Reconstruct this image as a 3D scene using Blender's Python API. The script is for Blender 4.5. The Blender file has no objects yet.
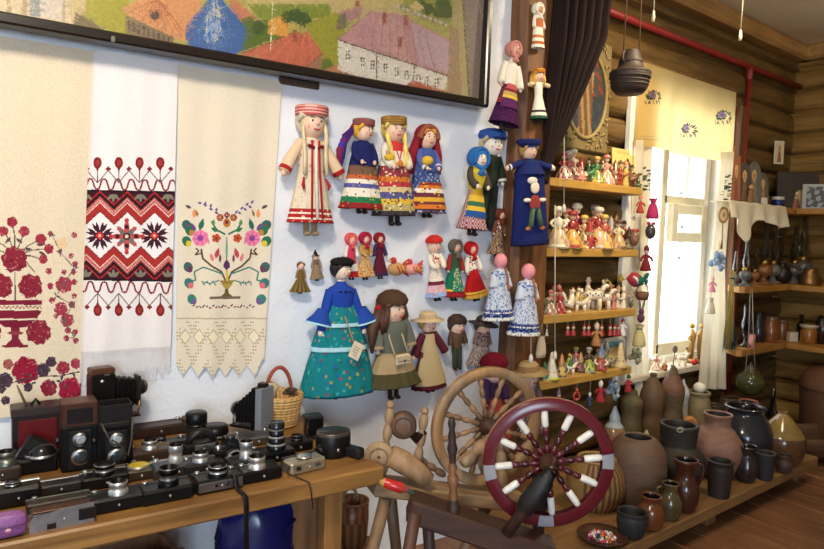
import bpy, math, random
import numpy as np
from mathutils import Vector, Matrix

SC = bpy.context.scene
COL = SC.collection
RND = random.Random(7)
PI = math.pi
sin, cos = math.sin, math.cos

# ------------------------------------------------------------------ camera
CAM_H, FPX = 1.5, 650.5
YAW, PITCH, ROLL = [math.radians(a) for a in (38.22, -3.87, 1.933)]
_F = Vector((sin(YAW) * cos(PITCH), cos(YAW) * cos(PITCH), sin(PITCH)))
_R0 = Vector((cos(YAW), -sin(YAW), 0))
_U0 = _R0.cross(_F)
_R = _R0 * cos(ROLL) + _U0 * sin(ROLL)
_U = _U0 * cos(ROLL) - _R0 * sin(ROLL)
EYE = Vector((0, 0, CAM_H))
cd = bpy.data.cameras.new('camera')
cam = bpy.data.objects.new('camera', cd)
COL.objects.link(cam)
cd.sensor_width = 36
cd.lens = FPX / 824 * 36
cd.clip_start = 0.05
cam.matrix_world = Matrix(((_R.x, _U.x, -_F.x, 0), (_R.y, _U.y, -_F.y, 0), (_R.z, _U.z, -_F.z, CAM_H), (0, 0, 0, 1)))
SC.camera = cam

# ------------------------------------------------------------------ exposure, world, lights
SC.view_settings.view_transform = 'Standard'
SC.view_settings.look = 'None'
SC.view_settings.gamma = 1
SC.view_settings.exposure = 0.0
SC.cycles.use_denoising = True
SC.cycles.max_bounces = 8

def lin(c):
    return tuple(((x / 255) / 12.92 if x / 255 <= 0.04045 else ((x / 255 + 0.055) / 1.055) ** 2.4) for x in c)

w = bpy.data.worlds.new('sky')
SC.world = w
w.use_nodes = True
bg = w.node_tree.nodes['Background']
bg.inputs[0].default_value = (0.86, 0.93, 1.0, 1)
bg.inputs[1].default_value = 5.0

def lamp(name, loc, size, power, color, target=None, size_y=None):
    l = bpy.data.lights.new(name, 'AREA')
    l.energy = power
    l.color = color
    l.size = size
    if size_y:
        l.shape = 'RECTANGLE'
        l.size_y = size_y
    o = bpy.data.objects.new(name, l)
    COL.objects.link(o)
    o.location = loc
    d = (Vector(target) - Vector(loc)) if target else Vector((0, 0, -1))
    o.rotation_euler = d.to_track_quat('-Z', 'Y').to_euler()
    return o

lamp('ceiling_lamp_front', (-0.05, 0.55, 2.98), 0.35, 48, (1.0, 0.89, 0.72), target=(0.55, 1.75, 1.3))
lamp('ceiling_lamp_shelves', (3.0, 1.15, 2.98), 0.2, 14, (1.0, 0.82, 0.54), target=(3.1, 2.3, 1.75)).data.spread = math.radians(105)
lamp('added_corner_fill', (4.5, 0.8, 2.98), 0.2, 8, (1.0, 0.80, 0.50), target=(4.8, 1.8, 1.2))  # added warm fill to lift the dim corner, no known lamp there
lamp('daylight_back_window', (-1.4, -2.55, 1.6), 1.5, 84, (0.60, 0.79, 1.0), target=(0.6, 2.0, 1.2), size_y=1.3)

# ------------------------------------------------------------------ picture ray helpers
def ray(u, v):
    return _F + _R * ((u - 412) / FPX) - _U * ((v - 274.5) / FPX)
def onz(u, v, z):
    r = ray(u, v); return EYE + r * ((z - CAM_H) / r.z)
def ony(u, v, y):
    r = ray(u, v); return EYE + r * (y / r.y)
def onx(u, v, x):
    r = ray(u, v); return EYE + r * (x / r.x)
def atk(u, v, k):
    return EYE + ray(u, v) * k
def depth(p):
    return (Vector(p) - EYE).dot(_F)
def mpp(p):
    return depth(p) / FPX          # metres per photo pixel at p
DL = math.radians(-4.2)
WD = Vector((cos(DL), sin(DL), 0)); WN = Vector((-sin(DL), cos(DL), 0)); WP = Vector((2.3, 2.3, 0))
def onw(u, v, off=0.0):
    r = ray(u, v); p0 = WP - WN * off
    return EYE + r * ((p0 - EYE).dot(WN) / r.dot(WN))
def wall_s(p):
    return (Vector(p) - WP).dot(WD)
def wall_p(s, z, off=0.0):
    p = WP + WD * s - WN * off; return Vector((p.x, p.y, z))

# ------------------------------------------------------------------ materials
_MC = {}
def _nodes(name):
    m = bpy.data.materials.new(name); m.use_nodes = True
    nt = m.node_tree
    return m, nt, nt.nodes['Principled BSDF']
def N(nt, t, **kw):
    n = nt.nodes.new(t)
    for k, v in kw.items():
        if k.startswith('i_'):
            n.inputs[k[2:].replace('_', ' ')].default_value = v
        else:
            setattr(n, k, v)
    return n

KINDS = dict(
    cloth=(0.92, 0, 190, 0.08, 0.12, (1, 1, 1)), matte=(0.75, 0, 40, 0.14, 0.05, (1, 1, 1)), glossy=(0.22, 0, 25, 0.16, 0.02, (1, 1, 1)),
    leather=(0.3, 0, 220, 0.25, 0.2, (1, 1, 1)), metal=(0.3, 1, 60, 0.12, 0.02, (1, 1, 1)), clay=(0.62, 0, 18, 0.3, 0.12, (1, 1, 2.5)),
    glaze=(0.16, 0, 12, 0.35, 0.05, (1, 1, 1.6)), wood=(0.55, 0, 26, 0.5, 0.12, (1, 1, 0.12)), woodx=(0.5, 0, 26, 0.55, 0.12, (0.1, 1, 1)),
    skin=(0.5, 0, 20, 0.04, 0.0, (1, 1, 1)), paint=(0.5, 0, 90, 0.22, 0.1, (1, 1, 1)), hair=(0.6, 0, 90, 0.45, 0.4, (1, 1, 0.15)),
    straw=(0.7, 0, 130, 0.35, 0.3, (1, 1, 0.3)), dull=(0.38, 0.85, 40, 0.25, 0.05, (1, 1, 1)))
def pm(kind):
    if kind in _MC: return _MC[kind]
    rough, metal, sc, amp, bump, st = KINDS[kind]
    m, nt, b = _nodes(kind + '_surface')
    at = N(nt, 'ShaderNodeAttribute', attribute_name='Col')
    tc = N(nt, 'ShaderNodeTexCoord'); mp = N(nt, 'ShaderNodeMapping')
    mp.inputs['Scale'].default_value = st
    nz = N(nt, 'ShaderNodeTexNoise', i_Scale=float(sc), i_Detail=5.0, i_Roughness=0.65)
    mr = N(nt, 'ShaderNodeMapRange'); mr.inputs[1].default_value = 0.25; mr.inputs[2].default_value = 0.75
    mr.inputs[3].default_value = 1 - amp; mr.inputs[4].default_value = 1 + amp
    mx = N(nt, 'ShaderNodeVectorMath', operation='MULTIPLY')
    L = nt.links.new
    L(tc.outputs['Object'], mp.inputs[0]); L(mp.outputs[0], nz.inputs['Vector']); L(nz.outputs[0], mr.inputs[0])
    L(at.outputs['Color'], mx.inputs[0]); L(mr.outputs[0], mx.inputs[1]); L(mx.outputs[0], b.inputs['Base Color'])
    b.inputs['Roughness'].default_value = rough; b.inputs['Metallic'].default_value = metal
    if bump:
        bp = N(nt, 'ShaderNodeBump', i_Strength=bump, i_Distance=0.004)
        L(nz.outputs[0], bp.inputs['Height']); L(bp.outputs[0], b.inputs['Normal'])
    if kind in ('leather', 'dull'): b.inputs['Specular IOR Level'].default_value = 0.25
    if kind == 'cloth':
        b.inputs['Specular IOR Level'].default_value = 0.15
    _MC[kind] = m
    return m

def mat_wood(name, c1, c2, axis=0, scale=6.0, rough=0.55, ring=9.0, bump=0.15):
    """grained timber: stretched noise + knots, along one axis"""
    m, nt, b = _nodes(name); L = nt.links.new
    tc = N(nt, 'ShaderNodeTexCoord'); mp = N(nt, 'ShaderNodeMapping')
    s = [1.0, 1.0, 1.0]; s[axis] = 0.09; mp.inputs['Scale'].default_value = s
    n1 = N(nt, 'ShaderNodeTexNoise', i_Scale=scale * 4, i_Detail=8.0, i_Roughness=0.65, i_Distortion=0.8)
    n2 = N(nt, 'ShaderNodeTexNoise', i_Scale=scale * 0.5, i_Detail=3.0)
    cr = N(nt, 'ShaderNodeValToRGB')
    cr.color_ramp.elements[0].position = 0.3; cr.color_ramp.elements[0].color = (*lin(c1), 1)
    cr.color_ramp.elements[1].position = 0.7; cr.color_ramp.elements[1].color = (*lin(c2), 1)
    mx = N(nt, 'ShaderNodeMix', data_type='RGBA', blend_type='MULTIPLY'); mx.inputs[0].default_value = 0.6
    cr2 = N(nt, 'ShaderNodeValToRGB')
    cr2.color_ramp.elements[0].position = 0.3; cr2.color_ramp.elements[0].color = (0.45, 0.4, 0.36, 1)
    cr2.color_ramp.elements[1].position = 0.65; cr2.color_ramp.elements[1].color = (1, 1, 1, 1)
    L(tc.outputs['Object'], mp.inputs[0]); L(mp.outputs[0], n1.inputs['Vector']); L(tc.outputs['Object'], n2.inputs['Vector'])
    L(n1.outputs[0], cr.inputs[0]); L(n2.outputs[0], cr2.inputs[0])
    L(cr.outputs[0], mx.inputs[6]); L(cr2.outputs[0], mx.inputs[7]); L(mx.outputs[2], b.inputs['Base Color'])
    b.inputs['Roughness'].default_value = rough
    bp = N(nt, 'ShaderNodeBump', i_Strength=bump, i_Distance=0.01)
    L(n1.outputs[0], bp.inputs['Height']); L(bp.outputs[0], b.inputs['Normal'])
    return m

def mat_plaster(name, c, var=0.06, bump=0.2):
    m, nt, b = _nodes(name); L = nt.links.new
    tc = N(nt, 'ShaderNodeTexCoord')
    n1 = N(nt, 'ShaderNodeTexNoise', i_Scale=3.0, i_Detail=6.0); n2 = N(nt, 'ShaderNodeTexNoise', i_Scale=60.0, i_Detail=6.0)
    cr = N(nt, 'ShaderNodeValToRGB'); c = lin(c)
    cr.color_ramp.elements[0].position = 0.35; cr.color_ramp.elements[0].color = (*[x * (1 - var) for x in c], 1)
    cr.color_ramp.elements[1].position = 0.65; cr.color_ramp.elements[1].color = (*[min(1, x * (1 + var)) for x in c], 1)
    L(tc.outputs['Object'], n1.inputs['Vector']); L(tc.outputs['Object'], n2.inputs['Vector'])
    L(n1.outputs[0], cr.inputs[0]); L(cr.outputs[0], b.inputs['Base Color'])
    b.inputs['Roughness'].default_value = 0.9
    bp = N(nt, 'ShaderNodeBump', i_Strength=bump, i_Distance=0.01)
    L(n2.outputs[0], bp.inputs['Height']); L(bp.outputs[0], b.inputs['Normal'])
    return m

def mat_glass():
    if 'glass' in _MC: return _MC['glass']
    m, nt, b = _nodes('clear_glass'); L = nt.links.new
    out = nt.nodes['Material Output']; tr = N(nt, 'ShaderNodeBsdfTransparent'); gl = N(nt, 'ShaderNodeBsdfGlossy', i_Roughness=0.14)
    lw = N(nt, 'ShaderNodeLayerWeight', i_Blend=0.45); ms = N(nt, 'ShaderNodeMixShader')
    at = N(nt, 'ShaderNodeAttribute', attribute_name='Col'); L(at.outputs['Color'], tr.inputs[0])
    mm = N(nt, 'ShaderNodeMath', operation='MULTIPLY'); mm.inputs[1].default_value = 0.6; L(lw.outputs['Facing'], mm.inputs[0]); L(mm.outputs[0], ms.inputs[0]); L(tr.outputs[0], ms.inputs[1]); L(gl.outputs[0], ms.inputs[2]); L(ms.outputs[0], out.inputs[0])
    _MC['glass'] = m
    return m
def mat_thick_glass():
    m, nt, b = _nodes('thick_glass'); L = nt.links.new
    at = N(nt, 'ShaderNodeAttribute', attribute_name='Col')
    L(at.outputs['Color'], b.inputs['Base Color'])
    b.inputs['Roughness'].default_value = 0.03; b.inputs['Transmission Weight'].default_value = 1.0; b.inputs['IOR'].default_value = 1.3
    _MC['glass'] = m
    return m

def mat_sheer(name, c, trans):
    """thin cloth that lets daylight through"""
    m, nt, b = _nodes(name); L = nt.links.new
    out = nt.nodes['Material Output']
    at = N(nt, 'ShaderNodeAttribute', attribute_name='Col')
    tr = N(nt, 'ShaderNodeBsdfTranslucent'); mx = N(nt, 'ShaderNodeMixShader'); mx.inputs[0].default_value = trans
    L(at.outputs['Color'], b.inputs['Base Color']); L(at.outputs['Color'], tr.inputs[0])
    b.inputs['Roughness'].default_value = 0.95; b.inputs['Specular IOR Level'].default_value = 0.1
    L(b.outputs[0], mx.inputs[1]); L(tr.outputs[0], mx.inputs[2]); L(mx.outputs[0], out.inputs[0])
    return m

# ------------------------------------------------------------------ mesh builder
def rotm(rx=0, ry=0, rz=0):
    return Matrix.Rotation(rz, 4, 'Z') @ Matrix.Rotation(ry, 4, 'Y') @ Matrix.Rotation(rx, 4, 'X')
def align(d):
    return Vector(d).to_track_quat('Z', 'Y').to_matrix().to_4x4()

class MB:
    def __init__(s, M=None):
        s.V = []; s.F = []; s.K = []; s.S = []; s.n = 0
        s.M = M.copy() if M else Matrix.Identity(4)
    def raw(s, vs, fs, col, smooth=True):
        M = s.M
        s.V.extend(tuple(M @ Vector(v)) for v in vs)
        n = s.n
        s.F.extend(tuple(i + n for i in f) for f in fs)
        if col and isinstance(col, list): s.K.extend(col)
        else: s.K.extend([col] * len(fs))
        s.S.extend([smooth] * len(fs)); s.n += len(vs)
        return s
    def box(s, c, size, col, M=None, bev=None):
        hx, hy, hz = [a / 2 for a in size]
        b = min(size) * 0.12 if bev is None else bev
        b = min(b, hx * .9, hy * .9, hz * .9)
        vs = []; idx = {}
        h = (hx, hy, hz)
        for sx in (-1, 1):
            for sy in (-1, 1):
                for sz in (-1, 1):
                    sg = (sx, sy, sz)
                    for a in range(3):
                        p = [sg[q] * (h[q] - (0 if q == a else b)) for q in range(3)]
                        idx[(sg, a)] = len(vs); vs.append(p)
        fs = []
        for a in range(3):
            q, r = (a + 1) % 3, (a + 2) % 3
            for sa in (-1, 1):
                f = []
                for (sq, sr) in ((-1, -1), (1, -1), (1, 1), (-1, 1)):
                    sg = [0, 0, 0]; sg[a] = sa; sg[q] = sq; sg[r] = sr
                    f.append(idx[(tuple(sg), a)])
                fs.append(f if sa > 0 else f[::-1])
            for sq in (-1, 1):
                for sr in (-1, 1):
                    g0 = [0, 0, 0]; g0[a] = -1; g0[q] = sq; g0[r] = sr
                    g1 = list(g0); g1[a] = 1
                    g0 = tuple(g0); g1 = tuple(g1)
                    f = [idx[(g0, q)], idx[(g1, q)], idx[(g1, r)], idx[(g0, r)]]
                    fs.append(f if sq * sr < 0 else f[::-1])
        for sx in (-1, 1):
            for sy in (-1, 1):
                for sz in (-1, 1):
                    f = [idx[((sx, sy, sz), a)] for a in range(3)]
                    fs.append(f if sx * sy * sz > 0 else f[::-1])
        T = Matrix.Translation(c) @ (M or Matrix.Identity(4))
        vs = [tuple(T @ Vector(v)) for v in vs]
        return s.raw(vs, fs, col, False)
    def tube(s, pts, r, col, n=8, caps=True, flat=1.0):
        pts = [Vector(p) for p in pts]; m = len(pts)
        rs = list(r) if isinstance(r, (list, tuple)) else [r] * m
        vs = []; t0 = None; nr = None
        for i, p in enumerate(pts):
            a = pts[max(0, i - 1)]; b = pts[min(m - 1, i + 1)]
            t = (b - a)
            if t.length < 1e-9: t = Vector((0, 0, 1))
            t.normalize()
            if nr is None:
                up = Vector((0, 0, 1)) if abs(t.z) < 0.95 else Vector((1, 0, 0))
                nr = t.cross(up).normalized()
            else:
                nr = (nr - t * nr.dot(t))
                nr = nr.normalized() if nr.length > 1e-9 else t.orthogonal().normalized()
            bn = t.cross(nr)
            for k in range(n):
                an = 2 * PI * k / n
                vs.append(p + nr * (cos(an) * rs[i]) + bn * (sin(an) * rs[i] * flat))
        fs = []; cols = []
        for i in range(m - 1):
            cc = col[min(i, len(col) - 1)] if isinstance(col, list) else col
            for k in range(n):
                k2 = (k + 1) % n
                fs.append((i * n + k, i * n + k2, (i + 1) * n + k2, (i + 1) * n + k)); cols.append(cc)
        if caps:
            fs.append(tuple(range(n - 1, -1, -1))); cols.append(cols[0])
            fs.append(tuple((m - 1) * n + k for k in range(n))); cols.append(cols[-1])
        return s.raw(vs, fs, cols)
    def lathe(s, prof, col, n=20, at=(0, 0, 0), sx=1.0, sy=1.0, M=None, wob=None):
        """prof [(r, z)...]; col: colour, list per ring, or f(ring, theta, z)"""
        vs = []; rows = []
        T = Matrix.Translation(at) @ (M or Matrix.Identity(4))
        for i, (r, z) in enumerate(prof):
            if r < 1e-6:
                rows.append([len(vs)] * n); vs.append(T @ Vector((0, 0, z)))
            else:
                row = []
                for k in range(n):
                    a = 2 * PI * k / n
                    rr = r * (wob(i, a) if wob else 1)
                    row.append(len(vs)); vs.append(T @ Vector((rr * cos(a) * sx, rr * sin(a) * sy, z)))
                rows.append(row)
        fs = []; cols = []
        for i in range(len(prof) - 1):
            for k in range(n):
                k2 = (k + 1) % n
                q = [rows[i][k], rows[i][k2], rows[i + 1][k2], rows[i + 1][k]]
                f = []
                for x in q:
                    if x not in f: f.append(x)
                if len(f) < 3: continue
                fs.append(tuple(f))
                if callable(col): cols.append(col(i, 2 * PI * (k + .5) / n, (prof[i][1] + prof[i + 1][1]) / 2))
                elif isinstance(col, list): cols.append(col[min(i, len(col) - 1)])
                else: cols.append(col)
        return s.raw(vs, fs, cols)
    def ball(s, c, r, col, n=12, m=8, M=None):
        r = (r, r, r) if isinstance(r, (int, float)) else r
        prof = [(sin(PI * i / m), -cos(PI * i / m)) for i in range(m + 1)]
        prof[0] = (0, -1); prof[-1] = (0, 1)
        T = Matrix.Translation(c) @ (M or Matrix.Identity(4)) @ Matrix.Diagonal((r[0], r[1], r[2], 1))
        return s.lathe(prof, col, n, M=T)
    def torus(s, c, R, r, col, n=28, m=8, M=None, sx=1, sy=1):
        T = Matrix.Translation(c) @ (M or Matrix.Identity(4))
        vs = []; fs = []; cols = []
        for i in range(n):
            a = 2 * PI * i / n
            for j in range(m):
                b = 2 * PI * j / m
                vs.append(T @ Vector(((R + r * cos(b)) * cos(a) * sx, (R + r * cos(b)) * sin(a) * sy, r * sin(b))))
        for i in range(n):
            for j in range(m):
                i2, j2 = (i + 1) % n, (j + 1) % m
                fs.append((i * m + j, i2 * m + j, i2 * m + j2, i * m + j2))
                cols.append(col(2 * PI * (i + .5) / n) if callable(col) else col)
        return s.raw(vs, fs, cols)
    def prism(s, poly, y0, y1, col, M=None):
        """polygon in local x,z extruded along y"""
        n = len(poly); T = M or Matrix.Identity(4)
        vs = [T @ Vector((x, y0, z)) for x, z in poly] + [T @ Vector((x, y1, z)) for x, z in poly]
        fs = [tuple(range(n)), tuple(range(2 * n - 1, n - 1, -1))]
        fs += [(i, i + n, (i + 1) % n + n, (i + 1) % n) for i in range(n)]
        return s.raw(vs, fs, col, False)
    def grid(s, fn, nu, nv, colfn, smooth=True):
        vs = [fn(i / nu, j / nv) for j in range(nv + 1) for i in range(nu + 1)]
        W = nu + 1
        fs = [(j * W + i, j * W + i + 1, (j + 1) * W + i + 1, (j + 1) * W + i) for j in range(nv) for i in range(nu)]
        cols = [colfn((i + .5) / nu, (j + .5) / nv) for j in range(nv) for i in range(nu)] if callable(colfn) else colfn
        return s.raw(vs, fs, cols, smooth)
    def build(s, name, mat, parent=None, loc=None, rot=None):
        me = bpy.data.meshes.new(name)
        me.from_pydata(s.V, [], s.F)
        tot = np.array([len(f) for f in s.F], dtype=np.int64)
        kk = np.array([(*k, 1.0) for k in s.K], dtype=np.float32)
        at = me.color_attributes.new('Col', 'FLOAT_COLOR', 'CORNER')
        at.data.foreach_set('color', np.repeat(kk, tot, axis=0).ravel())
        me.polygons.foreach_set('use_smooth', s.S)
        me.materials.append(pm(mat) if isinstance(mat, str) else mat)
        me.validate(); me.update()
        o = bpy.data.objects.new(name, me); COL.objects.link(o)
        if parent is not None: o.parent = parent
        if loc is not None: o.location = loc
        if rot is not None: o.rotation_euler = rot
        return o

def tag(o, label, cat, group=None, kind=None):
    if label: o['label'] = label
    if cat: o['category'] = cat
    if group: o['group'] = group
    if kind: o['kind'] = kind
    return o
def thing(name, label, cat, loc=(0, 0, 0), rot=(0, 0, 0), group=None):
    o = bpy.data.objects.new(name, None); COL.objects.link(o)
    o.empty_display_size = 0.05
    o.location = loc; o.rotation_euler = rot
    return tag(o, label, cat, group)
def struct(o):
    o['kind'] = 'structure'; return o
def c_(r, g, b): return lin((r, g, b))
def Sx(k): return Matrix.Diagonal((k, k, k, 1))

# painted sheets: colour cells on a grid
class Paint:
    def __init__(s, nx, ny, base, tox):
        s.nx, s.ny = nx, ny
        s.A = np.zeros((ny, nx, 3), np.float32); s.A[:] = lin(base)
        s.mask = np.ones((ny, nx), bool)
        s.tox = tox                        # drawing coords -> (col, row) floats
        jj, ii = np.mgrid[0:ny, 0:nx]; s.ii = ii + .5; s.jj = jj + .5
    def _p(s, pts): return np.array([s.tox(x, y) for x, y in pts])
    def poly(s, pts, c):
        P = s._p(pts); inside = np.zeros((s.ny, s.nx), bool); n = len(P)
        for a in range(n):
            x1, y1 = P[a]; x2, y2 = P[(a + 1) % n]
            if abs(y1 - y2) < 1e-9: continue
            cond = ((y1 > s.jj) != (y2 > s.jj)) & (s.ii < (x2 - x1) * (s.jj - y1) / (y2 - y1) + x1)
            inside ^= cond
        s.A[inside] = lin(c); return inside
    def disc(s, x, y, rx, c, ry=None, rot=0):
        ry = ry or rx
        pts = []
        for k in range(18):
            a = 2 * PI * k / 18; px, py = rx * cos(a), ry * sin(a)
            pts.append((x + px * cos(rot) - py * sin(rot), y + px * sin(rot) + py * cos(rot)))
        return s.poly(pts, c)
    def line(s, pts, wd, c):
        for (x1, y1), (x2, y2) in zip(pts[:-1], pts[1:]):
            L = math.hypot(x2 - x1, y2 - y1) or 1e-6
            nx, ny = -(y2 - y1) / L * wd / 2, (x2 - x1) / L * wd / 2
            s.poly([(x1 + nx, y1 + ny), (x2 + nx, y2 + ny), (x2 - nx, y2 - ny), (x1 - nx, y1 - ny)], c)
    def flower(s, x, y, r, c, c2, petals=6, seed=0):
        for k in range(petals):
            a = 2 * PI * k / petals + seed
            s.disc(x + cos(a) * r * .55, y + sin(a) * r * .55, r * .45, c)
        s.disc(x, y, r * .6, c); 
        for k in range(petals):
            a = 2 * PI * k / petals + seed
            s.line([(x + cos(a) * r * .25, y + sin(a) * r * .25), (x + cos(a) * r * .8, y + sin(a) * r * .8)], r * .1, c2)
        s.disc(x, y, r * .22, c2)
    def leaf(s, x, y, l, a, c, wd=.35):
        ca, sa = cos(a), sin(a)
        pts = [(0, 0), (.3, wd * .5), (.6, wd * .45), (1, 0), (.6, -wd * .45), (.3, -wd * .5)]
        s.poly([(x + l * (p * ca - q * sa), y + l * (p * sa + q * ca)) for p, q in pts], c)
    def brush(s, n, amp, ln, seed=2):
        r = np.random.RandomState(seed); dirs = [(1, 0), (1, 1), (1, -1), (0, 1), (2, 1), (2, -1)]
        for _ in range(n):
            x, y = r.randint(0, s.nx), r.randint(0, s.ny); dx, dy = dirs[r.randint(6)]
            c = s.A[y, x] * (1 + amp * (r.rand(3) * .35 + r.rand() - .67)).astype(np.float32)
            for q in range(r.randint(2, ln)):
                xx, yy = x + dx * q, y + dy * q
                if 0 <= xx < s.nx and 0 <= yy < s.ny: s.A[yy, xx] = s.A[yy, xx] * .25 + c * .75
    def noise(s, amp, seed=1):
        r = np.random.RandomState(seed)
        s.A *= (1 + amp * (r.rand(s.ny, s.nx, 1) - .5)).astype(np.float32)
    def sheet(s, name, posfn, mat, parent=None):
        """posfn(a, t) arrays -> xyz arrays; a across 0..1, t down 0..1"""
        a, t = np.meshgrid(np.linspace(0, 1, s.nx + 1), np.linspace(0, 1, s.ny + 1))
        X, Y, Z = posfn(a, t)
        V = np.stack([X, Y, Z], -1).reshape(-1, 3)
        jj, ii = np.nonzero(s.mask); W = s.nx + 1
        b = jj * W + ii
        Fq = np.stack([b, b + W, b + W + 1, b + 1], -1)
        used, inv = np.unique(Fq, return_inverse=True)
        V = V[used]; Fq = inv.reshape(-1, 4)
        me = bpy.data.meshes.new(name)
        me.vertices.add(len(V)); me.vertices.foreach_set('co', V.astype(np.float32).ravel())
        me.loops.add(Fq.size); me.loops.foreach_set('vertex_index', Fq.astype(np.int32).ravel())
        me.polygons.add(len(Fq)); me.polygons.foreach_set('loop_start', np.arange(0, Fq.size, 4, dtype=np.int32))
        me.update(calc_edges=True)
        me.polygons.foreach_set('use_smooth', [True] * len(Fq))
        at = me.color_attributes.new('Col', 'FLOAT_COLOR', 'CORNER')
        cols = np.concatenate([s.A[jj, ii], np.ones((len(jj), 1), np.float32)], 1)
        at.data.foreach_set('color', np.repeat(cols, 4, axis=0).astype(np.float32).ravel())
        me.materials.append(pm(mat) if isinstance(mat, str) else mat)
        me.validate()
        o = bpy.data.objects.new(name, me); COL.objects.link(o)
        if parent is not None: o.parent = parent
        return o

# ------------------------------------------------------------------ the room
LOGY, RWX, CEIL, BACKY, LEFTX = 2.42, 5.9, 3.1, -2.5, -2.6
M_LOG = mat_wood('log_wood', (76, 55, 26), (142, 108, 54), 0, 5.0, 0.6, bump=0.3)
M_LOGY_LIT = mat_wood('log_wood_cross_lit', (112, 83, 40), (188, 146, 76), 1, 5.0, 0.6, bump=0.3)  # lighter copy of the front logs, warm light on this wall put into the colour
M_FLOOR = mat_wood('floor_board', (104, 70, 46), (152, 106, 70), 1, 5.0, 0.45, bump=0.1)
M_TRIM = mat_wood('trim_wood', (150, 112, 60), (204, 160, 96), 0, 5.0)
M_CEIL = mat_plaster('ceiling_paint', (226, 212, 184), 0.03, 0.05)
M_WALL = mat_plaster('white_plaster', (232, 234, 240), 0.04, 0.35)

def log_profile(z0, z1, h=0.172, bulge=0.045):
    """[(z, out)...] rounded logs with narrow gaps between"""
    out = []
    k = math.floor(z0 / h)
    while k * h < z1:
        for t in (0.0, 0.05, 0.09, 0.16, 0.35, 0.5, 0.65, 0.84, 0.93, 0.97):
            z = (k + t) * h
            if z0 <= z <= z1:
                e = -0.06 if t in (0.0, 0.05, 0.97) else bulge * (1 - abs(2 * t - 1) ** 3)
                out.append((z, e))
        k += 1
    return [(z0, 0.0)] + out + [(z1, 0.0)]

def log_strip(mb, axis, a0, a1, base, sgn, z0, z1):
    pr = log_profile(z0, z1)
    n = max(2, int((a1 - a0) / 0.12)); vs = []; W = n + 1
    for z, e in pr:
        for i in range(W):
            a = a0 + (a1 - a0) * i / n
            wv = 0.006 * sin(a * 3.1 + z * 9) + 0.004 * sin(a * 11 + z * 23)
            q = base + sgn * (e + (wv if e > 0 else 0))
            vs.append((a, q, z + 0.006 * sin(a * 2.3 + z)) if axis == 'x' else (q, a, z + 0.006 * sin(a * 2.3 + z)))
    fs = [(j * W + i, j * W + i + 1, (j + 1) * W + i + 1, (j + 1) * W + i) for j in range(len(pr) - 1) for i in range(n)]
    mb.raw(vs, fs, (1, 1, 1))

WX0, WX1, WZ0, WZ1 = 3.70, 4.90, 0.62, 2.42          # window opening
mb = MB()
log_strip(mb, 'x', 2.25, WX0, LOGY, -1, 0, CEIL)
log_strip(mb, 'x', WX1, RWX + .05, LOGY, -1, 0, CEIL)
log_strip(mb, 'x', WX0, WX1, LOGY, -1, 0, WZ0)
log_strip(mb, 'x', WX0, WX1, LOGY, -1, WZ1, CEIL)
struct(mb.build('wall_front', M_LOG))
mb = MB(); log_strip(mb, 'y', -2.6, LOGY + .1, RWX, -1, 0, CEIL)
struct(mb.build('wall_right', M_LOGY_LIT))

mb = MB()
a = wall_p(-4.9, 0); b = wall_p(0.12, 0)
nn = WN * 0.10
mb.raw([a, b, b + nn, a + nn, *[Vector((p.x, p.y, CEIL)) for p in (a, b, b + nn, a + nn)]],
       [(0, 1, 5, 4), (1, 2, 6, 5), (2, 3, 7, 6), (3, 0, 4, 7), (4, 5, 6, 7), (0, 3, 2, 1)], (1, 1, 1), False)
struct(mb.build('wall_left', M_WALL))
mb = MB(); mb.box((-2.65, 0.1, CEIL / 2), (0.1, 5.4, CEIL), (1, 1, 1), bev=0.002); struct(mb.build('wall_side', M_WALL))
mb = MB()
for (x0, x1, z0, z1) in ((-2.7, -2.3, 0, CEIL), (-0.5, 6.1, 0, CEIL), (-2.3, -0.5, 0, 0.8), (-2.3, -0.5, 2.3, CEIL)):
    mb.box(((x0 + x1) / 2, BACKY - .05, (z0 + z1) / 2), (x1 - x0, 0.1, z1 - z0), (1, 1, 1), bev=0.002)
struct(mb.build('wall_back', M_WALL))
mb = MB()
mb.box((1.7, 0.1, CEIL + .05), (9.0, 5.6, 0.1), (1, 1, 1), bev=0.002)
struct(mb.build('ceiling', M_CEIL))
# floor boards run away from the picture plane, gaps between
mb = MB(); x = -2.8; k = 0
while x < 6.1:
    wd = 0.195 + 0.03 * RND.random()
    mb.box((x + wd / 2, 0.0, -0.02), (wd - 0.005, 5.4, 0.04), (1, 1, 1), bev=0.003)
    x += wd
mb.box((1.7, 0, -0.06), (9.0, 5.4, 0.03), (1, 1, 1), bev=0.001)
struct(mb.build('floor', M_FLOOR))
# crown mouldings
mb = MB()
mb.box((4.1, LOGY - .09, CEIL - .06), (3.7, 0.12, 0.12), (1, 1, 1), bev=0.02)
struct(mb.build('trim_1', M_TRIM))
mb = MB(); mb.box((RWX - .09, 0, CEIL - .06), (0.12, 4.7, 0.12), (1, 1, 1), bev=0.02)
struct(mb.build('trim_2', M_TRIM))

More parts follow.
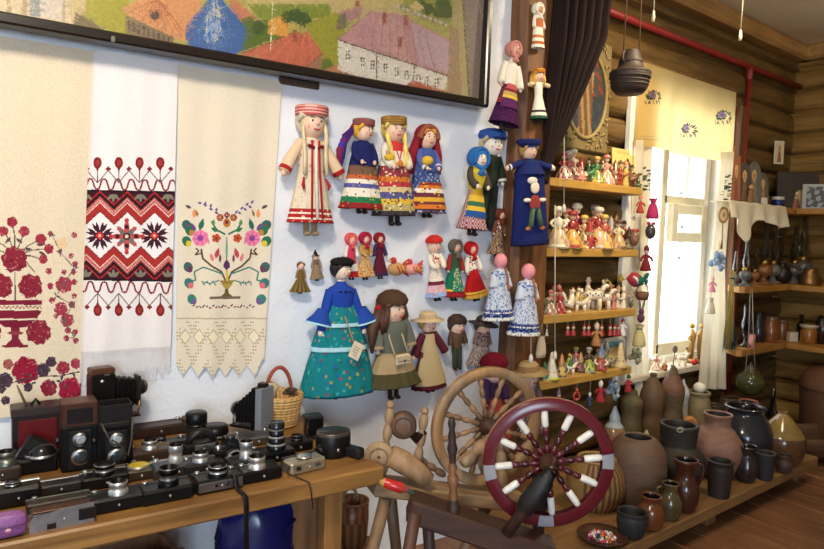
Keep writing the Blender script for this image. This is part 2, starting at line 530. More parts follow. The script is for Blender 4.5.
# timber post at the end of the white wall
M_POST = mat_wood('post_timber', (88, 52, 26), (146, 96, 52), 2, 6.0, 0.6, bump=0.35)
POSTC = wall_p(0.20, 0, 0.0)
mb = MB(rotm(rz=DL))
pv = []; zs = np.linspace(0, CEIL, 30)
for z in zs:
    hw = 0.125 + 0.004 * sin(z * 5); hd = 0.095
    c = 0.03
    for (px, py) in ((-hw + c, -hd), (hw - c, -hd), (hw, -hd + c), (hw, hd), (-hw, hd), (-hw, -hd + c)):
        pv.append((px + 0.004 * sin(z * 7 + py * 9), py + 0.003 * sin(z * 9 + px * 20), z))
fs = [(j * 6 + i, j * 6 + (i + 1) % 6, (j + 1) * 6 + (i + 1) % 6, (j + 1) * 6 + i) for j in range(29) for i in range(6)]
mb.raw(pv, fs, (1, 1, 1), False)
o = struct(mb.build('trim_3', M_POST, loc=POSTC))
POST_FACE = 0.10   # offset in front of the plaster plane
def onpost(u, v, off=0.0):
    return onw(u, v, POST_FACE + off)

# ------------------------------------------------------------------ window
M_WPAINT = mat_plaster('window_paint', (240, 238, 228), 0.08, 0.1)
M_SASH = mat_plaster('sash_paint', (232, 224, 196), 0.12, 0.15)
WY = 2.56
mb = MB()
for (x0, x1, z0, z1) in ((WX0 - .14, WX0 + .05, WZ0 - .1, WZ1 + .1), (WX1 - .05, WX1 + .14, WZ0 - .1, WZ1 + .1), (WX0, WX1, WZ1 - .05, WZ1), (WX0, WX1, WZ0, WZ0 + .04)):
    mb.box(((x0 + x1) / 2, 2.59, (z0 + z1) / 2), (x1 - x0, 0.2, z1 - z0), (1, 1, 1), bev=0.004)
for x_ in (WX0 + .02, WX1 - .02): mb.box((x_, 2.53, 1.52), (.06, .27, 1.9), (1, 1, 1), bev=.004)
win = struct(mb.build('window_1', M_WPAINT))
mb = MB()
for x0, x1 in ((3.50, 3.72),):
    mb = MB(); mb.box(((x0 + x1) / 2, LOGY - .055, (WZ0 + WZ1) / 2), (x1 - x0, 0.04, WZ1 - WZ0 + .1), (1, 1, 1), bev=0.006)
    mb.build('casing', M_WPAINT, win)
p0 = ony(661, 210, WY); p1 = ony(664, 205, WY); p2 = ony(696, 243, WY)
xm = ony(656, 290, WY).x
xr = WX1 - .09
mb = MB(); mb.box((4.93, LOGY - .055, 1.5), (.10, .05, 2.0), (1, 1, 1), bev=.006); mb.build('casing', M_POST, win)
mb = MB()
mb.box((xm, WY, 1.5), (0.07, 0.05, 1.75), (1, 1, 1), bev=0.006)
zt = ony(680, 205, WY).z; zb = ony(680, 242, WY).z
mb.box(((xm + xr) / 2, WY, zt + .03), (xr - xm, 0.05, 0.06), (1, 1, 1), bev=0.006)
mb.box(((xm + xr) / 2, WY, WZ0 + .08), (xr - xm, 0.05, 0.09), (1, 1, 1), bev=0.006)
mb.box(((xm + xr) / 2, WY, WZ1 - .08), (xr - xm, 0.05, 0.06), (1, 1, 1), bev=0.006)
mb.build('sash', M_SASH, win)
mb = MB(); mb.box((xr, WY - .004, 1.5), (0.07, 0.05, 1.75), (1, 1, 1), bev=0.006); mb.build('stile', M_WPAINT, win)
mb = MB()
xa, xb = xm + .04, ony(697, 225, WY).x
for (x0, x1, z0, z1) in ((xa, xa + .075, zb, zt), (xb - .075, xb, zb, zt), (xa + .075, xb - .075, zt - .07, zt), (xa + .075, xb - .075, zb, zb + .07)):
    mb.box(((x0 + x1) / 2, WY - .05, (z0 + z1) / 2), (x1 - x0, 0.05, z1 - z0), (1, 1, 1), bev=0.006)
mb.build('vent_frame', M_SASH, win)
mb = MB()
mb.box((ony(679, 290, WY + .1).x, WY + .10, 1.5), (0.05, 0.04, 1.75), (1, 1, 1), bev=0.005)
mb.box(((WX0 + WX1) / 2, WY + .10, 1.72), (1.1, 0.02, 0.02), (1, 1, 1), bev=0.004)
mb.build('outer_sash', M_WPAINT, win)
mb = MB()
mb.raw([(WX0 + .05, WY + .01, WZ0 + .04), (WX1 - .05, WY + .01, WZ0 + .04), (WX1 - .05, WY + .01, WZ1 - .05), (WX0 + .05, WY + .01, WZ1 - .05)], [(0, 1, 2, 3)], (1, 1, 1), False)
def mat_pane():
    m, nt, b = _nodes('window_glass'); L = nt.links.new
    out = nt.nodes['Material Output']
    tr = N(nt, 'ShaderNodeBsdfTransparent'); gl = N(nt, 'ShaderNodeBsdfGlossy', i_Roughness=0.02)
    mx = N(nt, 'ShaderNodeMixShader'); mx.inputs[0].default_value = 0.06
    L(tr.outputs[0], mx.inputs[1]); L(gl.outputs[0], mx.inputs[2]); L(mx.outputs[0], out.inputs[0])
    return m
mb.build('pane', mat_pane(), win)
mb = MB()
mb.box((4.16, 2.445, WZ0 - .02), (1.12, 0.27, 0.045), c_(214, 204, 180), bev=0.008)
mb.build('sill', 'paint', win)
for (u, v) in ((681, 193), (682, 227), (679, 258)):
    mb = MB(); p = ony(u, v, WY - .035); mb.ball(p, 0.009, c_(70, 62, 56), 8, 6); mb.build('hook', 'metal', win)

# ------------------------------------------------------------------ red heating pipe
pa = ony(600, 6.5, 2.35); zz = 2.735
pipe = thing('heating_pipe', 'red painted heating pipe running along the log wall above the window', 'pipe', (2.6, 2.35, 0))
mb = MB(); z1 = ony(607, 12, 2.35).z; z2 = ony(790, 83, 2.35).z
mb.tube([(0.05, 0, z1 + .01), (3.27, 0, z2)], 0.021, c_(150, 36, 34), 14)
mb.build('horizontal_pipe', 'paint', pipe)
xv = ony(747, 110, 2.35).x - 2.6
mb = MB(); mb.tube([(xv, 0, z2 + .01), (xv, 0, 0.02)], 0.018, c_(136, 34, 32), 14)
mb.lathe([(0.022, 0), (0.026, 0.02), (0.026, 0.07), (0.022, 0.09)], c_(136, 34, 32), 14, at=(xv, 0, z2 - .09))
mb.build('vertical_pipe', 'paint', pipe)

# ------------------------------------------------------------------ framed town landscape, hung high on the white wall
def wall_quadmap(nx, ny, s0, s1, z0, z1, off):
    def tox(u, v):
        p = onw(u, v, off); return ((wall_s(p) - s0) / (s1 - s0) * nx, (z1 - p.z) / (z1 - z0) * ny)
    return tox
PO = .10
PZ0 = onw(320, 80.5, PO).z + .035; PS1 = wall_s(onw(481, 60, PO)); PS0 = -2.62; PZ1 = 2.93
NX, NY = 860, 300
P = Paint(NX, NY, (168, 158, 84), wall_quadmap(NX, NY, PS0, PS1, PZ0, PZ1, PO))
P.poly([(-90, -60), (600, -200), (600, 0), (-90, -10)], (150, 150, 90))
P.poly([(245, -5), (500, -40), (500, 14), (330, 22), (248, 8)], (190, 168, 112))
P.poly([(80, -15), (128, -15), (128, 36), (86, 20)], (163, 152, 40))
P.poly([(-90, -60), (76, -15), (76, 26), (-5, 14), (-90, 0)], (214, 190, 152))
for x in (6, 22, 60): P.poly([(x, -20), (x + 5, -20), (x + 5, 22), (x, 20)], (176, 150, 108))
P.poly([(30, -20), (40, -20), (40, 17), (30, 15)], (140, 140, 140))
P.poly([(40, -20), (64, -20), (62, 20), (41, 17)], (205, 190, 170))
P.poly([(64, -20), (84, -10), (86, 10), (72, 26)], (196, 170, 120))
P.poly([(76, 12), (88, 18), (110, 34), (72, 27)], (120, 100, 62))
P.poly([(120, 8), (150, -6), (200, -6), (200, 44), (172, 38), (128, 15)], (206, 142, 92))
for k in range(9): P.line([(158, -2), (126 + k * 8, 14 + k * 3.2)], 1.1, (176, 104, 62))
P.poly([(125, 14), (174, 37), (174, 48), (125, 36)], (128, 106, 76))
for k in range(9): P.poly([(128 + k * 5, 20 + k * 2), (130 + k * 5, 21 + k * 2), (130 + k * 5, 30 + k * 2), (128 + k * 5, 29 + k * 2)], (84, 66, 48))
P.disc(155, 14, 7, (170, 110, 70), 6); P.disc(155, 15, 4.5, (90, 66, 48), 4.5)
P.poly([(228, -8), (256, 18), (250, 24), (250, 46), (236, 50)], (190, 120, 84))
P.poly([(235, 20), (252, 16), (262, 44), (240, 52)], (88, 104, 44))
P.poly([(246, 4), (330, 4), (330, 18), (262, 20)], (126, 136, 52))
P.poly([(254, 22), (275, 18), (290, 38), (250, 44)], (86, 106, 38))
P.poly([(268, 20), (280, 16), (289, 22), (288, 37), (268, 34)], (214, 152, 66))
for (x, y, r) in ((287, 17, 6), (295, 15, 7), (303, 19, 7), (308, 24, 5), (258, 27, 7)): P.disc(x, y, r, (66, 84, 40))
P.poly([(305, 24), (345, 10), (345, 80), (315, 64)], (150, 146, 50))
P.poly([(240, 54), (292, 33), (308, 32), (323, 53), (304, 69)], (192, 102, 76))
for k in range(9): P.line([(290 + k * 2.4, 34), (258 + k * 7, 56 + k * 1.6)], .7, (166, 84, 64) if k % 2 else (206, 122, 92))
P.line([(240, 54), (292, 33)], 1, (130, 74, 54)); P.line([(304, 69), (323, 53)], 1.2, (110, 66, 50)); P.poly([(316, 60), (330, 58), (338, 74), (324, 74)], (96, 112, 44))
P.poly([(304, 69), (322, 54), (322, 72)], (150, 110, 80)); P.poly([(293, 30), (297, 30), (297, 42), (293, 42)], (150, 80, 60))
P.poly([(320, 72), (341, 62), (420, 88), (420, 100), (330, 84)], (178, 120, 76))
# blue dome
dome = []
for k in range(41):
    t = k / 40; q = (t - .42) / .58
    r = 29.5 * math.sqrt(max(0, 1 - ((.42 - t) / .45) ** 2.8)) if t < .42 else 6 + 23.5 * (.5 + .5 * cos(PI * min(1, q)))
    dome.append((r, 59 - 66 * t))
poly = [(215 + r, y) for r, y in dome] + [(215 - r, y) for r, y in dome[::-1]]
P.poly(poly, (66, 98, 152))
for k in range(150):
    a = RND.uniform(-1, 1) * RND.uniform(.3, 1); t = RND.uniform(.06, .9); r0 = 22 * (1 if t < .5 else 1 - ((t - .5) * 2) * .7)
    x = 215 + a * r0; y = 58 - 60 * t
    P.line([(x, y), (x - a * 3, y - RND.uniform(4, 9))], 1.3, RND.choice([(120, 152, 196), (150, 170, 198), (168, 178, 190), (196, 184, 140)] if abs(a + .1) < .45 and t > .25 else [(84, 116, 164), (62, 92, 146), (72, 104, 156), (100, 126, 166)]))
# long house with the pink roof
P.poly([(338, 39), (378, 54), (418, 66), (448, 77), (445, 90), (402, 90), (338, 70)], (218, 206, 190))
P.poly([(337, 39), (371, 11), (398, 14), (449, 40), (450, 75), (416, 64), (378, 52)], (184, 136, 134))
P.poly([(371, 14), (378, 50), (412, 62), (400, 20)], (192, 146, 138)); P.poly([(410, 22), (449, 41), (449, 73), (420, 63)], (184, 152, 156)); P.line([(337, 39), (378, 53), (416, 65), (450, 76)], 1.4, (96, 76, 70)); P.line([(340, 71), (402, 91)], 1.6, (140, 96, 70)); P.line([(337, 39), (371, 11)], .8, (140, 104, 100))
for k in range(8): P.line([(376 + k * 7, 15 + k * 2.4), (372 + k * 9, 50 + k * 3)], .8, (160, 112, 110))
for (x, y) in ((348, 55), (363, 62), (373, 65), (386, 68), (397, 72), (407, 75), (419, 79), (427, 81), (437, 83)):
    P.poly([(x - 2.4, y - 6.5), (x + 2.4, y - 5.5), (x + 2.4, y + 6.5), (x - 2.4, y + 5.5)], (232, 224, 206)); [P.poly([(x + dx, y + dy), (x + dx + 1.6, y + dy), (x + dx + 1.6, y + dy + 2.6), (x + dx, y + dy + 2.6)], (96, 88, 80)) for dx in (-2, .4) for dy in (-5, -1.6, 1.8)]
for (x, y) in ((384, 18), (405, 20), (400, 42), (357, 6)): P.poly([(x - 2, y - 5), (x + 2, y - 5), (x + 2, y + 5), (x - 2, y + 5)], (150, 86, 66))
P.line([(377, 52), (377, 82)], 1.2, (110, 90, 80)); P.line([(415, 65), (413, 84)], 1.2, (110, 90, 80))
P.poly([(340, 10), (362, 6), (360, 18), (340, 24), (335, 30)], (170, 128, 120)); P.poly([(338, 16), (346, 12), (346, 28), (336, 30)], (120, 110, 80))
P.poly([(402, 89), (413, 80), (453, 93), (450, 108)], (176, 92, 62))
P.poly([(405, -6), (456, -14), (452, 30), (400, 10)], (150, 146, 74))
for (x, y, r) in ((427, 9, 6), (442, 6, 8), (446, 12, 7), (438, 12, 6), (420, 4, 5)): P.disc(x, y, r, (84, 96, 52))
P.poly([(408, 6), (416, 1), (424, 8), (414, 12)], (206, 180, 120))
P.line([(396, 6), (447, 25)], 2.2, (196, 180, 160))
for k in range(9): P.line([(400 + k * 5.4, 4 + k * 2.2), (400 + k * 5.4, 9 + k * 2.2)], 1, (120, 110, 96))
P.poly([(452, -12), (463, -14), (472, 106), (450, 106)], (172, 154, 104)); P.poly([(449, 26), (458, 30), (462, 100), (448, 98)], (160, 130, 96))
P.poly([(461, -14), (500, -24), (500, 112), (470, 108)], (138, 118, 106)); P.line([(462, 0), (470, 100)], 1.6, (96, 92, 62))
P.line([(474, -8), (486, 30)], 1, (168, 150, 130))
P.line([(273, -10), (271, 50)], .9, (230, 220, 190))
P.brush(52000, .26, 7)
P.A *= .84
P.noise(.14, 3)
pic = thing('framed_painting', 'large framed landscape painting of a town with a blue dome, high on the white wall', 'painting', (0, 0, 0))
TILT = 0.03
def painting_pos(a, t):
    s = PS0 + (PS1 - PS0) * a; z = PZ1 + (PZ0 - PZ1) * t; off = PO - .005 + .02 * (1 - t)
    return WP.x + WD.x * s - WN.x * off, WP.y + WD.y * s - WN.y * off, z
P.sheet('canvas', painting_pos, 'paint', pic)
mb = MB(Matrix.Translation((WP.x, WP.y, 0)) @ rotm(rz=DL))
F = .035
for (c, sz) in ((((PS0 + PS1) / 2, -PO, PZ0 - F / 2), (PS1 - PS0 + .06, .07, F)), (((PS0 + PS1) / 2, -PO - .02, PZ1 + F / 2), (PS1 - PS0 + .06, .07, F)),
                ((PS1 + F / 2 - .005, -PO - .005, (PZ0 + PZ1) / 2), (F * .8, .075, PZ1 - PZ0 + .06)), ((PS0 - F / 2, -PO - .005, (PZ0 + PZ1) / 2), (F, .075, PZ1 - PZ0 + .06))):
    mb.box(c, sz, c_(34, 26, 22), bev=0.006)
mb.build('frame', 'glossy', pic)
mb = MB(); 
p = onw(113, 39, PO + .035); mb.box(p, (.012, .01, .018), c_(190, 190, 190), bev=.002); mb.build('hanging_plate', 'metal', pic)
a_, b_ = onw(280, 79, .02), onw(320, 86, .02)
mb = MB(Matrix.Translation(((a_ + b_) / 2)) @ rotm(rz=DL))
mb.box((0, .01, 0), ((b_ - a_).length, .018, .03), c_(70, 54, 42), bev=.004)
tag(mb.build('batten', 'wood'), 'short dark wooden batten nailed to the wall under the big painting', 'batten')

# ------------------------------------------------------------------ three embroidered towels
def towel(name, label, TL, TR, BR, BL, base, draw, scale_box, nx, ny, off, fold=0.004, seed=0):
    """corners in photo pixels; scale_box=(crop x0,y0,scale) of the drawing coordinates"""
    cx, cy, k = scale_box
    c = [onw(*q, off) for q in (TL, TR, BR, BL)]
    S = [(wall_s(p), p.z) for p in c]
    top, bot = (S[0][1] + S[1][1]) / 2, (S[2][1] + S[3][1]) / 2
    def tox(x, y):
        p = onw(cx + x / k, cy + y / k, off); s, z = wall_s(p), p.z
        t = (top - z) / (top - bot)
        l = S[0][0] + (S[3][0] - S[0][0]) * t; r = S[1][0] + (S[2][0] - S[1][0]) * t
        return ((s - l) / (r - l) * nx, t * ny)
    Pt = Paint(nx, ny, base, tox)
    draw(Pt)
    def pos(a, t):
        l = S[0][0] + (S[3][0] - S[0][0]) * t; r = S[1][0] + (S[2][0] - S[1][0]) * t
        s = l + (r - l) * a; z = top + (bot - top) * t
        o = off + fold * (np.sin(a * 9 + seed + t * 2) + .6 * np.sin(a * 21 + seed * 2 + t * 1.2)) * (.4 + .6 * t)
        o = np.maximum(o, .002)
        return WP.x + WD.x * s - WN.x * o, WP.y + WD.y * s - WN.y * o, z
    root = thing(name, label, 'towel')
    Pt.sheet('cloth', pos, 'cloth', root)
    return root, pos, S

RED, DRED, INK = (138, 40, 56), (110, 26, 40), (66, 34, 48)
_rr = random.Random(12)
def rosette(P, x, y, r, c=RED, c2=(96, 24, 42), lob=9, pale=(186, 116, 112)):
    pts = []; ph = _rr.random() * 6
    for k in range(lob * 5):
        a = 2 * PI * k / (lob * 5); rr = r * (.93 + .06 * cos(lob * a + ph) + .05 * cos(5 * a + ph * 2)); pts.append((x + rr * cos(a), y + rr * sin(a)))
    P.poly(pts, c)
    for k in range(int(6 + r * .9)):
        a = _rr.random() * 6.28; d = r * .86 * math.sqrt(_rr.random()); cc = c2 if _rr.random() < .6 else pale
        P.line([(x + d * cos(a), y + d * sin(a)), (x + (d + r * .16) * cos(a + .3), y + (d + r * .16) * sin(a + .3))], 1.5, cc)
def drawA(P):
    # crop coordinates: photo (0,200) scale 2.5
    for (x, y) in ((30, 55), (60, 78), (8, 78), (100, 98), (120, 122), (108, 150), (86, 180), (-24, 98), (-60, 120)):
        P.line([(36, 140), ((x + 36) / 2 + 4, (y + 140) / 2 - 6), (x, y)], 3, (100, 90, 78))
    for (x, y, r) in ((30, 55, 14), (60, 78, 14), (8, 78, 13), (102, 98, 15), (122, 122, 13), (108, 148, 12), (-30, 100, 14), (-50, 125, 14)):
        rosette(P, x, y, r, (160, 48, 66), (96, 40, 60), 6)
    for (x, y, a) in ((40, 95, .7), (26, 92, 2.2), (90, 112, 0), (96, 128, .5), (80, 122, 3)): P.leaf(x, y, 22, a, (92, 70, 74))
    rosette(P, 36, 148, 34, RED); rosette(P, 76, 215, 32); rosette(P, 2, 215, 32); rosette(P, 96, 330, 33); rosette(P, -28, 330, 33)
    P.line([(37, 180), (38, 252)], 3, (100, 80, 84)); 
    P.poly([(-30, 250), (104, 250), (104, 262), (-30, 262)], (126, 34, 54))
    for k in range(12): P.line([(-28 + k * 11, 272), (-22 + k * 11, 264), (-17 + k * 11, 272)], 2, (130, 40, 56))
    P.poly([(-32, 276), (106, 276), (92, 296), (-18, 296)], (126, 34, 54)); P.poly([(-14, 300), (88, 300), (64, 318), (12, 318)], (118, 30, 52))
    P.poly([(26, 318), (50, 318), (46, 346), (60, 362), (14, 362), (30, 346)], (126, 34, 54)); P.poly([(6, 362), (70, 362), (70, 368), (6, 368)], (126, 34, 54))
    P.disc(38, 332, 20, (140, 60, 70), 5)
    # side border
    for (x, y, r) in ((160, 212, 22), (152, 272, 18), (168, 300, 18)): rosette(P, x, y, r, (166, 60, 76), (120, 40, 56), 7, (226, 190, 176))
    for (x, y, r) in ((126, 215, 9), (186, 205, 8), (130, 250, 8), (180, 262, 9), (122, 178, 9), (186, 88, 8), (126, 84, 7), (188, 160, 8), (170, 326, 9), (188, 330, 8), (190, 352, 8), (166, 346, 8), (150, 128, 6), (178, 140, 7), (184, 180, 8), (160, 180, 7), (186, 240, 7), (140, 290, 7)):
        rosette(P, x, y, r, (160, 54, 70), (110, 46, 60), 5, (222, 190, 170))
    pts = [(130, 86), (150, 130), (186, 170), (160, 210), (140, 240), (182, 262), (160, 300), (186, 345)]
    P.line(pts, 2.2, (110, 92, 84))
    for i, (x, y) in enumerate(pts):
        for a in (0.4, 2.4, 4.2): P.leaf(x, y, 12, a + i, (104, 84, 88))
    P.poly([(140, 100), (162, 92), (170, 115), (146, 124)], (226, 196, 150))
    # bottom garland
    rosette(P, 64, 426, 36, (150, 30, 56), (90, 20, 44), 8, (200, 110, 110)); rosette(P, 176, 474, 32, (160, 32, 62), (100, 22, 48), 8, (204, 120, 120))
    rosette(P, 122, 470, 22, RED); rosette(P, 158, 420, 18, (156, 50, 70)); rosette(P, 190, 410, 14, (160, 60, 76)); rosette(P, 20, 410, 14, (160, 90, 80)); rosette(P, -40, 440, 30)
    for (x, y, r) in ((12, 450, 20), (108, 425, 18), (128, 405, 14), (2, 470, 14), (70, 468, 12), (14, 500, 12)): rosette(P, x, y, r, (70, 52, 66), (48, 36, 48), 6, (120, 100, 104))
    P.line([(-20, 470), (50, 450), (110, 440), (150, 440), (200, 430)], 3, (80, 60, 66))
    for k in range(14): P.leaf(-20 + k * 16, 450 + 16 * sin(k * 2.2), 18, k * 1.3, (84, 66, 74))
    P.noise(.14, 5)
tA, _, _ = towel('embroidered_towel', 'cream linen towel with dark red flower vase embroidery behind the box cameras', (-92, 26), (98, 47), (80, 403), (-72, 432), (226, 209, 182), drawA, (0, 200, 2.5), 200, 420, .016, seed=1)

def zig(x, per=75.0, x0=68.0): 
    t = ((x - x0) / per) % 1.0
    return abs(2 * t - 1)            # 1 at x0, 0 half way
def drawB(P):
    # photo (75,130) scale 2.745: cells are evaluated one by one for the banded part
    inv = {}
    k = 2.745
    R1, R2, PALE, DK = (168, 50, 48), (186, 92, 86), (232, 196, 186), (62, 26, 34)
    for xi in range(10, 284, 2):
        z = zig(xi); 
        tilt = (xi - 150) * .02
        up = 262 - 36 * z + tilt; dn = 318 + 36 * z + tilt
        def seg(y0, y1, c): P.poly([(xi - .3, y0), (xi + 2.3, y0), (xi + 2.3, y1), (xi - .3, y1)], c)
        seg(166 + tilt, 172 + tilt, (40, 24, 34)); seg(172 + tilt, up - 44, DK); seg(up - 58, up - 54, (186, 48, 50)); seg(up - 46, up - 42, (40, 20, 30))
        seg(up - 42, up - 28, R2); seg(up - 28, up - 24, PALE); seg(up - 24, up, R1); seg(up - 3, up, (120, 30, 40))
        seg(dn, dn + 24, R1); seg(dn, dn + 3, (120, 30, 40)); seg(dn + 24, dn + 28, PALE); seg(dn + 28, dn + 42, R2); seg(dn + 42, dn + 46, (40, 20, 30)); seg(dn + 46, 410 + tilt, DK)
        seg(dn + 54, dn + 58, (186, 48, 50)); seg(409 + tilt, 415 + tilt, (40, 24, 34))
    for cx in (30, 105, 180, 255):
        for a in (-2.4, -1.57, -.75): P.leaf(cx, 404, 24, a, (130, 124, 110), .4)
        for a in (2.4, 1.57, .75): P.leaf(cx, 176, 24, a, (130, 124, 110), .4)
    for k_ in range(60):
        xi = 12 + k_ * 4.5; z = zig(xi)
        P.disc(xi, 262 - 36 * z - 35, 1.6, PALE); P.disc(xi, 318 + 36 * z + 35, 1.6, PALE)
    for cx in (68, 218):
        for q in range(8):
            a = q * PI / 4 + PI / 8
            P.leaf(cx + 9 * cos(a), 290 + 9 * sin(a), 31, a - .2, (66, 30, 46), .3); P.leaf(cx + 9 * cos(a), 290 + 9 * sin(a), 31, a + .2, (66, 30, 46), .3)
        P.poly([(cx - 17, 290), (cx, 273), (cx + 17, 290), (cx, 307)], (54, 22, 36)); P.poly([(cx - 12, 290), (cx, 278), (cx + 12, 290), (cx, 302)], (206, 60, 56)); P.disc(cx, 290, 3.5, PALE)
    cx = 142
    for q in range(4):
        a = q * PI / 2
        P.leaf(cx, 292, 52, a, (196, 80, 76), .3); P.leaf(cx, 292, 40, a + PI / 4, (110, 110, 108), .35); P.disc(cx + 44 * cos(a), 292 + 44 * sin(a), 6, (186, 60, 60)); P.disc(cx + 26 * cos(a), 292 + 26 * sin(a), 6, (60, 30, 40))
        P.disc(cx + 30 * cos(a + PI / 4), 292 + 30 * sin(a + PI / 4), 6, (196, 80, 76))
    P.disc(cx, 292, 10, (60, 40, 46)); P.disc(cx, 292, 5, PALE)
    for (y0, sg) in ((150, 1), (432, -1)):
        pts = [(14 + q, y0 + 14 * max(-1, min(1, 1.5 * sin(q / 37.5 * 2 * PI))) + (q - 130) * .02) for q in range(0, 268, 4)]
        P.line(pts, 5, (136, 42, 44))
    for (yd, yb, sg) in ((90, 145, 1), (495, 448, -1)):
        zz = []
        for i_, x in enumerate((62, 120, 177, 234)):
            P.disc(x, yd, 11.5, (128, 32, 34), 16); P.poly([(x - 7, yd + sg * 8), (x + 7, yd + sg * 8), (x, yd + sg * 26)], (128, 32, 34)); P.disc(x, yd, 6, (160, 60, 54), 9)
            P.line([(x, yd + sg * 20), (x, yb)], 3, (110, 70, 66))
            zz += [(x - 29, yb - sg * 34), (x, yb)]
            P.flower(x - 29, yb - sg * 38, 7, (140, 40, 44), (90, 30, 36), 4)
        zz += [(263, yb - sg * 34)]; P.flower(263, yb - sg * 38, 7, (140, 40, 44), (90, 30, 36), 4)
        P.line(zz, 3, (122, 100, 96))
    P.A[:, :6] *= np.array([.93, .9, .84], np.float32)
    r = np.random.RandomState(4); row0 = int(P.ny * .905)
    for i in range(P.nx):
        if i % 3 == 2: P.mask[row0:, i] = False
        P.mask[int(P.ny * (.955 + .045 * r.rand())):, i] = False
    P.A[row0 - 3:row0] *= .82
    P.noise(.08, 6)
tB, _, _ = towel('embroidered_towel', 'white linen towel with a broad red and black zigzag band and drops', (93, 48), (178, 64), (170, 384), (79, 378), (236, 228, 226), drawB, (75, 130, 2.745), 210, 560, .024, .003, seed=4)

def drawC(P):
    GR, BR, YG = (48, 110, 84), (96, 70, 48), (196, 176, 60)
    P.poly([(-20, 0), (18, 0), (18, 372), (-20, 372)], (196, 192, 184))
    P.poly([(18, 360), (276, 360), (268, 364), (18, 364)], (196, 178, 140))
    for s in (1, -1):
        X = lambda d: 148 + s * d
        P.line([(X(0), 270), (X(14), 240), (X(40), 225), (X(62), 205), (X(66), 180)], 5, BR)
        P.line([(X(66), 192), (X(82), 196), (X(72), 186), (X(80), 178)], 4, BR)
        P.line([(X(10), 246), (X(60), 228), (X(84), 240), (X(80), 262), (X(100), 266)], 4, (60, 130, 110))
        P.line([(X(20), 262), (X(44), 270), (X(66), 266)], 3, (70, 120, 116))
        for q in range(5): P.leaf(X(34 + q * 7), 268 + (q % 2) * 3, 11, (-1.0 if q % 2 else 1.0), (60, 120, 118))
        for (dx, y, c1, c2) in ((104, 118, (56, 100, 96), (150, 60, 80)), (96, 132, GR, (190, 130, 60)), (104, 160, GR, (220, 196, 60)), (100, 228, (66, 100, 96), (110, 60, 90)), (98, 270, (60, 120, 116), (226, 110, 120)), (90, 312, (60, 130, 120), (110, 90, 140))):
            P.disc(X(dx), y, 12, c1, 14, .5 * s); P.disc(X(dx - 5), y + 6, 7, c2, 8)
        P.flower(X(68), 152, 22, (234, 130, 170), (206, 80, 140), 7, .3); P.disc(X(68), 152, 8, (150, 70, 150))
        P.leaf(X(70), 132, 34, -PI / 2 - .3 * s, GR, .4); P.leaf(X(80), 134, 26, -PI / 2 + .5 * s, (120, 70, 130), .35); P.leaf(X(84), 100, 26, -1.57, (236, 150, 90), .4); P.leaf(X(58), 148, 24, PI / 2 + .6 * s, (220, 120, 150), .4)
        for q in range(7): P.leaf(X(22 + q * 7), 88 - q * 5 + (4 if q > 4 else 0), 12, (-.6 if s > 0 else -2.5) + (1.2 if q % 2 else -.3), (96, 84, 136), .5)
        P.flower(X(18), 98, 10, (150, 60, 60), (220, 190, 90), 6); P.flower(X(28), 152, 12, (196, 84, 52), (90, 50, 40), 5)
        P.line([(X(4), 142), (X(28), 130), (X(40), 108)], 5, GR); P.leaf(X(22), 134, 22, -.4 if s > 0 else -2.7, (50, 120, 70), .5); P.leaf(X(36), 120, 18, -1.5, (90, 140, 80), .5)
        P.leaf(X(30), 205, 30, -1.57 - .3 * s, (190, 70, 84), .4); P.leaf(X(36), 214, 26, -1.57 + .3 * s, (220, 130, 130), .35); P.leaf(X(18), 216, 24, -1.57, (120, 60, 80), .3)
        P.disc(X(100), 70, 8, (90, 80, 70), 4, -.5 * s); P.leaf(X(74), 96, 20, -1.9, (150, 110, 70))
    P.line([(148, 270), (148, 150)], 3, (80, 130, 110)); P.line([(148, 200), (148, 168)], 6, (120, 170, 150))
    P.flower(148, 92, 9, (120, 50, 70), (220, 150, 110), 4); P.disc(148, 112, 10, (190, 120, 60), 12); P.disc(148, 110, 5, (120, 50, 50))
    P.leaf(148, 236, 30, -1.57, (110, 60, 110), .6); P.disc(148, 222, 6, (90, 50, 90), 12)
    P.poly([(128, 262), (170, 262), (160, 274), (138, 274)], (150, 126, 56)); P.poly([(134, 272), (164, 272), (154, 284), (144, 284)], (176, 150, 70)); P.poly([(145, 236), (153, 236), (152, 264), (146, 264)], (220, 190, 90))
    P.poly([(144, 284), (152, 284), (154, 296), (164, 304), (132, 304), (142, 296)], (110, 90, 60)); P.poly([(102, 304), (184, 304), (184, 311), (102, 311)], (120, 100, 84))
    for q in range(20): P.line([(60 + q * 8.2, 330 + (q % 2) * 4), (66 + q * 8.2, 326 + (q % 3) * 4)], 3.5, (150, 70, 80) if q % 3 else (90, 60, 70))
    # lace end
    for yy in range(0, 16):
        for xx in range(-1, 44):
            x, y = 14 + xx * 6, 372 + yy * 9
            zz = abs(((x - 24) / 36) % 2 - 1)
            if abs((yy / 9.0 + zz) % 1 - .3) < .17: P.disc(x, y, 2.2, (176, 156, 118))
    for q in range(6):
        x = 40 + q * 36
        P.poly([(x - 12, 410), (x, 394), (x + 12, 410), (x, 426)], (238, 226, 196))
        P.line([(x - 15, 410), (x, 390), (x + 15, 410), (x, 430), (x - 15, 410)], 2, (190, 168, 128))
    # pointed lace edge cut out
    cuts = [(-30, 470), (14, 478), (34, 512), (54, 484), (74, 514), (92, 486), (110, 516), (128, 488), (146, 514), (164, 486), (182, 516), (202, 484), (222, 512), (240, 468), (300, 440), (330, 640), (-60, 640)]
    ins = P.poly(cuts, (1, 1, 1)); P.mask[ins] = False
    P.noise(.08, 8)
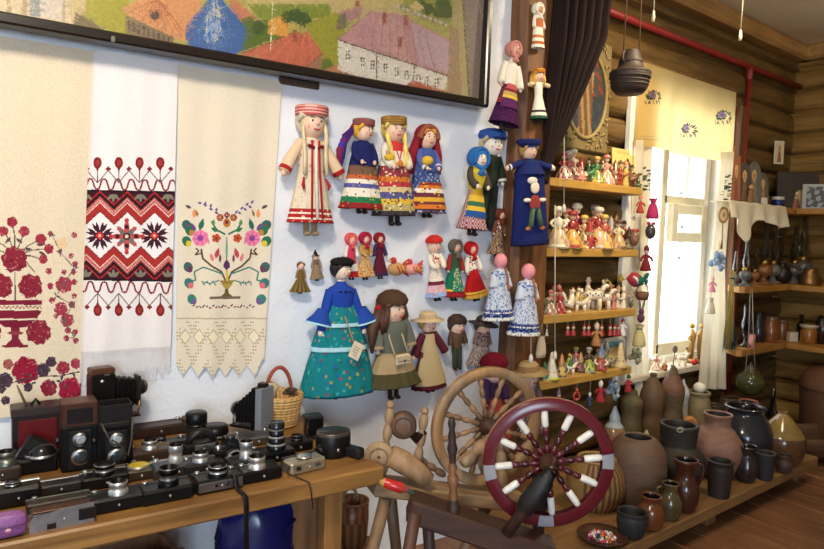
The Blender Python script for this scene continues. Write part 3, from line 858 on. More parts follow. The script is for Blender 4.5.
tC, _, _ = towel('embroidered_towel', 'cream towel with a colourful flowering tree and a pointed lace end', (178, 63), (282, 82), (262, 388), (176, 392), (230, 216, 194), drawC, (170, 180, 2.614), 230, 600, .014, .005, seed=9)

# ------------------------------------------------------------------ dolls
SKIN = c_(236, 196, 168); PINK = c_(238, 150, 160); CREAM = c_(226, 206, 176)
def bandfn(bands, pat=None, seed=0, depthk=1.0):
    """bands [(t_top, colour), ...] from the hem (t=0) up; pat = (kind, colours, chance)"""
    r = random.Random(seed)
    def f(t, th, i):
        c = bands[-1][1]
        for tt, cc in bands:
            if t <= tt: c = cc; break
        if pat:
            kind, cols, ch = pat
            if kind == 'speck' and r.random() < ch: c = r.choice(cols)
            if kind == 'plaid':
                if int(th * 6.4) % 2 == 0 and int(t * 16) % 2 == 0: c = cols[0]
                elif int(th * 6.4) % 2 == 0 or int(t * 16) % 2 == 0: c = cols[1]
            if kind == 'stripe' and int(th * ch) % 2 == 0: c = cols[0]
            if kind == 'check' and (int(th * ch) + int(t * 18)) % 2 == 0: c = cols[0]
        return c
    return f

def solid(c): return bandfn([(1, c)])

def doll(name, label, cat, foot, top, spec, place=None, group=None, off=None):
    """a standing or hanging cloth doll; foot/top are photo pixels of its lowest and highest point"""
    S = dict(hem=.07, waist=.52, r0=.2, r1=.08, sy=.62, sh=.74, shw=.095, hc=.845, hr=.085, skin=SKIN, skirt=solid(CREAM), bod=solid(CREAM), bodr=.085,
             sleeve=CREAM, cuff=None, slr=(.036, .042), hands=None, arms='down', hair=None, hairc=c_(90, 60, 40), hat=None, apron=None, shoes=c_(40, 30, 28), face=True,
             seed=hash(label) % 1000 if False else len(label), yaw=0, mat='cloth', pants=None, extra=None, headtilt=0, pleat=.05, bust=None)
    S.update(spec)
    place = place or onw
    dep = S['r0'] * S['sy']
    pf = place(*foot); pt = place(*top)
    h0 = (pt - pf).length
    o = dep * h0 * .92 if off is None else off
    pf = place(*foot, o); pt = place(*top, o)
    h = (pt - pf).length
    lean = math.atan2((pt - pf).dot(WD), pt.z - pf.z)
    root = thing(name, label, cat, pf, (0, lean, DL + S['yaw']), group)
    B = lambda: MB(Sx(h))
    sy = S['sy']; mat = S['mat']
    hem, waist, sh = S['hem'], S['waist'], S['sh']
    # legs and feet
    if S['shoes'] or S['pants']:
        for sx in (-1, 1):
            m = B(); lx = .035 if not S['pants'] else .05
            if S['pants']:
                m.tube([(sx * lx, 0, waist + .02), (sx * lx, 0, hem + .02), (sx * lx, 0, .03)], [.055, .05, .042], S['pants'], 10)
                m.build('trouser_leg', mat, root); m = B()
            m.tube([(sx * lx, 0, hem + .05), (sx * lx, -.004, .03)], [.02, .022], S['shoes'] if S['shoes'] else S['skin'], 8)
            m.ball((sx * lx, -.02, .02), (.026, .045, .02), S['shoes'] or S['skin'], 10, 6)
            m.build('shoe', 'matte', root)
    # skirt
    if not S['pants']:
        nr = 30; prof = []
        for i in range(nr + 1):
            t = i / nr
            rr = S['r0'] + (S['r1'] - S['r0']) * (t ** S.get('flare', .9))
            prof.append((rr, hem + (waist - hem) * t))
        if S.get('tiers'):
            prof = []; tz = []
            for q in range(len(S['tiers']) - 1):
                for e in range(4): prof.append(tuple(S['tiers'][q][d] + (S['tiers'][q + 1][d] - S['tiers'][q][d]) * e / 4 for d in (0, 1)))
            prof.append(S['tiers'][-1]); nr = len(prof)
        z0, z1 = prof[0][1], prof[-1][1]
        fn = S['skirt']; np_ = 14
        m = B()
        m.lathe([(max(prof[0][0] - .012, .01), z0 + .01)] + prof, lambda i, th, z: fn(min(1, max(0, (z - z0) / (z1 - z0))), th, i), 72, sy=sy,
                wob=lambda i, a: 1 + S['pleat'] * (1 - min(1, i / nr)) * sin(np_ * a + S['seed']))
        m.build('skirt', mat, root)
        if S['apron']:
            fa, t0, t1, ha = S['apron']
            def apf(a, t):
                tt = t0 + (t1 - t0) * t
                zz = z0 + (z1 - z0) * tt
                k = min(range(len(prof)), key=lambda q: abs(prof[q][1] - zz)); rr = prof[k][0] * 1.05 + .008
                an = -PI / 2 + (a - .5) * 2 * ha * (1 if t < .8 else .75)
                return (rr * cos(an), rr * sin(an) * sy - .004, zz)
            m = B(); m.grid(apf, 16, 18, lambda a, t: fa(t, a * 6, 0)); m.build('apron', mat, root)
    # bodice
    fb = S['bod']; br = S['bodr']; nb = 10; prof = []
    for i in range(nb + 1):
        t = i / nb
        rr = S['r1'] * 1.02 + (br - S['r1']) * min(1, t * 1.6) if t < .75 else br * (1 - ((t - .75) / .25) ** 2 * .55)
        prof.append((rr, waist - .01 + (sh + .02 - waist) * t))
    m = B(); m.lathe(prof + [(.03, sh + .035), (.028, sh + .06)], lambda i, th, z: fb(min(1, i / nb), th, i) if i < nb + 1 else S['skin'], 28, sy=.72)
    m.build('bodice', mat, root)
    if S['bust']:
        m = B()
        for (x, z, r, c) in S['bust']: m.ball((x, -br * .72 - .004, z), (r, r * .4, r), c, 8, 6)
        m.build('necklace', 'matte', root)
    # arms
    ar = S['arms']
    for sx in (-1, 1):
        if ar is None: continue
        if isinstance(ar, dict): pts = [Vector(p) for p in ar[sx]]
        else:
            P0 = Vector((sx * (S['shw'] - .015), 0, sh - .02))
            pts = {'down': [P0, P0 + Vector((sx * .05, -.01, -.12)), P0 + Vector((sx * .06, -.03, -.235))],
                   'out': [P0, P0 + Vector((sx * .08, -.01, -.03)), P0 + Vector((sx * .17, -.02, -.05))],
                   'wide': [P0, P0 + Vector((sx * .085, -.01, -.12)), P0 + Vector((sx * .15, -.03, -.24))],
                   'front': [P0, P0 + Vector((sx * .06, -.02, -.13)), P0 + Vector((sx * -.0, -.11, -.19))]}[ar]
        r0, r1 = S['slr']
        n_ = 8; path = []; rad = []; cc = []
        for i in range(n_ + 1):
            t = i / n_
            a_ = pts[0].lerp(pts[1], t); b_ = pts[1].lerp(pts[2], t); path.append(a_.lerp(b_, t)); rad.append(r0 + (r1 - r0) * t)
            cc.append(S['cuff'] if (S['cuff'] and t > .76) else S['sleeve'])
        m = B(); m.tube(path, rad, cc, 10); m.build('sleeve', mat, root)
        e = path[-1]; dv = (path[-1] - path[-2]).normalized()
        m = B(); m.ball(e + dv * .016, (.02, .018, .026), S['hands'] or S['skin'], 8, 6)
        m.tube([e + dv * .02 + Vector((-sx * .01, -.005, 0)), e + dv * .035 + Vector((-sx * .022, -.012, 0))], [.008, .006], S['hands'] or S['skin'], 6)
        m.build('hand', 'skin', root)
    # head
    hc, hr = S['hc'], S['hr']; ty = S['headtilt']
    HM = Matrix.Translation((0, 0, hc)) @ rotm(rx=ty, rz=S.get('headyaw', 0))
    m = MB(Sx(h) @ HM)
    m.ball((0, 0, 0), (hr * .92, hr * .92, hr * 1.06), S['skin'], 18, 12)
    if S['face']: m.ball((0, -hr * .95, -hr * .05), (hr * .12, hr * .14, hr * .13), S['skin'], 8, 6)
    hd = m.build('head', 'skin', root)
    if S['face']:
        m = MB(Sx(h) @ HM)
        for sx in (-1, 1):
            a = .38 * sx
            m.ball((hr * .86 * sin(a) , -hr * .86 * cos(a), hr * .12), (hr * .12, hr * .07, hr * .13), c_(250, 246, 240), 8, 6)
            m.ball((hr * .86 * sin(a) , -hr * .92 * cos(a), hr * .12), (hr * .08, hr * .05, hr * .09), S.get('eyec', c_(40, 34, 40)), 8, 6)
            m.tube([(hr * .9 * sin(a - .16), -hr * .9 * cos(a - .16), hr * .32), (hr * .9 * sin(a), -hr * .9 * cos(a), hr * .37), (hr * .88 * sin(a + .18), -hr * .88 * cos(a + .18), hr * .3)], hr * .03, c_(96, 66, 50), 5)
            m.ball((hr * .82 * sin(a * 1.5), -hr * .82 * cos(a * 1.5), -hr * .25), (hr * .17, hr * .06, hr * .14), S.get('cheek', c_(232, 150, 130)), 8, 5)
        m.tube([(-hr * .2, -hr * .84, -hr * .42), (0, -hr * .9, -hr * .47), (hr * .2, -hr * .84, -hr * .42)], hr * .055, c_(190, 60, 56), 6)
        m.build('face', 'skin', hd)
    hc_ = S['hairc']; hs = S['hair']
    if hs:
        m = MB(Sx(h) @ HM)
        m.ball((0, hr * .28, hr * .2), (hr * 1.08, hr * .98, hr * 1.08), hc_, 16, 10)
        for k in range(9):
            a = PI * (k / 8) ; x = cos(a) * hr * .98
            m.tube([(x * .5, -hr * .55, hr * .88), (x * .95, -hr * .45, hr * .5), (x * 1.05, -hr * .1, hr * .1)], [hr * .16, hr * .2, hr * .16], hc_, 6)
        if hs in ('long', 'bigside'):
            for sx in (-1, 1):
                for k in range(5):
                    m.tube([(sx * hr * .9, hr * (k * .22 - .3), hr * .2), (sx * hr * (1.15 + .1 * (k % 2)), hr * (k * .2 - .3), -hr * .6), (sx * hr * (1.05 + .16 * k % .3), hr * (k * .22 - .2), -hr * (1.5 + .2 * (k % 3)))], [hr * .26, hr * .3, hr * .12], hc_, 7)
        if hs == 'bigside':
            for k in range(6):
                m.tube([(-hr * .8, hr * .3, hr * (.3 - .1 * k)), (-hr * (1.5 + .1 * k), hr * .3, -hr * (.6 + .1 * k)), (-hr * (1.75 + .12 * (k % 3)), hr * .3, -hr * (1.9 + .2 * k))], [hr * .35, hr * .42, hr * .1], hc_, 7)
        if hs == 'braids':
            for sx in (-1, 1):
                pts = [(sx * hr * (.95 - .05 * k), -hr * .25 - hr * .12 * k, -hr * .2 - hr * .42 * k) for k in range(8)]
                m.tube(pts, [hr * (.2 + .05 * (k % 2)) for k in range(8)], hc_, 7)
        if hs == 'braid':
            pts = [(hr * (.8), -hr * .3 - hr * .08 * k, -hr * .2 - hr * .5 * k) for k in range(9)]
            m.tube(pts, [hr * (.24 + .06 * (k % 2)) for k in range(9)], hc_, 7)
        m.build('hair', 'hair', hd)
    if S['hat']:
        hat(h, HM, hr, S['hat'], hd, mat)
    if S['extra']: S['extra'](root, h, B, S)
    return root

def hat(h, HM, hr, spec, parent, mat='cloth'):
    kind, c1, c2 = (list(spec) + [None])[:3]; c2 = c2 or c1
    m = MB(Sx(h) @ HM)
    if kind == 'band':           # upright band around the head
        m.lathe([(hr * .98, hr * .45), (hr * 1.08, hr * .5), (hr * 1.14, hr * 1.15), (hr * 1.05, hr * 1.2), (0, hr * 1.24)], lambda i, th, z: c2 if (int(th * 7) + i) % 2 == 0 and i < 3 else c1, 26)
        for k in range(6):
            z0 = hr * (.52 + .1 * k)
            m.lathe([(hr * 1.1, z0), (hr * 1.17, z0 + .05 * hr), (hr * 1.1, z0 + .1 * hr)], c2 if k % 2 else c1, 26)
        nm = 'headband'
    elif kind == 'kokoshnik':
        pts = []
        for k in range(15):
            a = PI * k / 14; pts.append((hr * 1.5 * cos(a), hr * (.1 + 1.55 * sin(a) ** .8)))
        m.prism([(x, z) for x, z in pts], -hr * .25, hr * .05, c1)
        m.lathe([(hr * 1.0, hr * .45), (hr * 1.06, hr * .75)], c2, 20)
        for k in range(11):
            a = PI * (k + .5) / 11; m.ball((hr * 1.2 * cos(a), -hr * .27, hr * (.15 + 1.25 * sin(a) ** .8)), hr * .1, c2, 8, 5)
        nm = 'headdress'
    elif kind == 'scarf':
        m.ball((0, hr * .2, hr * .12), (hr * 1.2, hr * 1.08, hr * 1.2), c1, 18, 10)
        pts = [(cos(a) * hr * .98, -hr * (.6 - .05 * abs(cos(a))), sin(a) * hr * 1.02 + hr * .05) for a in np.linspace(-.75, PI + .75, 18)]
        m.tube(pts, hr * .2, c1, 8)
        m.tube([(-hr * .75, -hr * .5, -hr * .75), (0, -hr * .75, -hr * 1.1), (hr * .75, -hr * .5, -hr * .75)], [hr * .2, hr * .28, hr * .2], c1, 8)
        for sx in (-1, 1): m.tube([(0, -hr * .8, -hr * 1.1), (sx * hr * .35, -hr * .85, -hr * 1.8)], [hr * .15, hr * .26], c2, 7)
        nm = 'headscarf'
    elif kind == 'drape':        # tall scarf hanging behind the shoulders
        m.ball((0, hr * .25, hr * .2), (hr * 1.2, hr * 1.05, hr * 1.25), c1, 18, 10)
        pts = [(cos(a) * hr * 1.0, -hr * .5, sin(a) * hr * 1.05 + hr * .1) for a in np.linspace(-.2, PI + .2, 16)]
        m.tube(pts, hr * .24, c2, 8)
        for sx in (-1, 1): m.tube([(sx * hr * 1.0, hr * .1, hr * .1), (sx * hr * 1.5, hr * .3, -hr * 1.6), (sx * hr * 1.6, hr * .3, -hr * 3.4)], [hr * .4, hr * .5, hr * .3], c1, 8)
        nm = 'headscarf'
    elif kind == 'brim':
        m.lathe([(hr * 1.9, hr * .42), (hr * 1.95, hr * .46), (hr * 1.06, hr * .62), (hr * .98, hr * 1.15), (hr * .7, hr * 1.4), (0, hr * 1.46)], [c1, c1, c2, c1, c1, c1], 26, wob=lambda i, a: 1 + (.06 * sin(3 * a) if i < 2 else 0))
        m.lathe([(hr * 1.9, hr * .42), (hr * .98, hr * .5)], c1, 26)
        nm = 'hat'
    elif kind == 'cap':
        m.lathe([(hr * 1.1, hr * .38), (hr * 1.25, hr * .7), (hr * 1.1, hr * 1.1), (hr * .6, hr * 1.3), (0, hr * 1.34)], c1, 20)
        m.ball((0, -hr * .95, hr * .48), (hr * .75, hr * .55, hr * .1), c2, 12, 6)
        nm = 'cap'
    elif kind == 'beret':
        m.ball((hr * .1, 0, hr * .85), (hr * 1.45, hr * 1.2, hr * .52), c1, 18, 8); m.lathe([(hr * 1.0, hr * .5), (hr * 1.04, hr * .7)], c2, 18)
        m.ball((hr * .1, 0, hr * 1.36), hr * .1, c1, 8, 5)
        nm = 'beret'
    elif kind == 'cone':
        m.lathe([(hr * 1.5, hr * .5), (hr * .95, hr * .6), (hr * .5, hr * 1.5), (hr * .08, hr * 2.6), (0, hr * 2.65)], c1, 18); nm = 'pointed_hat'
    elif kind == 'wide':         # broad flat headdress like a boat
        m.lathe([(hr * 1.0, hr * .45), (hr * 1.5, hr * .75), (hr * 1.95, hr * 1.2), (hr * 1.6, hr * 1.45), (0, hr * 1.5)], c1, 26, sy=.6); m.lathe([(hr * 1.02, hr * .4), (hr * 1.08, hr * .6)], c2, 20); nm = 'headdress'
    elif kind == 'knit':
        m.lathe([(hr * 1.1, hr * .42), (hr * 1.2, hr * .7), (hr * 1.0, hr * 1.1), (hr * .5, hr * 1.42), (0, hr * 1.5)], c1, 20); nm = 'hat'
    elif kind == 'bow':
        m.lathe([(hr * 1.06, hr * .45), (hr * 1.1, hr * .7)], c1, 18)
        for sx in (-1, 1): m.ball((sx * hr * .5, -hr * .3, hr * 1.2), (hr * .55, hr * .2, hr * .35), c2, 10, 6)
        nm = 'bow'
    return m.build(nm, mat, parent)

G1 = 'dolls hung on the white wall'; G2 = 'dolls hung on the timber post'
W_, R_, DR = c_(238, 228, 210), c_(178, 38, 40), c_(120, 26, 34)
NAVY, BLUE, GRN, YEL, ORG, PUR, BLK, BRN = c_(34, 38, 92), c_(46, 84, 176), c_(44, 128, 84), c_(226, 186, 64), c_(214, 120, 48), c_(84, 44, 120), c_(32, 28, 32), c_(96, 66, 44)
OLV, TAN, GRY = c_(104, 92, 58), c_(188, 160, 120), c_(120, 116, 110)

def cuts(root, h, B, S):      # red trimmed robe edge of the white doll
    m = B()
    for x in (-.028, .028):
        m.tube([(x, -.075, .72), (x * 1.1, -.088, .5), (x * 1.6, -.125, .13)], .008, R_, 6)
    m.tube([(0, -.085, .68), (0, -.09, .5), (0, -.13, .13)], .012, W_, 6)
    for x in (-.05, -.02, .02, .05): m.ball((x, -.082, .66 + abs(x) * .3), (.02, .012, .014), DR, 8, 5)
    for x in (-.09, .09):
        m.tube([(x, -.07, .44), (x * 1.2, -.1, .38), (x * 1.1, -.1, .35)], [.006, .014, .006], R_, 6)
    m.build('red_trim', 'cloth', root)
    m = B()
    for sx in (-1, 1): m.tube([(sx * .085, -.03, .87), (sx * .095, -.06, .78), (sx * .085, -.08, .6), (sx * .09, -.09, .46)], .016, c_(216, 198, 160), 7)
    m.build('braid', 'hair', root)
doll('folk_doll', 'tall white robed cloth doll with red hem bands and pale braids', 'doll', (310, 236), (312, 104),
     dict(hem=.1, waist=.5, r0=.185, r1=.1, skirt=bandfn([(.06, R_), (.1, W_), (.16, R_), (.2, W_), (.25, R_), (1, c_(226, 208, 182))], ('speck', [c_(206, 186, 160), c_(214, 190, 170)], .12)), bod=bandfn([(1, c_(226, 208, 182))], ('speck', [c_(196, 150, 140)], .12)), bodr=.1, sleeve=c_(228, 198, 164), cuff=R_, slr=(.035, .05), arms='wide',
          hat=('band', c_(200, 90, 84), c_(230, 190, 176)), hair='bob', hairc=c_(222, 210, 186), shoes=c_(150, 128, 96), hr=.11, hc=.85, extra=cuts, hands=c_(226, 190, 160)), group=G1)
def ribbons(root, h, B, S):
    m = B()
    for k in range(4): m.tube([(-.06 - .01 * k, .03, .9), (-.2 - .02 * k, .02, .78 - .05 * k), (-.22 - .012 * k, .02, .55 - .05 * k)], [.03, .034, .02], [c_(70, 40, 110), c_(110, 40, 120), c_(60, 60, 170), c_(130, 40, 70)][k], 7)
    m.build('ribbon', 'cloth', root)
doll('folk_doll', 'doll in dark jacket with purple ribbons and green white red striped skirt', 'doll', (361, 214), (364, 116),
     dict(r0=.25, r1=.15, flare=.8, hem=.05, waist=.5, bodr=.11, skirt=bandfn([(.12, c_(150, 40, 44)), (.28, c_(40, 120, 80)), (.45, W_), (.56, c_(90, 90, 160)), (.68, W_), (.75, c_(200, 100, 60)), (1, c_(120, 90, 70))], ('speck', [c_(90, 60, 50), c_(190, 170, 60)], .07)), bod=solid(NAVY),
          sleeve=NAVY, hat=('band', c_(170, 60, 60), c_(120, 110, 100)), hair='bob', hairc=c_(222, 170, 50), extra=ribbons, arms='front', headyaw=.5, hr=.1), group=G1)
def medal(root, h, B, S):
    m = B(); m.ball((0, -.105, .55), (.032, .012, .032), ORG, 10, 6); m.tube([(-.05, -.07, .74), (0, -.098, .58), (.05, -.07, .74)], .008, c_(210, 60, 80), 6); m.build('medallion', 'matte', root)
    m = B(); m.ball((-.11, -.1, .6), (.05, .04, .035), YEL, 10, 6); m.ball((-.13, -.11, .64), .022, c_(200, 160, 110), 8, 6); m.build('cloth_bird', 'cloth', root)
doll('folk_doll', 'doll with tall golden headdress, long yellow braids and many-banded skirt', 'doll', (394, 226), (394, 113),
     dict(hem=.09, r0=.215, r1=.15, flare=.8, waist=.54, bodr=.1, skirt=bandfn([(.1, c_(60, 54, 60)), (.24, c_(190, 170, 110)), (.34, YEL), (.46, c_(90, 90, 140)), (.56, c_(214, 190, 140)), (.68, c_(190, 60, 70)), (.78, ORG), (1, c_(150, 60, 70))], ('speck', [c_(90, 60, 60), c_(230, 210, 160)], .18)),
          bod=bandfn([(.55, W_), (1, c_(206, 60, 56))]), sleeve=W_, hat=('band', c_(176, 140, 56), c_(140, 90, 60)), hair='braids', hairc=c_(236, 206, 110), extra=medal, shoes=BLK, arms='front', hr=.1), group=G1)
def basketball(root, h, B, S):
    m = B(); m.ball((-.08, -.13, .6), (.07, .045, .05), YEL, 10, 7); m.build('bundle', 'cloth', root)
doll('folk_doll', 'doll with long dark red headscarf, blue flowered dress and orange banded apron', 'doll', (426, 218), (427, 124),
     dict(r0=.24, r1=.15, flare=.8, hem=.05, bodr=.11, waist=.5, skirt=bandfn([(.2, c_(90, 70, 80)), (1, c_(70, 90, 140))], ('speck', [c_(180, 180, 200), c_(40, 50, 110)], .3)), bod=solid(c_(70, 90, 150)), sleeve=c_(90, 100, 170), cuff=W_,
          apron=(bandfn([(.15, ORG), (.3, c_(120, 60, 60)), (.45, c_(226, 170, 60)), (.6, c_(110, 50, 60)), (.75, W_), (.9, ORG), (1, c_(150, 60, 40))], ('speck', [YEL, DR], .12)), .1, .72, 1.15), hat=('drape', c_(140, 36, 50), c_(150, 90, 66)), hair='bob', hairc=c_(224, 160, 60), extra=basketball, arms='front', hr=.11), group=G1)
# teal dress doll with paper tag
TEAL = c_(26, 124, 132); LACE = c_(170, 214, 226)
tt = []
for (r, z) in ((.285, .04), (.27, .12), (.25, .2), (.225, .29), (.205, .345), (.218, .35), (.21, .38), (.185, .45), (.165, .51), (.178, .515), (.165, .54), (.135, .6), (.1, .655), (.085, .68)): tt.append((r, z))
_r = random.Random(5)
def teal(t, th, i):
    if 18 <= i <= 24 or 37 <= i <= 40: return LACE
    q = _r.random()
    return TEAL if q < .84 else _r.choice([c_(140, 70, 100), c_(150, 150, 90), c_(40, 100, 160), c_(30, 110, 104), c_(60, 160, 150)])
def tealx(root, h, B, S):
    for sx in (-1, 1):
        m = B(); m.lathe([(.035, 0), (.06, -.05), (.1, -.1)], [c_(40, 74, 160), c_(40, 74, 160)], 16, at=(sx * .15, -.03, .64), M=rotm(ry=-sx * .25), sy=.7); m.lathe([(.1, -.1), (.104, -.112)], LACE, 16, at=(sx * .15, -.03, .64), M=rotm(ry=-sx * .25), sy=.7); m.build('flared_cuff', 'cloth', root)
    m = B()
    for k in range(12):
        a = 2 * PI * k / 12; m.ball((.06 * cos(a), .05 * sin(a), .755), (.03, .03, .014), BLK, 8, 5)
    m.build('collar', 'cloth', root)
    m = B(); m.box((.02, -.205, .37), (.085, .006, .115), c_(226, 212, 184), M=rotm(ry=.5, rx=-.12), bev=.001)
    for k in range(4): m.box((.02 - .006 * k, -.2125 - .002, .395 - .017 * k), (.05 - .006 * k, .001, .005), c_(150, 130, 110), M=rotm(ry=.5, rx=-.12), bev=.0003)
    m.build('paper_tag', 'matte', root)
    m = B(); m.tube([(-.04, -.14, .6), (-.02, -.17, .52), (.0, -.2, .43)], .004, c_(190, 150, 90), 5); m.build('tag_string', 'cloth', root)
doll('dress_doll', 'large doll in flounced teal flowered dress and blue flared sleeves with paper tag', 'doll', (338, 398), (342, 256),
     dict(tiers=tt, sy=.55, waist=.66, sh=.79, skirt=teal, bod=solid(c_(38, 70, 165)), bodr=.1, r1=.085, sleeve=c_(38, 70, 165), slr=(.036, .03), arms={s: [(s * .08, 0, .76), (s * .13, -.02, .64), (s * .165, -.04, .49)] for s in (-1, 1)}, hat=('beret', BLK), hair='bob', hairc=BLK,
          hr=.068, hc=.9, headyaw=.5, extra=tealx, skin=c_(240, 216, 192), pleat=.03, shoes=c_(30, 90, 80), hands=c_(236, 216, 196)), group=G1)
def satchel(root, h, B, S):
    m = B(); m.box((.0, -.17, .4), (.15, .04, .1), c_(206, 186, 156), bev=.015); m.box((.0, -.195, .415), (.15, .012, .05), c_(190, 168, 136), bev=.005); m.ball((0, -.205, .395), .012, BRN, 8, 5); m.build('satchel', 'leather', root)
    m = B(); m.tube([(-.07, -.15, .44), (-.09, -.09, .6), (-.06, -.05, .75)], .008, c_(196, 176, 140), 6); m.tube([(.07, -.15, .44), (.04, -.11, .6), (-.02, -.05, .76)], .008, c_(196, 176, 140), 6); m.build('strap', 'leather', root)
    m = B(); m.ball((-.15, -.02, .86), (.04, .02, .03), R_, 8, 5); m.tube([(-.15, -.02, .86), (-.17, -.03, .76)], [.012, .02], R_, 6); m.build('red_ribbon', 'cloth', root)
doll('porcelain_doll', 'porcelain girl doll in brown fur hat with olive jacket and pale satchel', 'doll', (393, 399), (392, 291),
     dict(r0=.29, r1=.14, hem=.14, waist=.46, skirt=bandfn([(.4, c_(84, 76, 50)), (1, c_(176, 150, 112))]), bod=solid(c_(100, 104, 92)), bodr=.15, shw=.13, sleeve=c_(104, 106, 94), cuff=c_(180, 156, 118), slr=(.05, .062), hat=('knit', c_(84, 60, 44)), hair='bigside', hairc=c_(84, 52, 36), hr=.125, hc=.83,
          extra=satchel, headyaw=.35, shoes=c_(50, 38, 30), sy=.6), group=G1)
doll('porcelain_doll', 'small porcelain doll in beige hat, maroon sleeves and long beige pinafore', 'doll', (429, 392), (428, 311),
     dict(r0=.24, r1=.11, hem=.06, waist=.52, skirt=bandfn([(.3, c_(84, 30, 44)), (1, c_(110, 50, 56))]), apron=(solid(c_(186, 164, 124)), .12, 1, 1.3), bod=bandfn([(.8, c_(190, 168, 130)), (1, c_(90, 40, 44))]), sleeve=c_(92, 36, 46), slr=(.045, .052), arms='wide', hat=('brim', c_(206, 182, 140), c_(186, 160, 120)), hair='bob', hairc=c_(206, 164, 96), hr=.105, headyaw=.25), group=G1)
doll('porcelain_doll', 'little boy doll with brown fur cap and dark green trousers', 'doll', (457, 370), (457, 316),
     dict(pants=c_(66, 68, 54), hem=.08, waist=.42, bod=solid(c_(110, 84, 64)), bodr=.15, shw=.13, sleeve=c_(90, 70, 56), slr=(.05, .05), hat=('knit', c_(70, 54, 44)), hair='bob', hairc=c_(70, 48, 36), hr=.155, hc=.81, r0=.15), group=G1)
doll('porcelain_doll', 'little seated doll in dark wide hat and grey patterned coat', 'doll', (479, 370), (484, 317),
     dict(r0=.29, r1=.16, hem=.1, waist=.46, skirt=bandfn([(1, c_(150, 134, 124))], ('speck', [c_(90, 70, 80), c_(190, 180, 170)], .4)), bod=bandfn([(1, c_(130, 110, 104))], ('speck', [c_(80, 60, 70)], .3)), bodr=.16, shw=.14, sleeve=c_(120, 100, 96), hat=('brim', c_(76, 64, 58), c_(56, 44, 44)), hair='bob', hairc=c_(90, 60, 44), hr=.15, hc=.81, headtilt=.15), group=G1)
doll('figurine_doll', 'small tan doll with broad olive skirt on the wall above the teal doll', 'doll', (300, 294), (301, 261),
     dict(r0=.34, waist=.55, skirt=bandfn([(1, c_(128, 104, 58))], ('stripe', [c_(84, 66, 40)], 4)), bod=solid(c_(120, 90, 56)), sleeve=c_(140, 110, 70), hair='bun', hairc=c_(120, 70, 50), hr=.11, face=True), group=G1)
doll('figurine_doll', 'small grey doll in a black pointed hat', 'doll', (317, 281), (315, 247),
     dict(r0=.22, waist=.5, sh=.64, hc=.7, skirt=solid(c_(146, 122, 92)), bod=solid(c_(110, 96, 84)), sleeve=c_(150, 126, 98), hat=('cone', BLK), hair='bob', hairc=c_(200, 170, 130), hr=.09), group=G1)
doll('figurine_doll', 'small doll in pink scarf and white skirt, start of a close trio', 'doll', (351, 280), (351, 232), dict(r0=.2, skirt=bandfn([(.25, R_), (.6, W_), (1, c_(200, 60, 80))]), bod=solid(c_(214, 60, 96)), sleeve=W_, hat=('scarf', c_(226, 90, 96)), hair='bob', hairc=c_(220, 180, 100), hr=.11), group=G1)
doll('figurine_doll', 'small doll in crimson scarf and yellow flowered apron, middle of a close trio', 'doll', (365, 280), (365, 231), dict(r0=.23, skirt=bandfn([(1, c_(206, 170, 120))], ('speck', [R_, c_(120, 60, 60), YEL], .35)), bod=solid(c_(196, 150, 70)), sleeve=c_(190, 150, 90), hat=('scarf', c_(176, 40, 66)), hr=.11, arms='front'), group=G1)
doll('figurine_doll', 'small doll in long dark maroon dress beside the doll with yellow apron', 'doll', (380, 279), (379, 231), dict(r0=.19, skirt=bandfn([(.15, c_(60, 40, 70)), (1, c_(92, 30, 48))]), bod=solid(c_(100, 28, 44)), sleeve=c_(60, 50, 90), hat=('scarf', c_(150, 36, 46)), hr=.1), group=G1)
def fan(label, foot, top, c1, c2):
    """toy bird with a spread tail pinned to the wall"""
    pf = onw(*foot, .03); h = (onw(*top, .03) - pf).length
    root = thing('toy_bird', label, 'toy', pf, (0, 0, DL), 'toy birds pinned to the wall')
    m = MB(Sx(h)); m.ball((0, -.1, .35), (.5, .3, .33), c1, 16, 9); m.build('body', 'cloth', root)
    m = MB(Sx(h)); m.ball((-.2, -.12, .78), .17, c2, 12, 8); m.tube([(-.34, -.14, .76), (-.5, -.16, .72)], [.06, .01], YEL, 6); m.build('head', 'cloth', root)
    m = MB(Sx(h))
    for k in range(5): m.tube([(.3, -.05, .35), (.55, -.05, .4 + .1 * (k - 2)), (.8, -.03, .42 + .22 * (k - 2))], [.1, .12, .03], [c2, c_(220, 150, 80)][k % 2], 6)
    m.build('tail', 'cloth', root)
    m = MB(Sx(h))
    for k in range(4): m.tube([(-.1 + .08 * k, -.35, .5), (.05 + .1 * k, -.38, .2)], [.07, .03], [c2, c_(206, 170, 90)][k % 2], 6)
    m.build('wing', 'cloth', root)
fan('tan and red toy bird pinned beside the trio of small dolls', (395, 276), (395, 256), c_(196, 150, 100), c_(190, 60, 60))
fan('pinkish toy bird with spread tail, the one further from the small trio', (411, 275), (411, 258), c_(226, 160, 150), c_(206, 70, 80))
doll('figurine_doll', 'doll in tall red headscarf with white flowered top and pink blue hem', 'doll', (437, 301), (434, 236), dict(r0=.2, waist=.5, skirt=bandfn([(.18, c_(150, 180, 220)), (.42, c_(220, 180, 190)), (.55, c_(110, 40, 60)), (1, W_)], ('speck', [c_(200, 60, 60)], .06)), bod=bandfn([(1, W_)], ('speck', [R_], .3)), sleeve=W_, hat=('knit', c_(200, 50, 44)), hr=.115, hc=.85, arms='front'), group=G1)
doll('figurine_doll', 'doll in grey scarf with emerald green skirt over red hem', 'doll', (453, 301), (456, 237), dict(r0=.23, skirt=bandfn([(.2, c_(150, 36, 40)), (.26, YEL), (1, c_(30, 110, 84))]), bod=solid(c_(60, 84, 60)), sleeve=c_(150, 50, 50), hat=('scarf', c_(110, 100, 88)), apron=(bandfn([(1, c_(46, 130, 110))], ('speck', [YEL, W_], .2)), .2, 1, .5), hr=.095), group=G1)
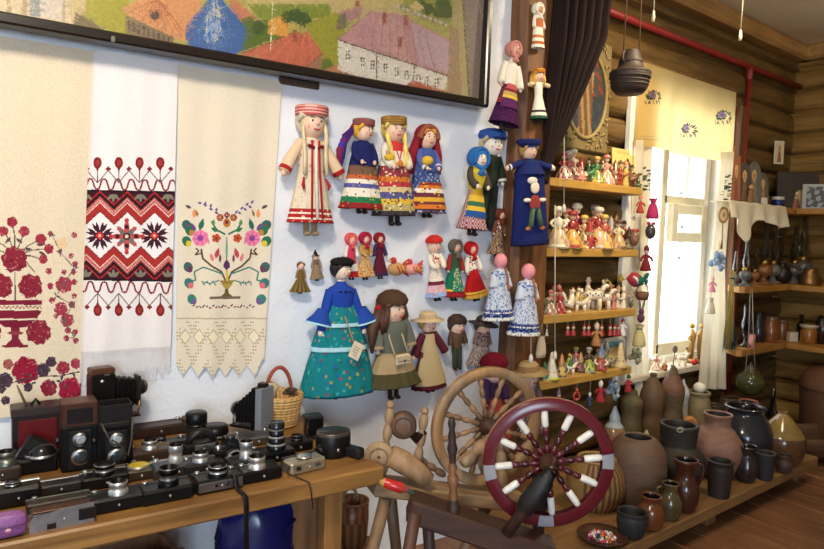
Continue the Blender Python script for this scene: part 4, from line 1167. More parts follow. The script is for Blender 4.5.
doll('figurine_doll', 'doll in all red dress with gold hem and red headscarf', 'doll', (476, 301), (470, 239), dict(r0=.24, skirt=bandfn([(.12, c_(206, 160, 60)), (.18, R_), (.22, YEL), (1, c_(186, 32, 34))]), bod=bandfn([(1, W_)], ('speck', [R_, NAVY], .3)), sleeve=W_, hat=('scarf', c_(190, 30, 36)), apron=(solid(c_(176, 28, 32)), .25, 1, .7), hr=.09), group=G1)
doll('figurine_doll', 'doll in rust patterned robe behind the pink-faced blue and white pair', 'doll', (496, 258), (501, 207), dict(r0=.2, skirt=bandfn([(1, c_(150, 110, 80))], ('speck', [c_(90, 50, 44), c_(210, 190, 150), c_(60, 40, 44)], .5)), bod=bandfn([(1, c_(150, 90, 70))], ('speck', [BLK, W_], .4)), sleeve=c_(120, 70, 56), hat=('scarf', c_(120, 60, 46)), hr=.1), off=.06, group=G1)
# couple
doll('boy_doll', 'boy doll in blue cap and dark green suit embracing a girl doll', 'doll', (486, 231), (493, 127), dict(pants=c_(40, 46, 36), hem=.08, waist=.42, bod=solid(c_(44, 52, 40)), bodr=.11, sleeve=c_(44, 52, 40), cuff=W_, slr=(.04, .045), hat=('cap', c_(50, 84, 150), c_(40, 60, 120)), hair='bob', hairc=c_(200, 180, 150), skin=c_(240, 226, 210), hr=.115, hc=.83, shoes=BLK, r0=.1, eyec=c_(30, 40, 60)), off=.035, group=G1)
doll('girl_doll', 'girl doll in blue scarf with yellow banded apron embraced by boy doll', 'doll', (471, 236), (480, 143), dict(r0=.19, waist=.5, skirt=bandfn([(.3, c_(200, 180, 180)), (1, c_(190, 180, 170))], ('check', [c_(150, 50, 60)], 9)), apron=(bandfn([(.2, c_(44, 84, 150)), (.4, YEL), (.55, c_(60, 110, 80)), (.75, YEL), (1, c_(190, 150, 50))]), .3, 1, 1.1), bod=solid(c_(206, 180, 60)), bodr=.11, sleeve=c_(80, 70, 60), hat=('scarf', c_(50, 110, 180)), skin=c_(242, 228, 210), hr=.1, hc=.83, arms='front'), off=.085, group=G1)
# post dolls
doll('post_doll', 'small white and rust knitted doll at the top of the timber post', 'doll', (538, 52), (538, 2), dict(r0=.16, r1=.12, waist=.5, skirt=bandfn([(.15, W_), (.3, c_(190, 100, 60)), (.45, W_), (.6, c_(200, 120, 70)), (1, W_)]), bod=bandfn([(.5, c_(196, 110, 70)), (1, W_)]), bodr=.12, sleeve=W_, hat=('scarf', W_), hr=.11, skin=c_(206, 150, 110), shoes=None), place=onpost, group=G2)
doll('post_doll', 'tall doll in white blouse, plaid belt and dark purple skirt on the post', 'doll', (503, 131), (515, 39), dict(r0=.19, waist=.5, skirt=bandfn([(.35, c_(74, 30, 74)), (.5, c_(60, 24, 60)), (.62, c_(180, 60, 70)), (1, c_(120, 50, 80))], ('speck', [c_(40, 20, 50)], .15)), apron=(bandfn([(.4, c_(90, 40, 90)), (.5, YEL), (.65, c_(190, 160, 90)), (.8, c_(130, 40, 50)), (1, c_(190, 90, 90))]), .38, 1, 1.0), bod=solid(W_), sleeve=W_, hat=('scarf', c_(206, 140, 130)), face=True, hr=.075, hc=.88, skin=c_(220, 176, 150)), place=onpost, group=G2)
doll('post_doll', 'blonde doll with open arms, white apron and red headband on the post', 'doll', (539, 123), (538, 67), dict(r0=.19, waist=.5, skirt=bandfn([(.12, c_(50, 90, 70)), (.25, W_), (.35, c_(60, 60, 70)), (1, W_)]), bod=solid(W_), sleeve=c_(220, 196, 150), arms='out', hat=('band', R_, YEL), hair='long', hairc=c_(226, 176, 80), hr=.11, hc=.83), place=onpost, group=G2)
def emb(root, h, B, S):
    m = B(); Y = -.118; k = 1.6; z0 = .16
    def bl(x, z, rx, rz, c): m.ball((x * k - .045, Y, z0 + (z - .26) * k), (rx * k, .012, rz * k), c, 10, 6)
    bl(0, .4, .045, .05, c_(150, 60, 56)); bl(0, .37, .04, .02, c_(60, 60, 80)); bl(0, .49, .035, .035, c_(240, 220, 200)); bl(-.02, .53, .04, .02, c_(230, 224, 214))
    bl(.06, .42, .03, .012, c_(240, 220, 200)); bl(-.06, .42, .03, .012, W_)
    for sx in (-1, 1): m.tube([(sx * .02 * k - .045, Y, z0 + .11 * k), (sx * .04 * k - .045, Y - .004, z0 + .01 * k)], [.02 * k, .022 * k], c_(90, 110, 84), 7, flat=.5); bl(sx * .055, .26, .022, .012, c_(190, 120, 70))
    m.build('embroidered_figure', 'cloth', root)
doll('post_doll', 'navy blue apron doll with outstretched arms and an embroidered figure on its skirt', 'doll', (530, 245), (529, 136), dict(r0=.22, r1=.165, hem=.0, waist=.66, skirt=bandfn([(.06, c_(30, 34, 84)), (1, c_(30, 40, 96))]), bod=solid(c_(34, 44, 100)), bodr=.11, sy=.5, shw=.12, sh=.78, sleeve=c_(34, 44, 100), cuff=W_, arms='out', slr=(.03, .03), hat=('wide', c_(34, 40, 92), c_(60, 70, 130)), hr=.075, hc=.86, hair='bob', hairc=c_(190, 150, 90), shoes=None, extra=emb, pleat=.02), place=onpost, group=G2)
BW = c_(206, 212, 226)
def bluew(seed): return bandfn([(.05, W_), (.1, c_(220, 224, 232)), (.2, c_(36, 50, 104)), (.24, W_), (.3, c_(60, 70, 120)), (1, BW)], ('speck', [c_(120, 140, 186), c_(160, 174, 206), c_(90, 110, 170)], .28), seed)
def braidx(root, h, B, S):
    m = B(); m.tube([(-.0, -.1, .78), (.03, -.13, .66), (.04, -.14, .52), (.05, -.15, .44)], [.02, .018, .016, .008], c_(150, 96, 70), 6); m.build('braid', 'hair', root)
    m = B(); m.ball((.05, -.15, .5), (.03, .02, .04), c_(170, 110, 80), 8, 6); m.build('posy', 'cloth', root)
for lab, ft, tp, ex in (('faceless pink-headed doll in blue and white robe, its robe hem higher than its twin', (498, 320), (501, 252), braidx), ('faceless pink-headed doll in blue and white robe, lower and over the bare post', (523, 335), (529, 262), braidx)):
    doll('faceless_doll', lab, 'doll', ft, tp, dict(r0=.27, r1=.15, hem=.0, waist=.55, sh=.74, skirt=bluew(len(lab)), bod=bandfn([(1, BW)], ('speck', [c_(120, 140, 186), c_(100, 120, 180)], .3)), bodr=.15, sleeve=BW, slr=(.05, .07), arms='down', face=False, skin=PINK, hands=c_(190, 120, 100), hr=.105, hc=.87, shoes=None, extra=ex), place=onpost, group=G2)
doll('post_doll', 'doll in a dark red dome hat behind the pale spinning wheel', 'doll', (494, 445), (494, 352), dict(r0=.22, skirt=solid(c_(150, 60, 60)), bod=solid(c_(60, 40, 70)), sleeve=c_(60, 40, 80), hat=('knit', c_(104, 18, 34)), hr=.13, hc=.8, skin=c_(220, 190, 190)), place=onpost, group=G2)
doll('post_doll', 'doll in tan straw hat and dark flowered dress low on the post', 'doll', (531, 438), (528, 359), dict(r0=.22, skirt=bandfn([(1, c_(90, 70, 72))], ('speck', [c_(190, 170, 170), c_(60, 40, 50)], .4)), bod=bandfn([(1, c_(110, 84, 84))], ('speck', [c_(190, 170, 170)], .4)), sleeve=c_(100, 80, 80), hat=('brim', c_(166, 140, 96), c_(136, 104, 70)), hr=.13, hc=.78, hair='bob', hairc=c_(130, 90, 60)), place=onpost, group=G2)

# ------------------------------------------------------------------ brown drape, icon, hanging pot
def interp(tab, v):
    for (v0, a0), (v1, a1) in zip(tab[:-1], tab[1:]):
        if v <= v1: return a0 + (a1 - a0) * max(0, (v - v0)) / (v1 - v0)
    return tab[-1][1]
LE = [(-60, 560), (0, 557), (45, 554), (80, 551), (120, 548), (160, 544), (186, 541)]
RE = [(-60, 618), (0, 608), (40, 603), (75, 588), (100, 577), (130, 565), (160, 552), (186, 546)]
DRY = 2.14
def drape(a, t):
    v = -50 + 234 * t
    pl, pr = ony(interp(LE, v), v, DRY), ony(interp(RE, v), v, DRY)
    p = pl.lerp(pr, a); wd = (pr - pl).length
    return (p.x, p.y + min(.035, wd * .14) * sin(a * 6 * 2 * PI + t * 2), p.z)
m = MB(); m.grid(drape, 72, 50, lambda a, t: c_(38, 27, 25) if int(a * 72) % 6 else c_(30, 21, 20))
o = m.build('drape', 'cloth'); md = o.modifiers.new('thick', 'SOLIDIFY'); md.thickness = .006
tag(o, 'dark brown gathered drape hanging beside the timber post', 'curtain')

# icon: embossed metal cover with an oval opening
ic0 = ony(556, 42, 2.34); icx0, icx1 = ony(556, 95, 2.34).x, ony(612, 95, 2.34).x
icz1 = ony(598, 40, 2.34).z; icz0 = ony(600, 153, 2.34).z
ico = thing('icon', 'large embossed bronze icon with an oval painting on the log wall behind the drape', 'icon', ((icx0 + icx1) / 2, 2.365, (icz0 + icz1) / 2))
w_, h_ = icx1 - icx0, icz1 - icz0
m = MB(); m.box((0, 0, 0), (w_, .03, h_), c_(128, 110, 70), bev=.008)
r = random.Random(3)
for k in range(170):
    x, z = r.uniform(-.48, .48) * w_, r.uniform(-.48, .48) * h_
    if ((x - .02) / (w_ * .38)) ** 2 + (z / (h_ * .38)) ** 2 < 1.0: continue
    a = r.uniform(0, PI); m.tube([(x - .014 * cos(a), -.017, z - .014 * sin(a)), (x, -.022, z + .006), (x + .014 * cos(a), -.017, z + .014 * sin(a))], [.003, .006, .003], c_(160, 138, 88), 5)
m.build('embossed_cover', 'paint', ico)
m = MB(); m.torus((.02, -.02, 0), 1, .05, c_(156, 134, 84), 40, 8, M=rotm(rx=PI / 2) @ Matrix.Diagonal((w_ * .36, h_ * .385, .24, 1))); m.build('oval_rim', 'paint', ico)
m = MB()
def icc(a, t):
    x, z = a - .5, .5 - t
    if abs(x) < .17 and z < .28 and z > -.5:
        if z > .16 and abs(x) < .07: return c_(176, 124, 80)
        q = sin(x * 40 + z * 9)
        return c_(150, 124, 78) if q > .2 else c_(116, 62, 48) if q > -.5 else c_(96, 76, 50)
    q = sin(x * 23 + z * 31) * sin(z * 17 - x * 9)
    return c_(120, 52, 44) if q > .3 and z > 0 else c_(52, 66, 70) if q < -.3 else c_(70, 50, 42) if z > 0 else c_(44, 48, 60)
def icp(a, t):
    an = a * 2 * PI; return (.02 + w_ * .36 * t * cos(an), -.0175, h_ * .385 * t * sin(an))
m.grid(icp, 60, 30, lambda a, t: icc(.5 + t * .5 * cos(a * 2 * PI), .5 - t * .5 * sin(a * 2 * PI)))
m.build('oval_picture', 'paint', ico)

# clay pot hung from the ceiling on cords
hp = ony(629, 94, 1.95); s_ = mpp(hp)
pot = thing('hanging_pot', 'brown ribbed clay pot hanging on two cords in front of the window', 'pot', hp)
pr = [(0, 0), (13, 0), (17, 5), (18.5, 11), (18.5, 14), (19.5, 15), (20, 19), (19, 22), (16, 23), (13, 25), (11.5, 29), (11, 33), (9, 38), (7.5, 42), (7, 43), (5.5, 43), (5.5, 38), (0, 34)]
m = MB(); m.lathe([(a * s_, b * s_) for a, b in pr], c_(54, 40, 34), 40, wob=lambda i, a: 1 + .012 * sin(a * 22)); [m.torus((0, 0, z_ * s_), r_ * s_, .9 * s_, c_(48, 36, 30), 30, 6) for z_, r_ in ((8, 17.6), (11.5, 18.4), (15.5, 19.4), (20, 19.6), (31, 11))]; m.build('body', 'clay', pot)
for sx in (-1, 1):
    m = MB(); m.tube([(sx * 10 * s_, 0, 28 * s_), (sx * 14 * s_, 0, 33 * s_), (sx * 13 * s_, 0, 39 * s_), (sx * 10.5 * s_, 0, 40 * s_)], .006, c_(70, 50, 42), 7); m.build('handle', 'clay', pot)
    m = MB(); m.tube([(sx * 13.5 * s_, 0, 36 * s_), (sx * 10 * s_, 0, CEIL - hp.z)], .0035, c_(90, 70, 50), 5); m.build('cord', 'cloth', pot)

def pull(u, vt, y, lab):
    e = ony(u, vt, y); root = thing('pull_cord', lab, 'cord', e)
    m = MB(); m.tube([(0, 0, .05), (0, 0, CEIL - e.z)], .003, c_(190, 180, 150), 5); m.build('string', 'cloth', root)
    m = MB(); m.lathe([(0, 0), (.007, .002), (.009, .02), (.005, .05), (0, .055)], c_(200, 190, 160), 10); m.build('pull', 'glossy', root)
pull(653, 22, 1.75, 'pale string hanging from the ceiling above the clay pot'); pull(740, 41, 1.55, 'pale string hanging from the ceiling near the room corner')

# ------------------------------------------------------------------ four yellow shelves
M_SHELF = mat_wood('shelf_pine', (184, 138, 62), (220, 176, 92), 0, 5.0, 0.5, bump=0.05)
SHY0 = 2.2; SH = []
for i, (ul, vl, ur, vr, lab) in enumerate(((551.6, 178, 643.4, 187.5, 'pine shelf carrying clay toys just below the embossed icon'), (545, 247, 638.5, 251, 'pine shelf with a row of toy ladies, second shelf down'),
                                   (537, 316, 636, 309, 'pine shelf of white toy animals with small bells hung beneath'), (542, 384, 632, 365, 'lowest of the pine toy shelves, with framed picture on it'))):
    z = (ony(ul, vl, SHY0).z + ony(ur, vr, SHY0).z) / 2; x1 = ony(ur, vr, SHY0).x
    m = MB(); m.box((0, 0, -.022), (x1 - 2.60, 2.385 - SHY0, .044), (1, 1, 1), bev=.004)
    o = m.build('wall_shelf', M_SHELF, loc=((x1 + 2.60) / 2, (SHY0 + 2.385) / 2, z)); tag(o, lab, 'shelf', 'pine toy shelves')
    SH.append((z, x1))

def toy(kind, u, hpx, shelf, y, label, cols, name=None, cat='toy', group=None):
    """clay toy on a shelf: cols = body, upper, head, hat, accent"""
    z = SH[shelf][0] if isinstance(shelf, int) else shelf
    p = ony(u, 0, y); v = 200
    for _ in range(4):
        p = ony(u, v, y)
        v += (p.z - z) / mpp(p)
    p = ony(u, v, y); p.z = z
    h = hpx * mpp(p) * 1.06; c = []
    for q in cols:
        g = .35 * q[0] + .5 * q[1] + .15 * q[2]; c.append(lin(tuple(.68 * x + .32 * (g * b_) for x, b_ in zip(q, (1.06, .96, .8)))))
    root = thing(name or 'clay_toy', label, cat, p, (0, 0, -.6 + RND.uniform(-.25, .25)), group)
    B = lambda: MB(Sx(h)); r = random.Random(len(label) + hpx)
    def dots(m, n, fn, cc, rr=.025):
        for k in range(n):
            a = 2 * PI * k / n + .2; x = fn(k, a); m.ball(x, rr, cc[k % len(cc)], 6, 4)
    if kind == 'lady':
        m = B(); m.lathe([(0, 0), (.31, 0), (.3, .05), (.25, .22), (.15, .42), (.09, .5)], lambda i, th, z_: c[0] if (i + int(th * 3)) % 3 else c[4], 18); m.build('skirt', 'glossy', root)
        m = B(); m.lathe([(.08, .49), (.11, .58), (.1, .68), (.04, .73), (.035, .76)], c[1], 14)
        for sx in (-1, 1): m.tube([(sx * .1, 0, .67), (sx * .19, -.03, .58), (sx * .1, -.12, .5)], [.04, .04, .03], c[1], 7)
        m.build('bodice', 'glossy', root)
        m = B(); m.ball((0, 0, .82), .085, c[2], 12, 8); m.ball((-.03, -.078, .83), .012, BLK, 6, 4); m.ball((.03, -.078, .83), .012, BLK, 6, 4); m.ball((0, -.08, .79), .012, R_, 6, 4); m.build('head', 'glossy', root)
        m = B(); m.lathe([(.1, .86), (.13, .9), (.1, .97), (0, 1.0)], c[3], 12); m.build('headdress', 'glossy', root)
        m = B(); m.grid(lambda a, t: ((.312 - .19 * t) * sin((a - .5) * 1.2), -(.312 - .19 * t) * cos((a - .5) * 1.2), .04 + .42 * t), 6, 6, lambda a, t: c[4] if int(t * 6) % 2 else c[3]); m.build('apron', 'glossy', root)
    elif kind == 'pair':
        for sx in (-1, 1):
            m = B(); m.lathe([(0, 0), (.15, 0), (.13, .1), (.09, .4), (.1, .6), (.05, .7)], c[0] if sx < 0 else c[4], 14, at=(sx * .12, 0, 0)); m.build('body', 'glossy', root)
            m = B(); m.ball((sx * .11, -.02, .78), .08, c[2], 10, 7); m.lathe([(.09, .8), (.1, .9), (0, 1.0)], c[3] if sx < 0 else c[1], 10, at=(sx * .11, 0, 0)); m.build('head', 'glossy', root)
        m = B(); m.tube([(-.2, -.08, .5), (0, -.16, .42), (.2, -.08, .5)], [.03, .05, .03], c[1], 7); m.build('arms', 'glossy', root)
    elif kind == 'beast':
        m = B()
        for x in (-.2, .2):
            for y_ in (-.08, .08): m.tube([(x, y_, 0), (x * .9, y_ * .8, .38)], [.055, .075], c[0], 8)
        m.tube([(-.34, 0, .48), (-.2, 0, .5), (0, 0, .47), (.2, 0, .5), (.28, 0, .56)], [.06, .16, .15, .16, .1], lambda: 0 or c[0], 12) if False else m.tube([(-.34, 0, .48), (-.2, 0, .5), (0, 0, .47), (.2, 0, .5), (.28, 0, .56)], [.06, .16, .15, .16, .1], c[0], 12)
        for k in range(7): m.ball((-.25 + .09 * k, -.14, .5 + .05 * (k % 2)), .032, c[4], 6, 4)
        m.build('body', 'glossy', root)
        m = B(); m.tube([(.22, 0, .55), (.3, 0, .72), (.34, 0, .82)], [.1, .08, .08], c[0], 10); m.ball((.4, 0, .8), (.11, .06, .065), c[2], 10, 7); m.build('head', 'glossy', root)
        for sy_ in (-1, 1):
            m = B(); m.tube([(.32, sy_ * .04, .86), (.3, sy_ * .1, .95), (.36, sy_ * .13, 1.0)], [.03, .025, .01], c[3], 6); m.build('horn', 'glossy', root)
        m = B(); m.tube([(-.34, 0, .5), (-.42, 0, .46), (-.42, 0, .34)], [.03, .03, .015], c[3], 6); m.build('tail', 'glossy', root)
    elif kind == 'rider':
        m = B()
        for x in (-.17, .17): m.tube([(x, 0, 0), (x * .9, 0, .3)], [.07, .09], c[0], 8)
        m.tube([(-.28, 0, .36), (0, 0, .36), (.2, 0, .42), (.3, 0, .58)], [.07, .13, .12, .07], c[0], 10); m.ball((.36, 0, .6), (.1, .055, .06), c[0], 8, 6); m.build('horse', 'glossy', root)
        m = B(); m.lathe([(.12, .42), (.1, .55), (.07, .72), (.03, .78)], c[1], 12); m.tube([(.0, -.1, .66), (.14, -.1, .58)], [.035, .03], c[1], 6); m.build('rider', 'glossy', root)
        m = B(); m.ball((0, 0, .84), .075, c[2], 10, 7); m.build('head', 'glossy', root)
        m = B(); m.lathe([(.12, .87), (.07, .9), (.06, .98), (0, 1.0)], c[3], 12); m.build('hat', 'glossy', root)
    elif kind == 'bird':
        m = B(); m.lathe([(0, 0), (.14, 0), (.12, .05), (.07, .1)], c[4], 12); m.tube([(-.3, 0, .55), (-.1, 0, .36), (.06, 0, .3), (.1, 0, .5), (.12, 0, .75)], [.05, .14, .19, .13, .07], c[0], 12); m.build('body', 'glossy', root)
        m = B(); m.ball((.14, 0, .84), .095, c[2], 10, 7); m.tube([(.2, 0, .84), (.32, 0, .82)], [.035, .008], c[3], 6); m.build('head', 'glossy', root)
        m = B(); m.ball((.14, 0, .95), (.06, .02, .05), c[3], 8, 5); m.build('comb', 'glossy', root)
        m = B()
        for k in range(3): m.tube([(-.12, -.12 + .0 * k, .4), (-.25, -.13, .5 + .1 * k), (-.36, -.08, .62 + .12 * k)], [.05, .06, .02], c[1], 6)
        m.build('wing', 'glossy', root)
    elif kind == 'cone':
        m = B(); m.lathe([(0, 0), (.3, 0), (.31, .04), (.26, .1)], c[4], 18); m.build('base', 'glossy', root)
        m = B(); m.lathe([(.25, .09), (.17, .4), (.1, .72), (.06, .95), (0, 1.0)], c[0], 18); m.build('bell', 'glossy', root)
        m = B(); dots(m, 9, lambda k, a: (.21 * cos(a), .21 * sin(a), .28), [c[3], c[1]], .03); dots(m, 7, lambda k, a: (.15 * cos(a), .15 * sin(a), .5), [c[1], c[3]], .025); m.build('painted_dots', 'glossy', root)
    elif kind == 'gnome':
        m = B(); m.lathe([(0, 0), (.22, 0), (.24, .1), (.18, .32), (.1, .46)], c[0], 16); m.build('body', 'glossy', root)
        m = B(); m.ball((0, -.01, .54), .13, c[2], 12, 8); m.ball((0, -.14, .53), .03, c[2], 8, 5); m.build('head', 'glossy', root)
        m = B(); m.lathe([(.17, .57), (.13, .66), (.07, .85), (.0, 1.0)], c[3], 14); m.build('hat', 'glossy', root)
        m = B()
        for sx in (-1, 1): m.tube([(sx * .18, 0, .38), (sx * .24, -.08, .28), (sx * .12, -.2, .24)], [.05, .05, .04], c[1], 7); m.ball((sx * .1, -.18, .03), (.07, .1, .05), c[4], 8, 5)
        m.build('limbs', 'glossy', root)
    return root

GT = ['clay toys on the shelf below the icon', 'toy ladies on the second shelf', 'toy animals on the third shelf', 'toys on the lowest pine shelf']
W2 = (232, 220, 196); PK = (220, 120, 110); RD = (190, 44, 44); YL = (222, 178, 60); GN = (60, 130, 70); BN = (120, 74, 44); BL = (60, 90, 170); OR = (210, 120, 60); FL = (232, 186, 150); DK = (60, 40, 34); PR = (110, 60, 130); GY = (150, 150, 150)
T1 = [('lady', 563, 26, 2.25, 'white clay lady with red checks nearest the brown drape, on the shelf below the icon', (W2, RD, FL, RD, RD)),
      ('lady', 572, 32, 2.325, 'tall striped white and red clay lady with white plume below the icon', (W2, W2, FL, W2, RD)),
      ('gnome', 580, 24, 2.25, 'white and crimson clay figure beside the green toys below the icon', (PK, W2, FL, RD, DK)),
      ('rider', 588, 24, 2.26, 'dark green clay rider below the icon', (GN, (40, 90, 60), FL, DK, YL)),
      ('lady', 596, 26, 2.25, 'yellow-green clay lady next to a tall pink one below the icon', ((110, 150, 60), GN, FL, YL, YL)),
      ('lady', 605.5, 29, 2.27, 'tall pink clay lady on the shelf below the icon', ((222, 130, 110), (220, 140, 120), FL, PK, W2)),
      ('gnome', 614, 25, 2.26, 'rust-brown clay figure in front of the yellow card', ((150, 80, 50), RD, FL, BN, DK)),
      ('pair', 622, 25, 2.24, 'red and yellow pair of clay figures before the yellow card', (RD, OR, FL, BN, YL)),
      ('rider', 631, 22, 2.26, 'brown clay rider near the window end of the shelf below the icon', (BN, (150, 90, 60), FL, (90, 60, 40), YL)),
      ('gnome', 638, 12, 2.25, 'tiny dark green toy at the window end of the shelf below the icon', ((50, 90, 50), GN, (60, 100, 60), GN, GN))]
T2 = [('lady', 557, 40, 2.25, 'pale cream toy lady half behind the white cord, second shelf', ((214, 190, 150), W2, FL, W2, (190, 150, 110))),
      ('lady', 571, 36, 2.24, 'toy lady with crimson top and bright yellow skirt', (YL, RD, FL, RD, OR)),
      ('lady', 575, 43, 2.325, 'tall crimson toy lady behind the yellow-skirted one', (RD, (170, 40, 60), FL, W2, OR)),
      ('lady', 583, 32, 2.27, 'beige patterned toy lady with yellow stripes, second shelf', ((200, 170, 100), (190, 150, 90), FL, YL, (150, 110, 60))),
      ('gnome', 588.5, 28, 2.24, 'small red toy figure before the large pink lady', (RD, (180, 50, 70), FL, RD, W2)),
      ('lady', 597, 40, 2.26, 'large toy lady with pink skirt and gold crown', ((224, 160, 140), RD, FL, (200, 190, 180), YL)),
      ('lady', 603, 33, 2.23, 'toy lady with yellow apron touching the large pink one', ((226, 190, 90), (214, 90, 70), FL, YL, PK)),
      ('gnome', 609.5, 32, 2.30, 'orange-red toy figure with grey cap, second shelf', (OR, RD, FL, GY, BN)),
      ('lady', 617.5, 28, 2.25, 'plain tan clay lady with curved horned headdress, second shelf', ((206, 170, 110), (220, 200, 160), (220, 196, 150), BN, (190, 140, 90))),
      ('gnome', 628, 22, 2.25, 'dark grey and beige toy figure at the window end of second shelf', ((200, 176, 130), DK, (120, 90, 70), (70, 54, 46), BN))]
T3 = [('gnome', 539.5, 15, 2.23, 'small red-based toy by the blue and white doll, third shelf', (RD, W2, FL, BN, RD)),
      ('beast', 544.5, 24, 2.27, 'grey-green toy beast with pink head near the faceless doll', ((130, 130, 90), GN, PK, BN, DK)),
      ('lady', 550, 23, 2.25, 'white and brown toy lady behind the cord on third shelf', ((160, 130, 110), PK, FL, PK, W2)),
      ('lady', 559, 23, 2.26, 'dark red toy lady on the shelf of white animals', ((160, 36, 40), RD, FL, RD, PK)),
      ('bird', 568.5, 24, 2.25, 'white long-necked toy bird on the shelf of white animals', (W2, W2, W2, OR, (200, 190, 160))),
      ('rider', 580.5, 22, 2.25, 'white and yellow toy rider on the shelf of white animals', (W2, YL, W2, W2, YL)),
      ('beast', 593, 29, 2.26, 'large white toy beast spotted with blue rings', (W2, W2, W2, W2, (60, 80, 140))),
      ('beast', 603, 24, 2.24, 'white toy beast with pink spots beside the blue-ringed one', (W2, W2, W2, PK, PK)),
      ('pair', 610.5, 20, 2.25, 'white and rose pair of toy figures on the shelf of white animals', (W2, PK, FL, (90, 60, 50), PK)),
      ('bird', 614.5, 31, 2.325, 'tall black and yellow toy bird at the back of third shelf', ((70, 60, 40), YL, YL, YL, DK)),
      ('pair', 620, 22, 2.24, 'cream pair of toy figures near window end of third shelf', ((226, 200, 170), W2, FL, (190, 140, 110), W2)),
      ('bird', 631, 8, 2.24, 'flat green toy lying at the window end of third shelf', ((80, 100, 50), GN, GN, GN, BN))]
T4 = [('gnome', 544, 18, 2.24, 'green toy figure beside the white cone on the lowest pine shelf', (GN, (80, 150, 90), FL, GN, W2)),
      ('cone', 551, 26, 2.23, 'white clay cone bell with lime base on the lowest pine shelf', ((226, 216, 206), YL, W2, YL, (190, 206, 50))),
      ('gnome', 561, 22, 2.25, 'yellow and blue toy figure on the lowest pine shelf', (YL, BL, FL, (190, 110, 50), BL)),
      ('rider', 570, 18, 2.25, 'green and white toy rider on the lowest pine shelf', (W2, GN, FL, GN, GN)),
      ('gnome', 580, 20, 2.26, 'purple-brown toy figure on the lowest pine shelf', ((130, 80, 90), PK, FL, (180, 130, 80), DK)),
      ('lady', 588, 24, 2.24, 'toy lady with lime skirt and grey pointed hat', ((186, 200, 60), (90, 70, 60), FL, GY, GN)),
      ('gnome', 600, 26, 2.23, 'toy figure with blue and white cap and red base before the framed picture', ((190, 80, 70), W2, FL, (110, 130, 190), RD)),
      ('rider', 609, 17, 2.24, 'khaki toy rider in front of the framed picture', ((150, 140, 90), (190, 170, 110), FL, OLV and (110, 100, 60), BN)),
      ('cone', 619.5, 24, 2.23, 'cream clay cone dotted with blue before the framed picture', ((226, 200, 140), BL, W2, OR, (210, 170, 110)))]
T1 += [('lady', 567.5, 30, 2.325, 'pale pink clay lady at the back between the two white ladies below the icon', ((220, 180, 160), PK, FL, W2, RD)),
       ('gnome', 601, 27, 2.325, 'olive clay figure at the back beside the tall pink lady', ((120, 110, 60), OR, FL, BN, YL)),
       ('gnome', 626, 29, 2.325, 'tan clay figure at the back against the yellow card', ((196, 150, 100), BN, FL, DK, RD))]
T2 += [('lady', 565, 38, 2.325, 'rose and cream toy lady at the back next to the tall crimson lady', ((220, 170, 150), W2, FL, PK, W2)),
       ('lady', 593, 42, 2.325, 'tall grey-crowned toy lady at the back of the second shelf', ((206, 150, 130), PK, FL, GY, W2)),
       ('gnome', 614, 36, 2.325, 'maroon toy figure at the back beside the horned clay lady', ((130, 60, 50), RD, FL, BN, DK)),
       ('rider', 623, 27, 2.3, 'beige toy rider between the horned lady and the dark grey figure', ((210, 180, 140), RD, FL, DK, BN))]
T3 += [('pair', 555, 26, 2.325, 'pink and cream pair at the back behind the dark red toy lady', (W2, PK, FL, RD, PK)),
       ('bird', 575, 22, 2.325, 'pale yellow toy bird at the back between the white bird and the rider', ((226, 206, 150), W2, W2, RD, OR)),
       ('rider', 587, 30, 2.325, 'tall white toy rider at the back beside the blue-ringed beast', (W2, W2, FL, W2, BL)),
       ('gnome', 607, 25, 2.325, 'rust toy figure at the back of the shelf of white animals', ((190, 110, 70), W2, FL, BN, DK)),
       ('beast', 626, 24, 2.28, 'cream toy beast near window end of the shelf of white animals', ((230, 214, 180), W2, W2, RD, OR))]
T4 += [('bird', 566, 19, 2.3, 'lime toy bird at the back beside the yellow and blue figure', ((150, 170, 60), GN, YL, RD, GN)),
       ('lady', 575, 22, 2.32, 'lavender toy lady at the back of the lowest pine shelf', ((170, 150, 180), PK, FL, YL, W2)),
       ('bird', 594, 20, 2.27, 'mustard toy bird between the lime-skirted lady and the blue-capped figure', ((196, 160, 70), BN, YL, RD, GN)),
       ('gnome', 606, 24, 2.29, 'pale green toy figure beside the khaki rider', ((150, 170, 130), W2, FL, GY, BN))]
for i, T in enumerate((T1, T2, T3, T4)):
    for kind, u, hp_, y, lab, cols in T: toy(kind, u, hp_, i, y, lab, cols, group=GT[i])
# yellow card, framed picture
def card(name, label, cat, u0, v0, u1, v1, y, z0, th, cf, mat='paint', frame=None, lean=.12, extra=None):
    a, b = ony(u0, v1, y), ony(u1, v1, y); t = ony((u0 + u1) / 2, v0, y); h = t.z - z0
    root = thing(name, label, cat, ((a.x + b.x) / 2, y, z0 + .002), (-lean, 0, 0))
    w = b.x - a.x
    m = MB(); m.box((0, th / 2, h / 2), (w, th, h), frame or cf(0.5, .5), bev=th * .2); m.build('backing' if frame is None else 'frame', mat, root)
    m = MB(); k = .12 if frame else .0; k2 = k * w / h
    m.grid(lambda aa, tt: (w * (k + aa * (1 - 2 * k) - .5), -.0015, h * (1 - k2 - tt * (1 - 2 * k2))), 16, 16, cf); m.build('picture', mat, root)
    if frame:
        m = MB()
        f = .1 * w
        for (cx, cz, sx, sz) in ((0, f / 2, w, f), (0, h - f / 2, w, f), (-w / 2 + f / 2, h / 2, f, h), (w / 2 - f / 2, h / 2, f, h)): m.box((cx, -.004, cz), (sx, .014, sz), frame, bev=.003)
        m.build('moulding', mat, root)
    return root
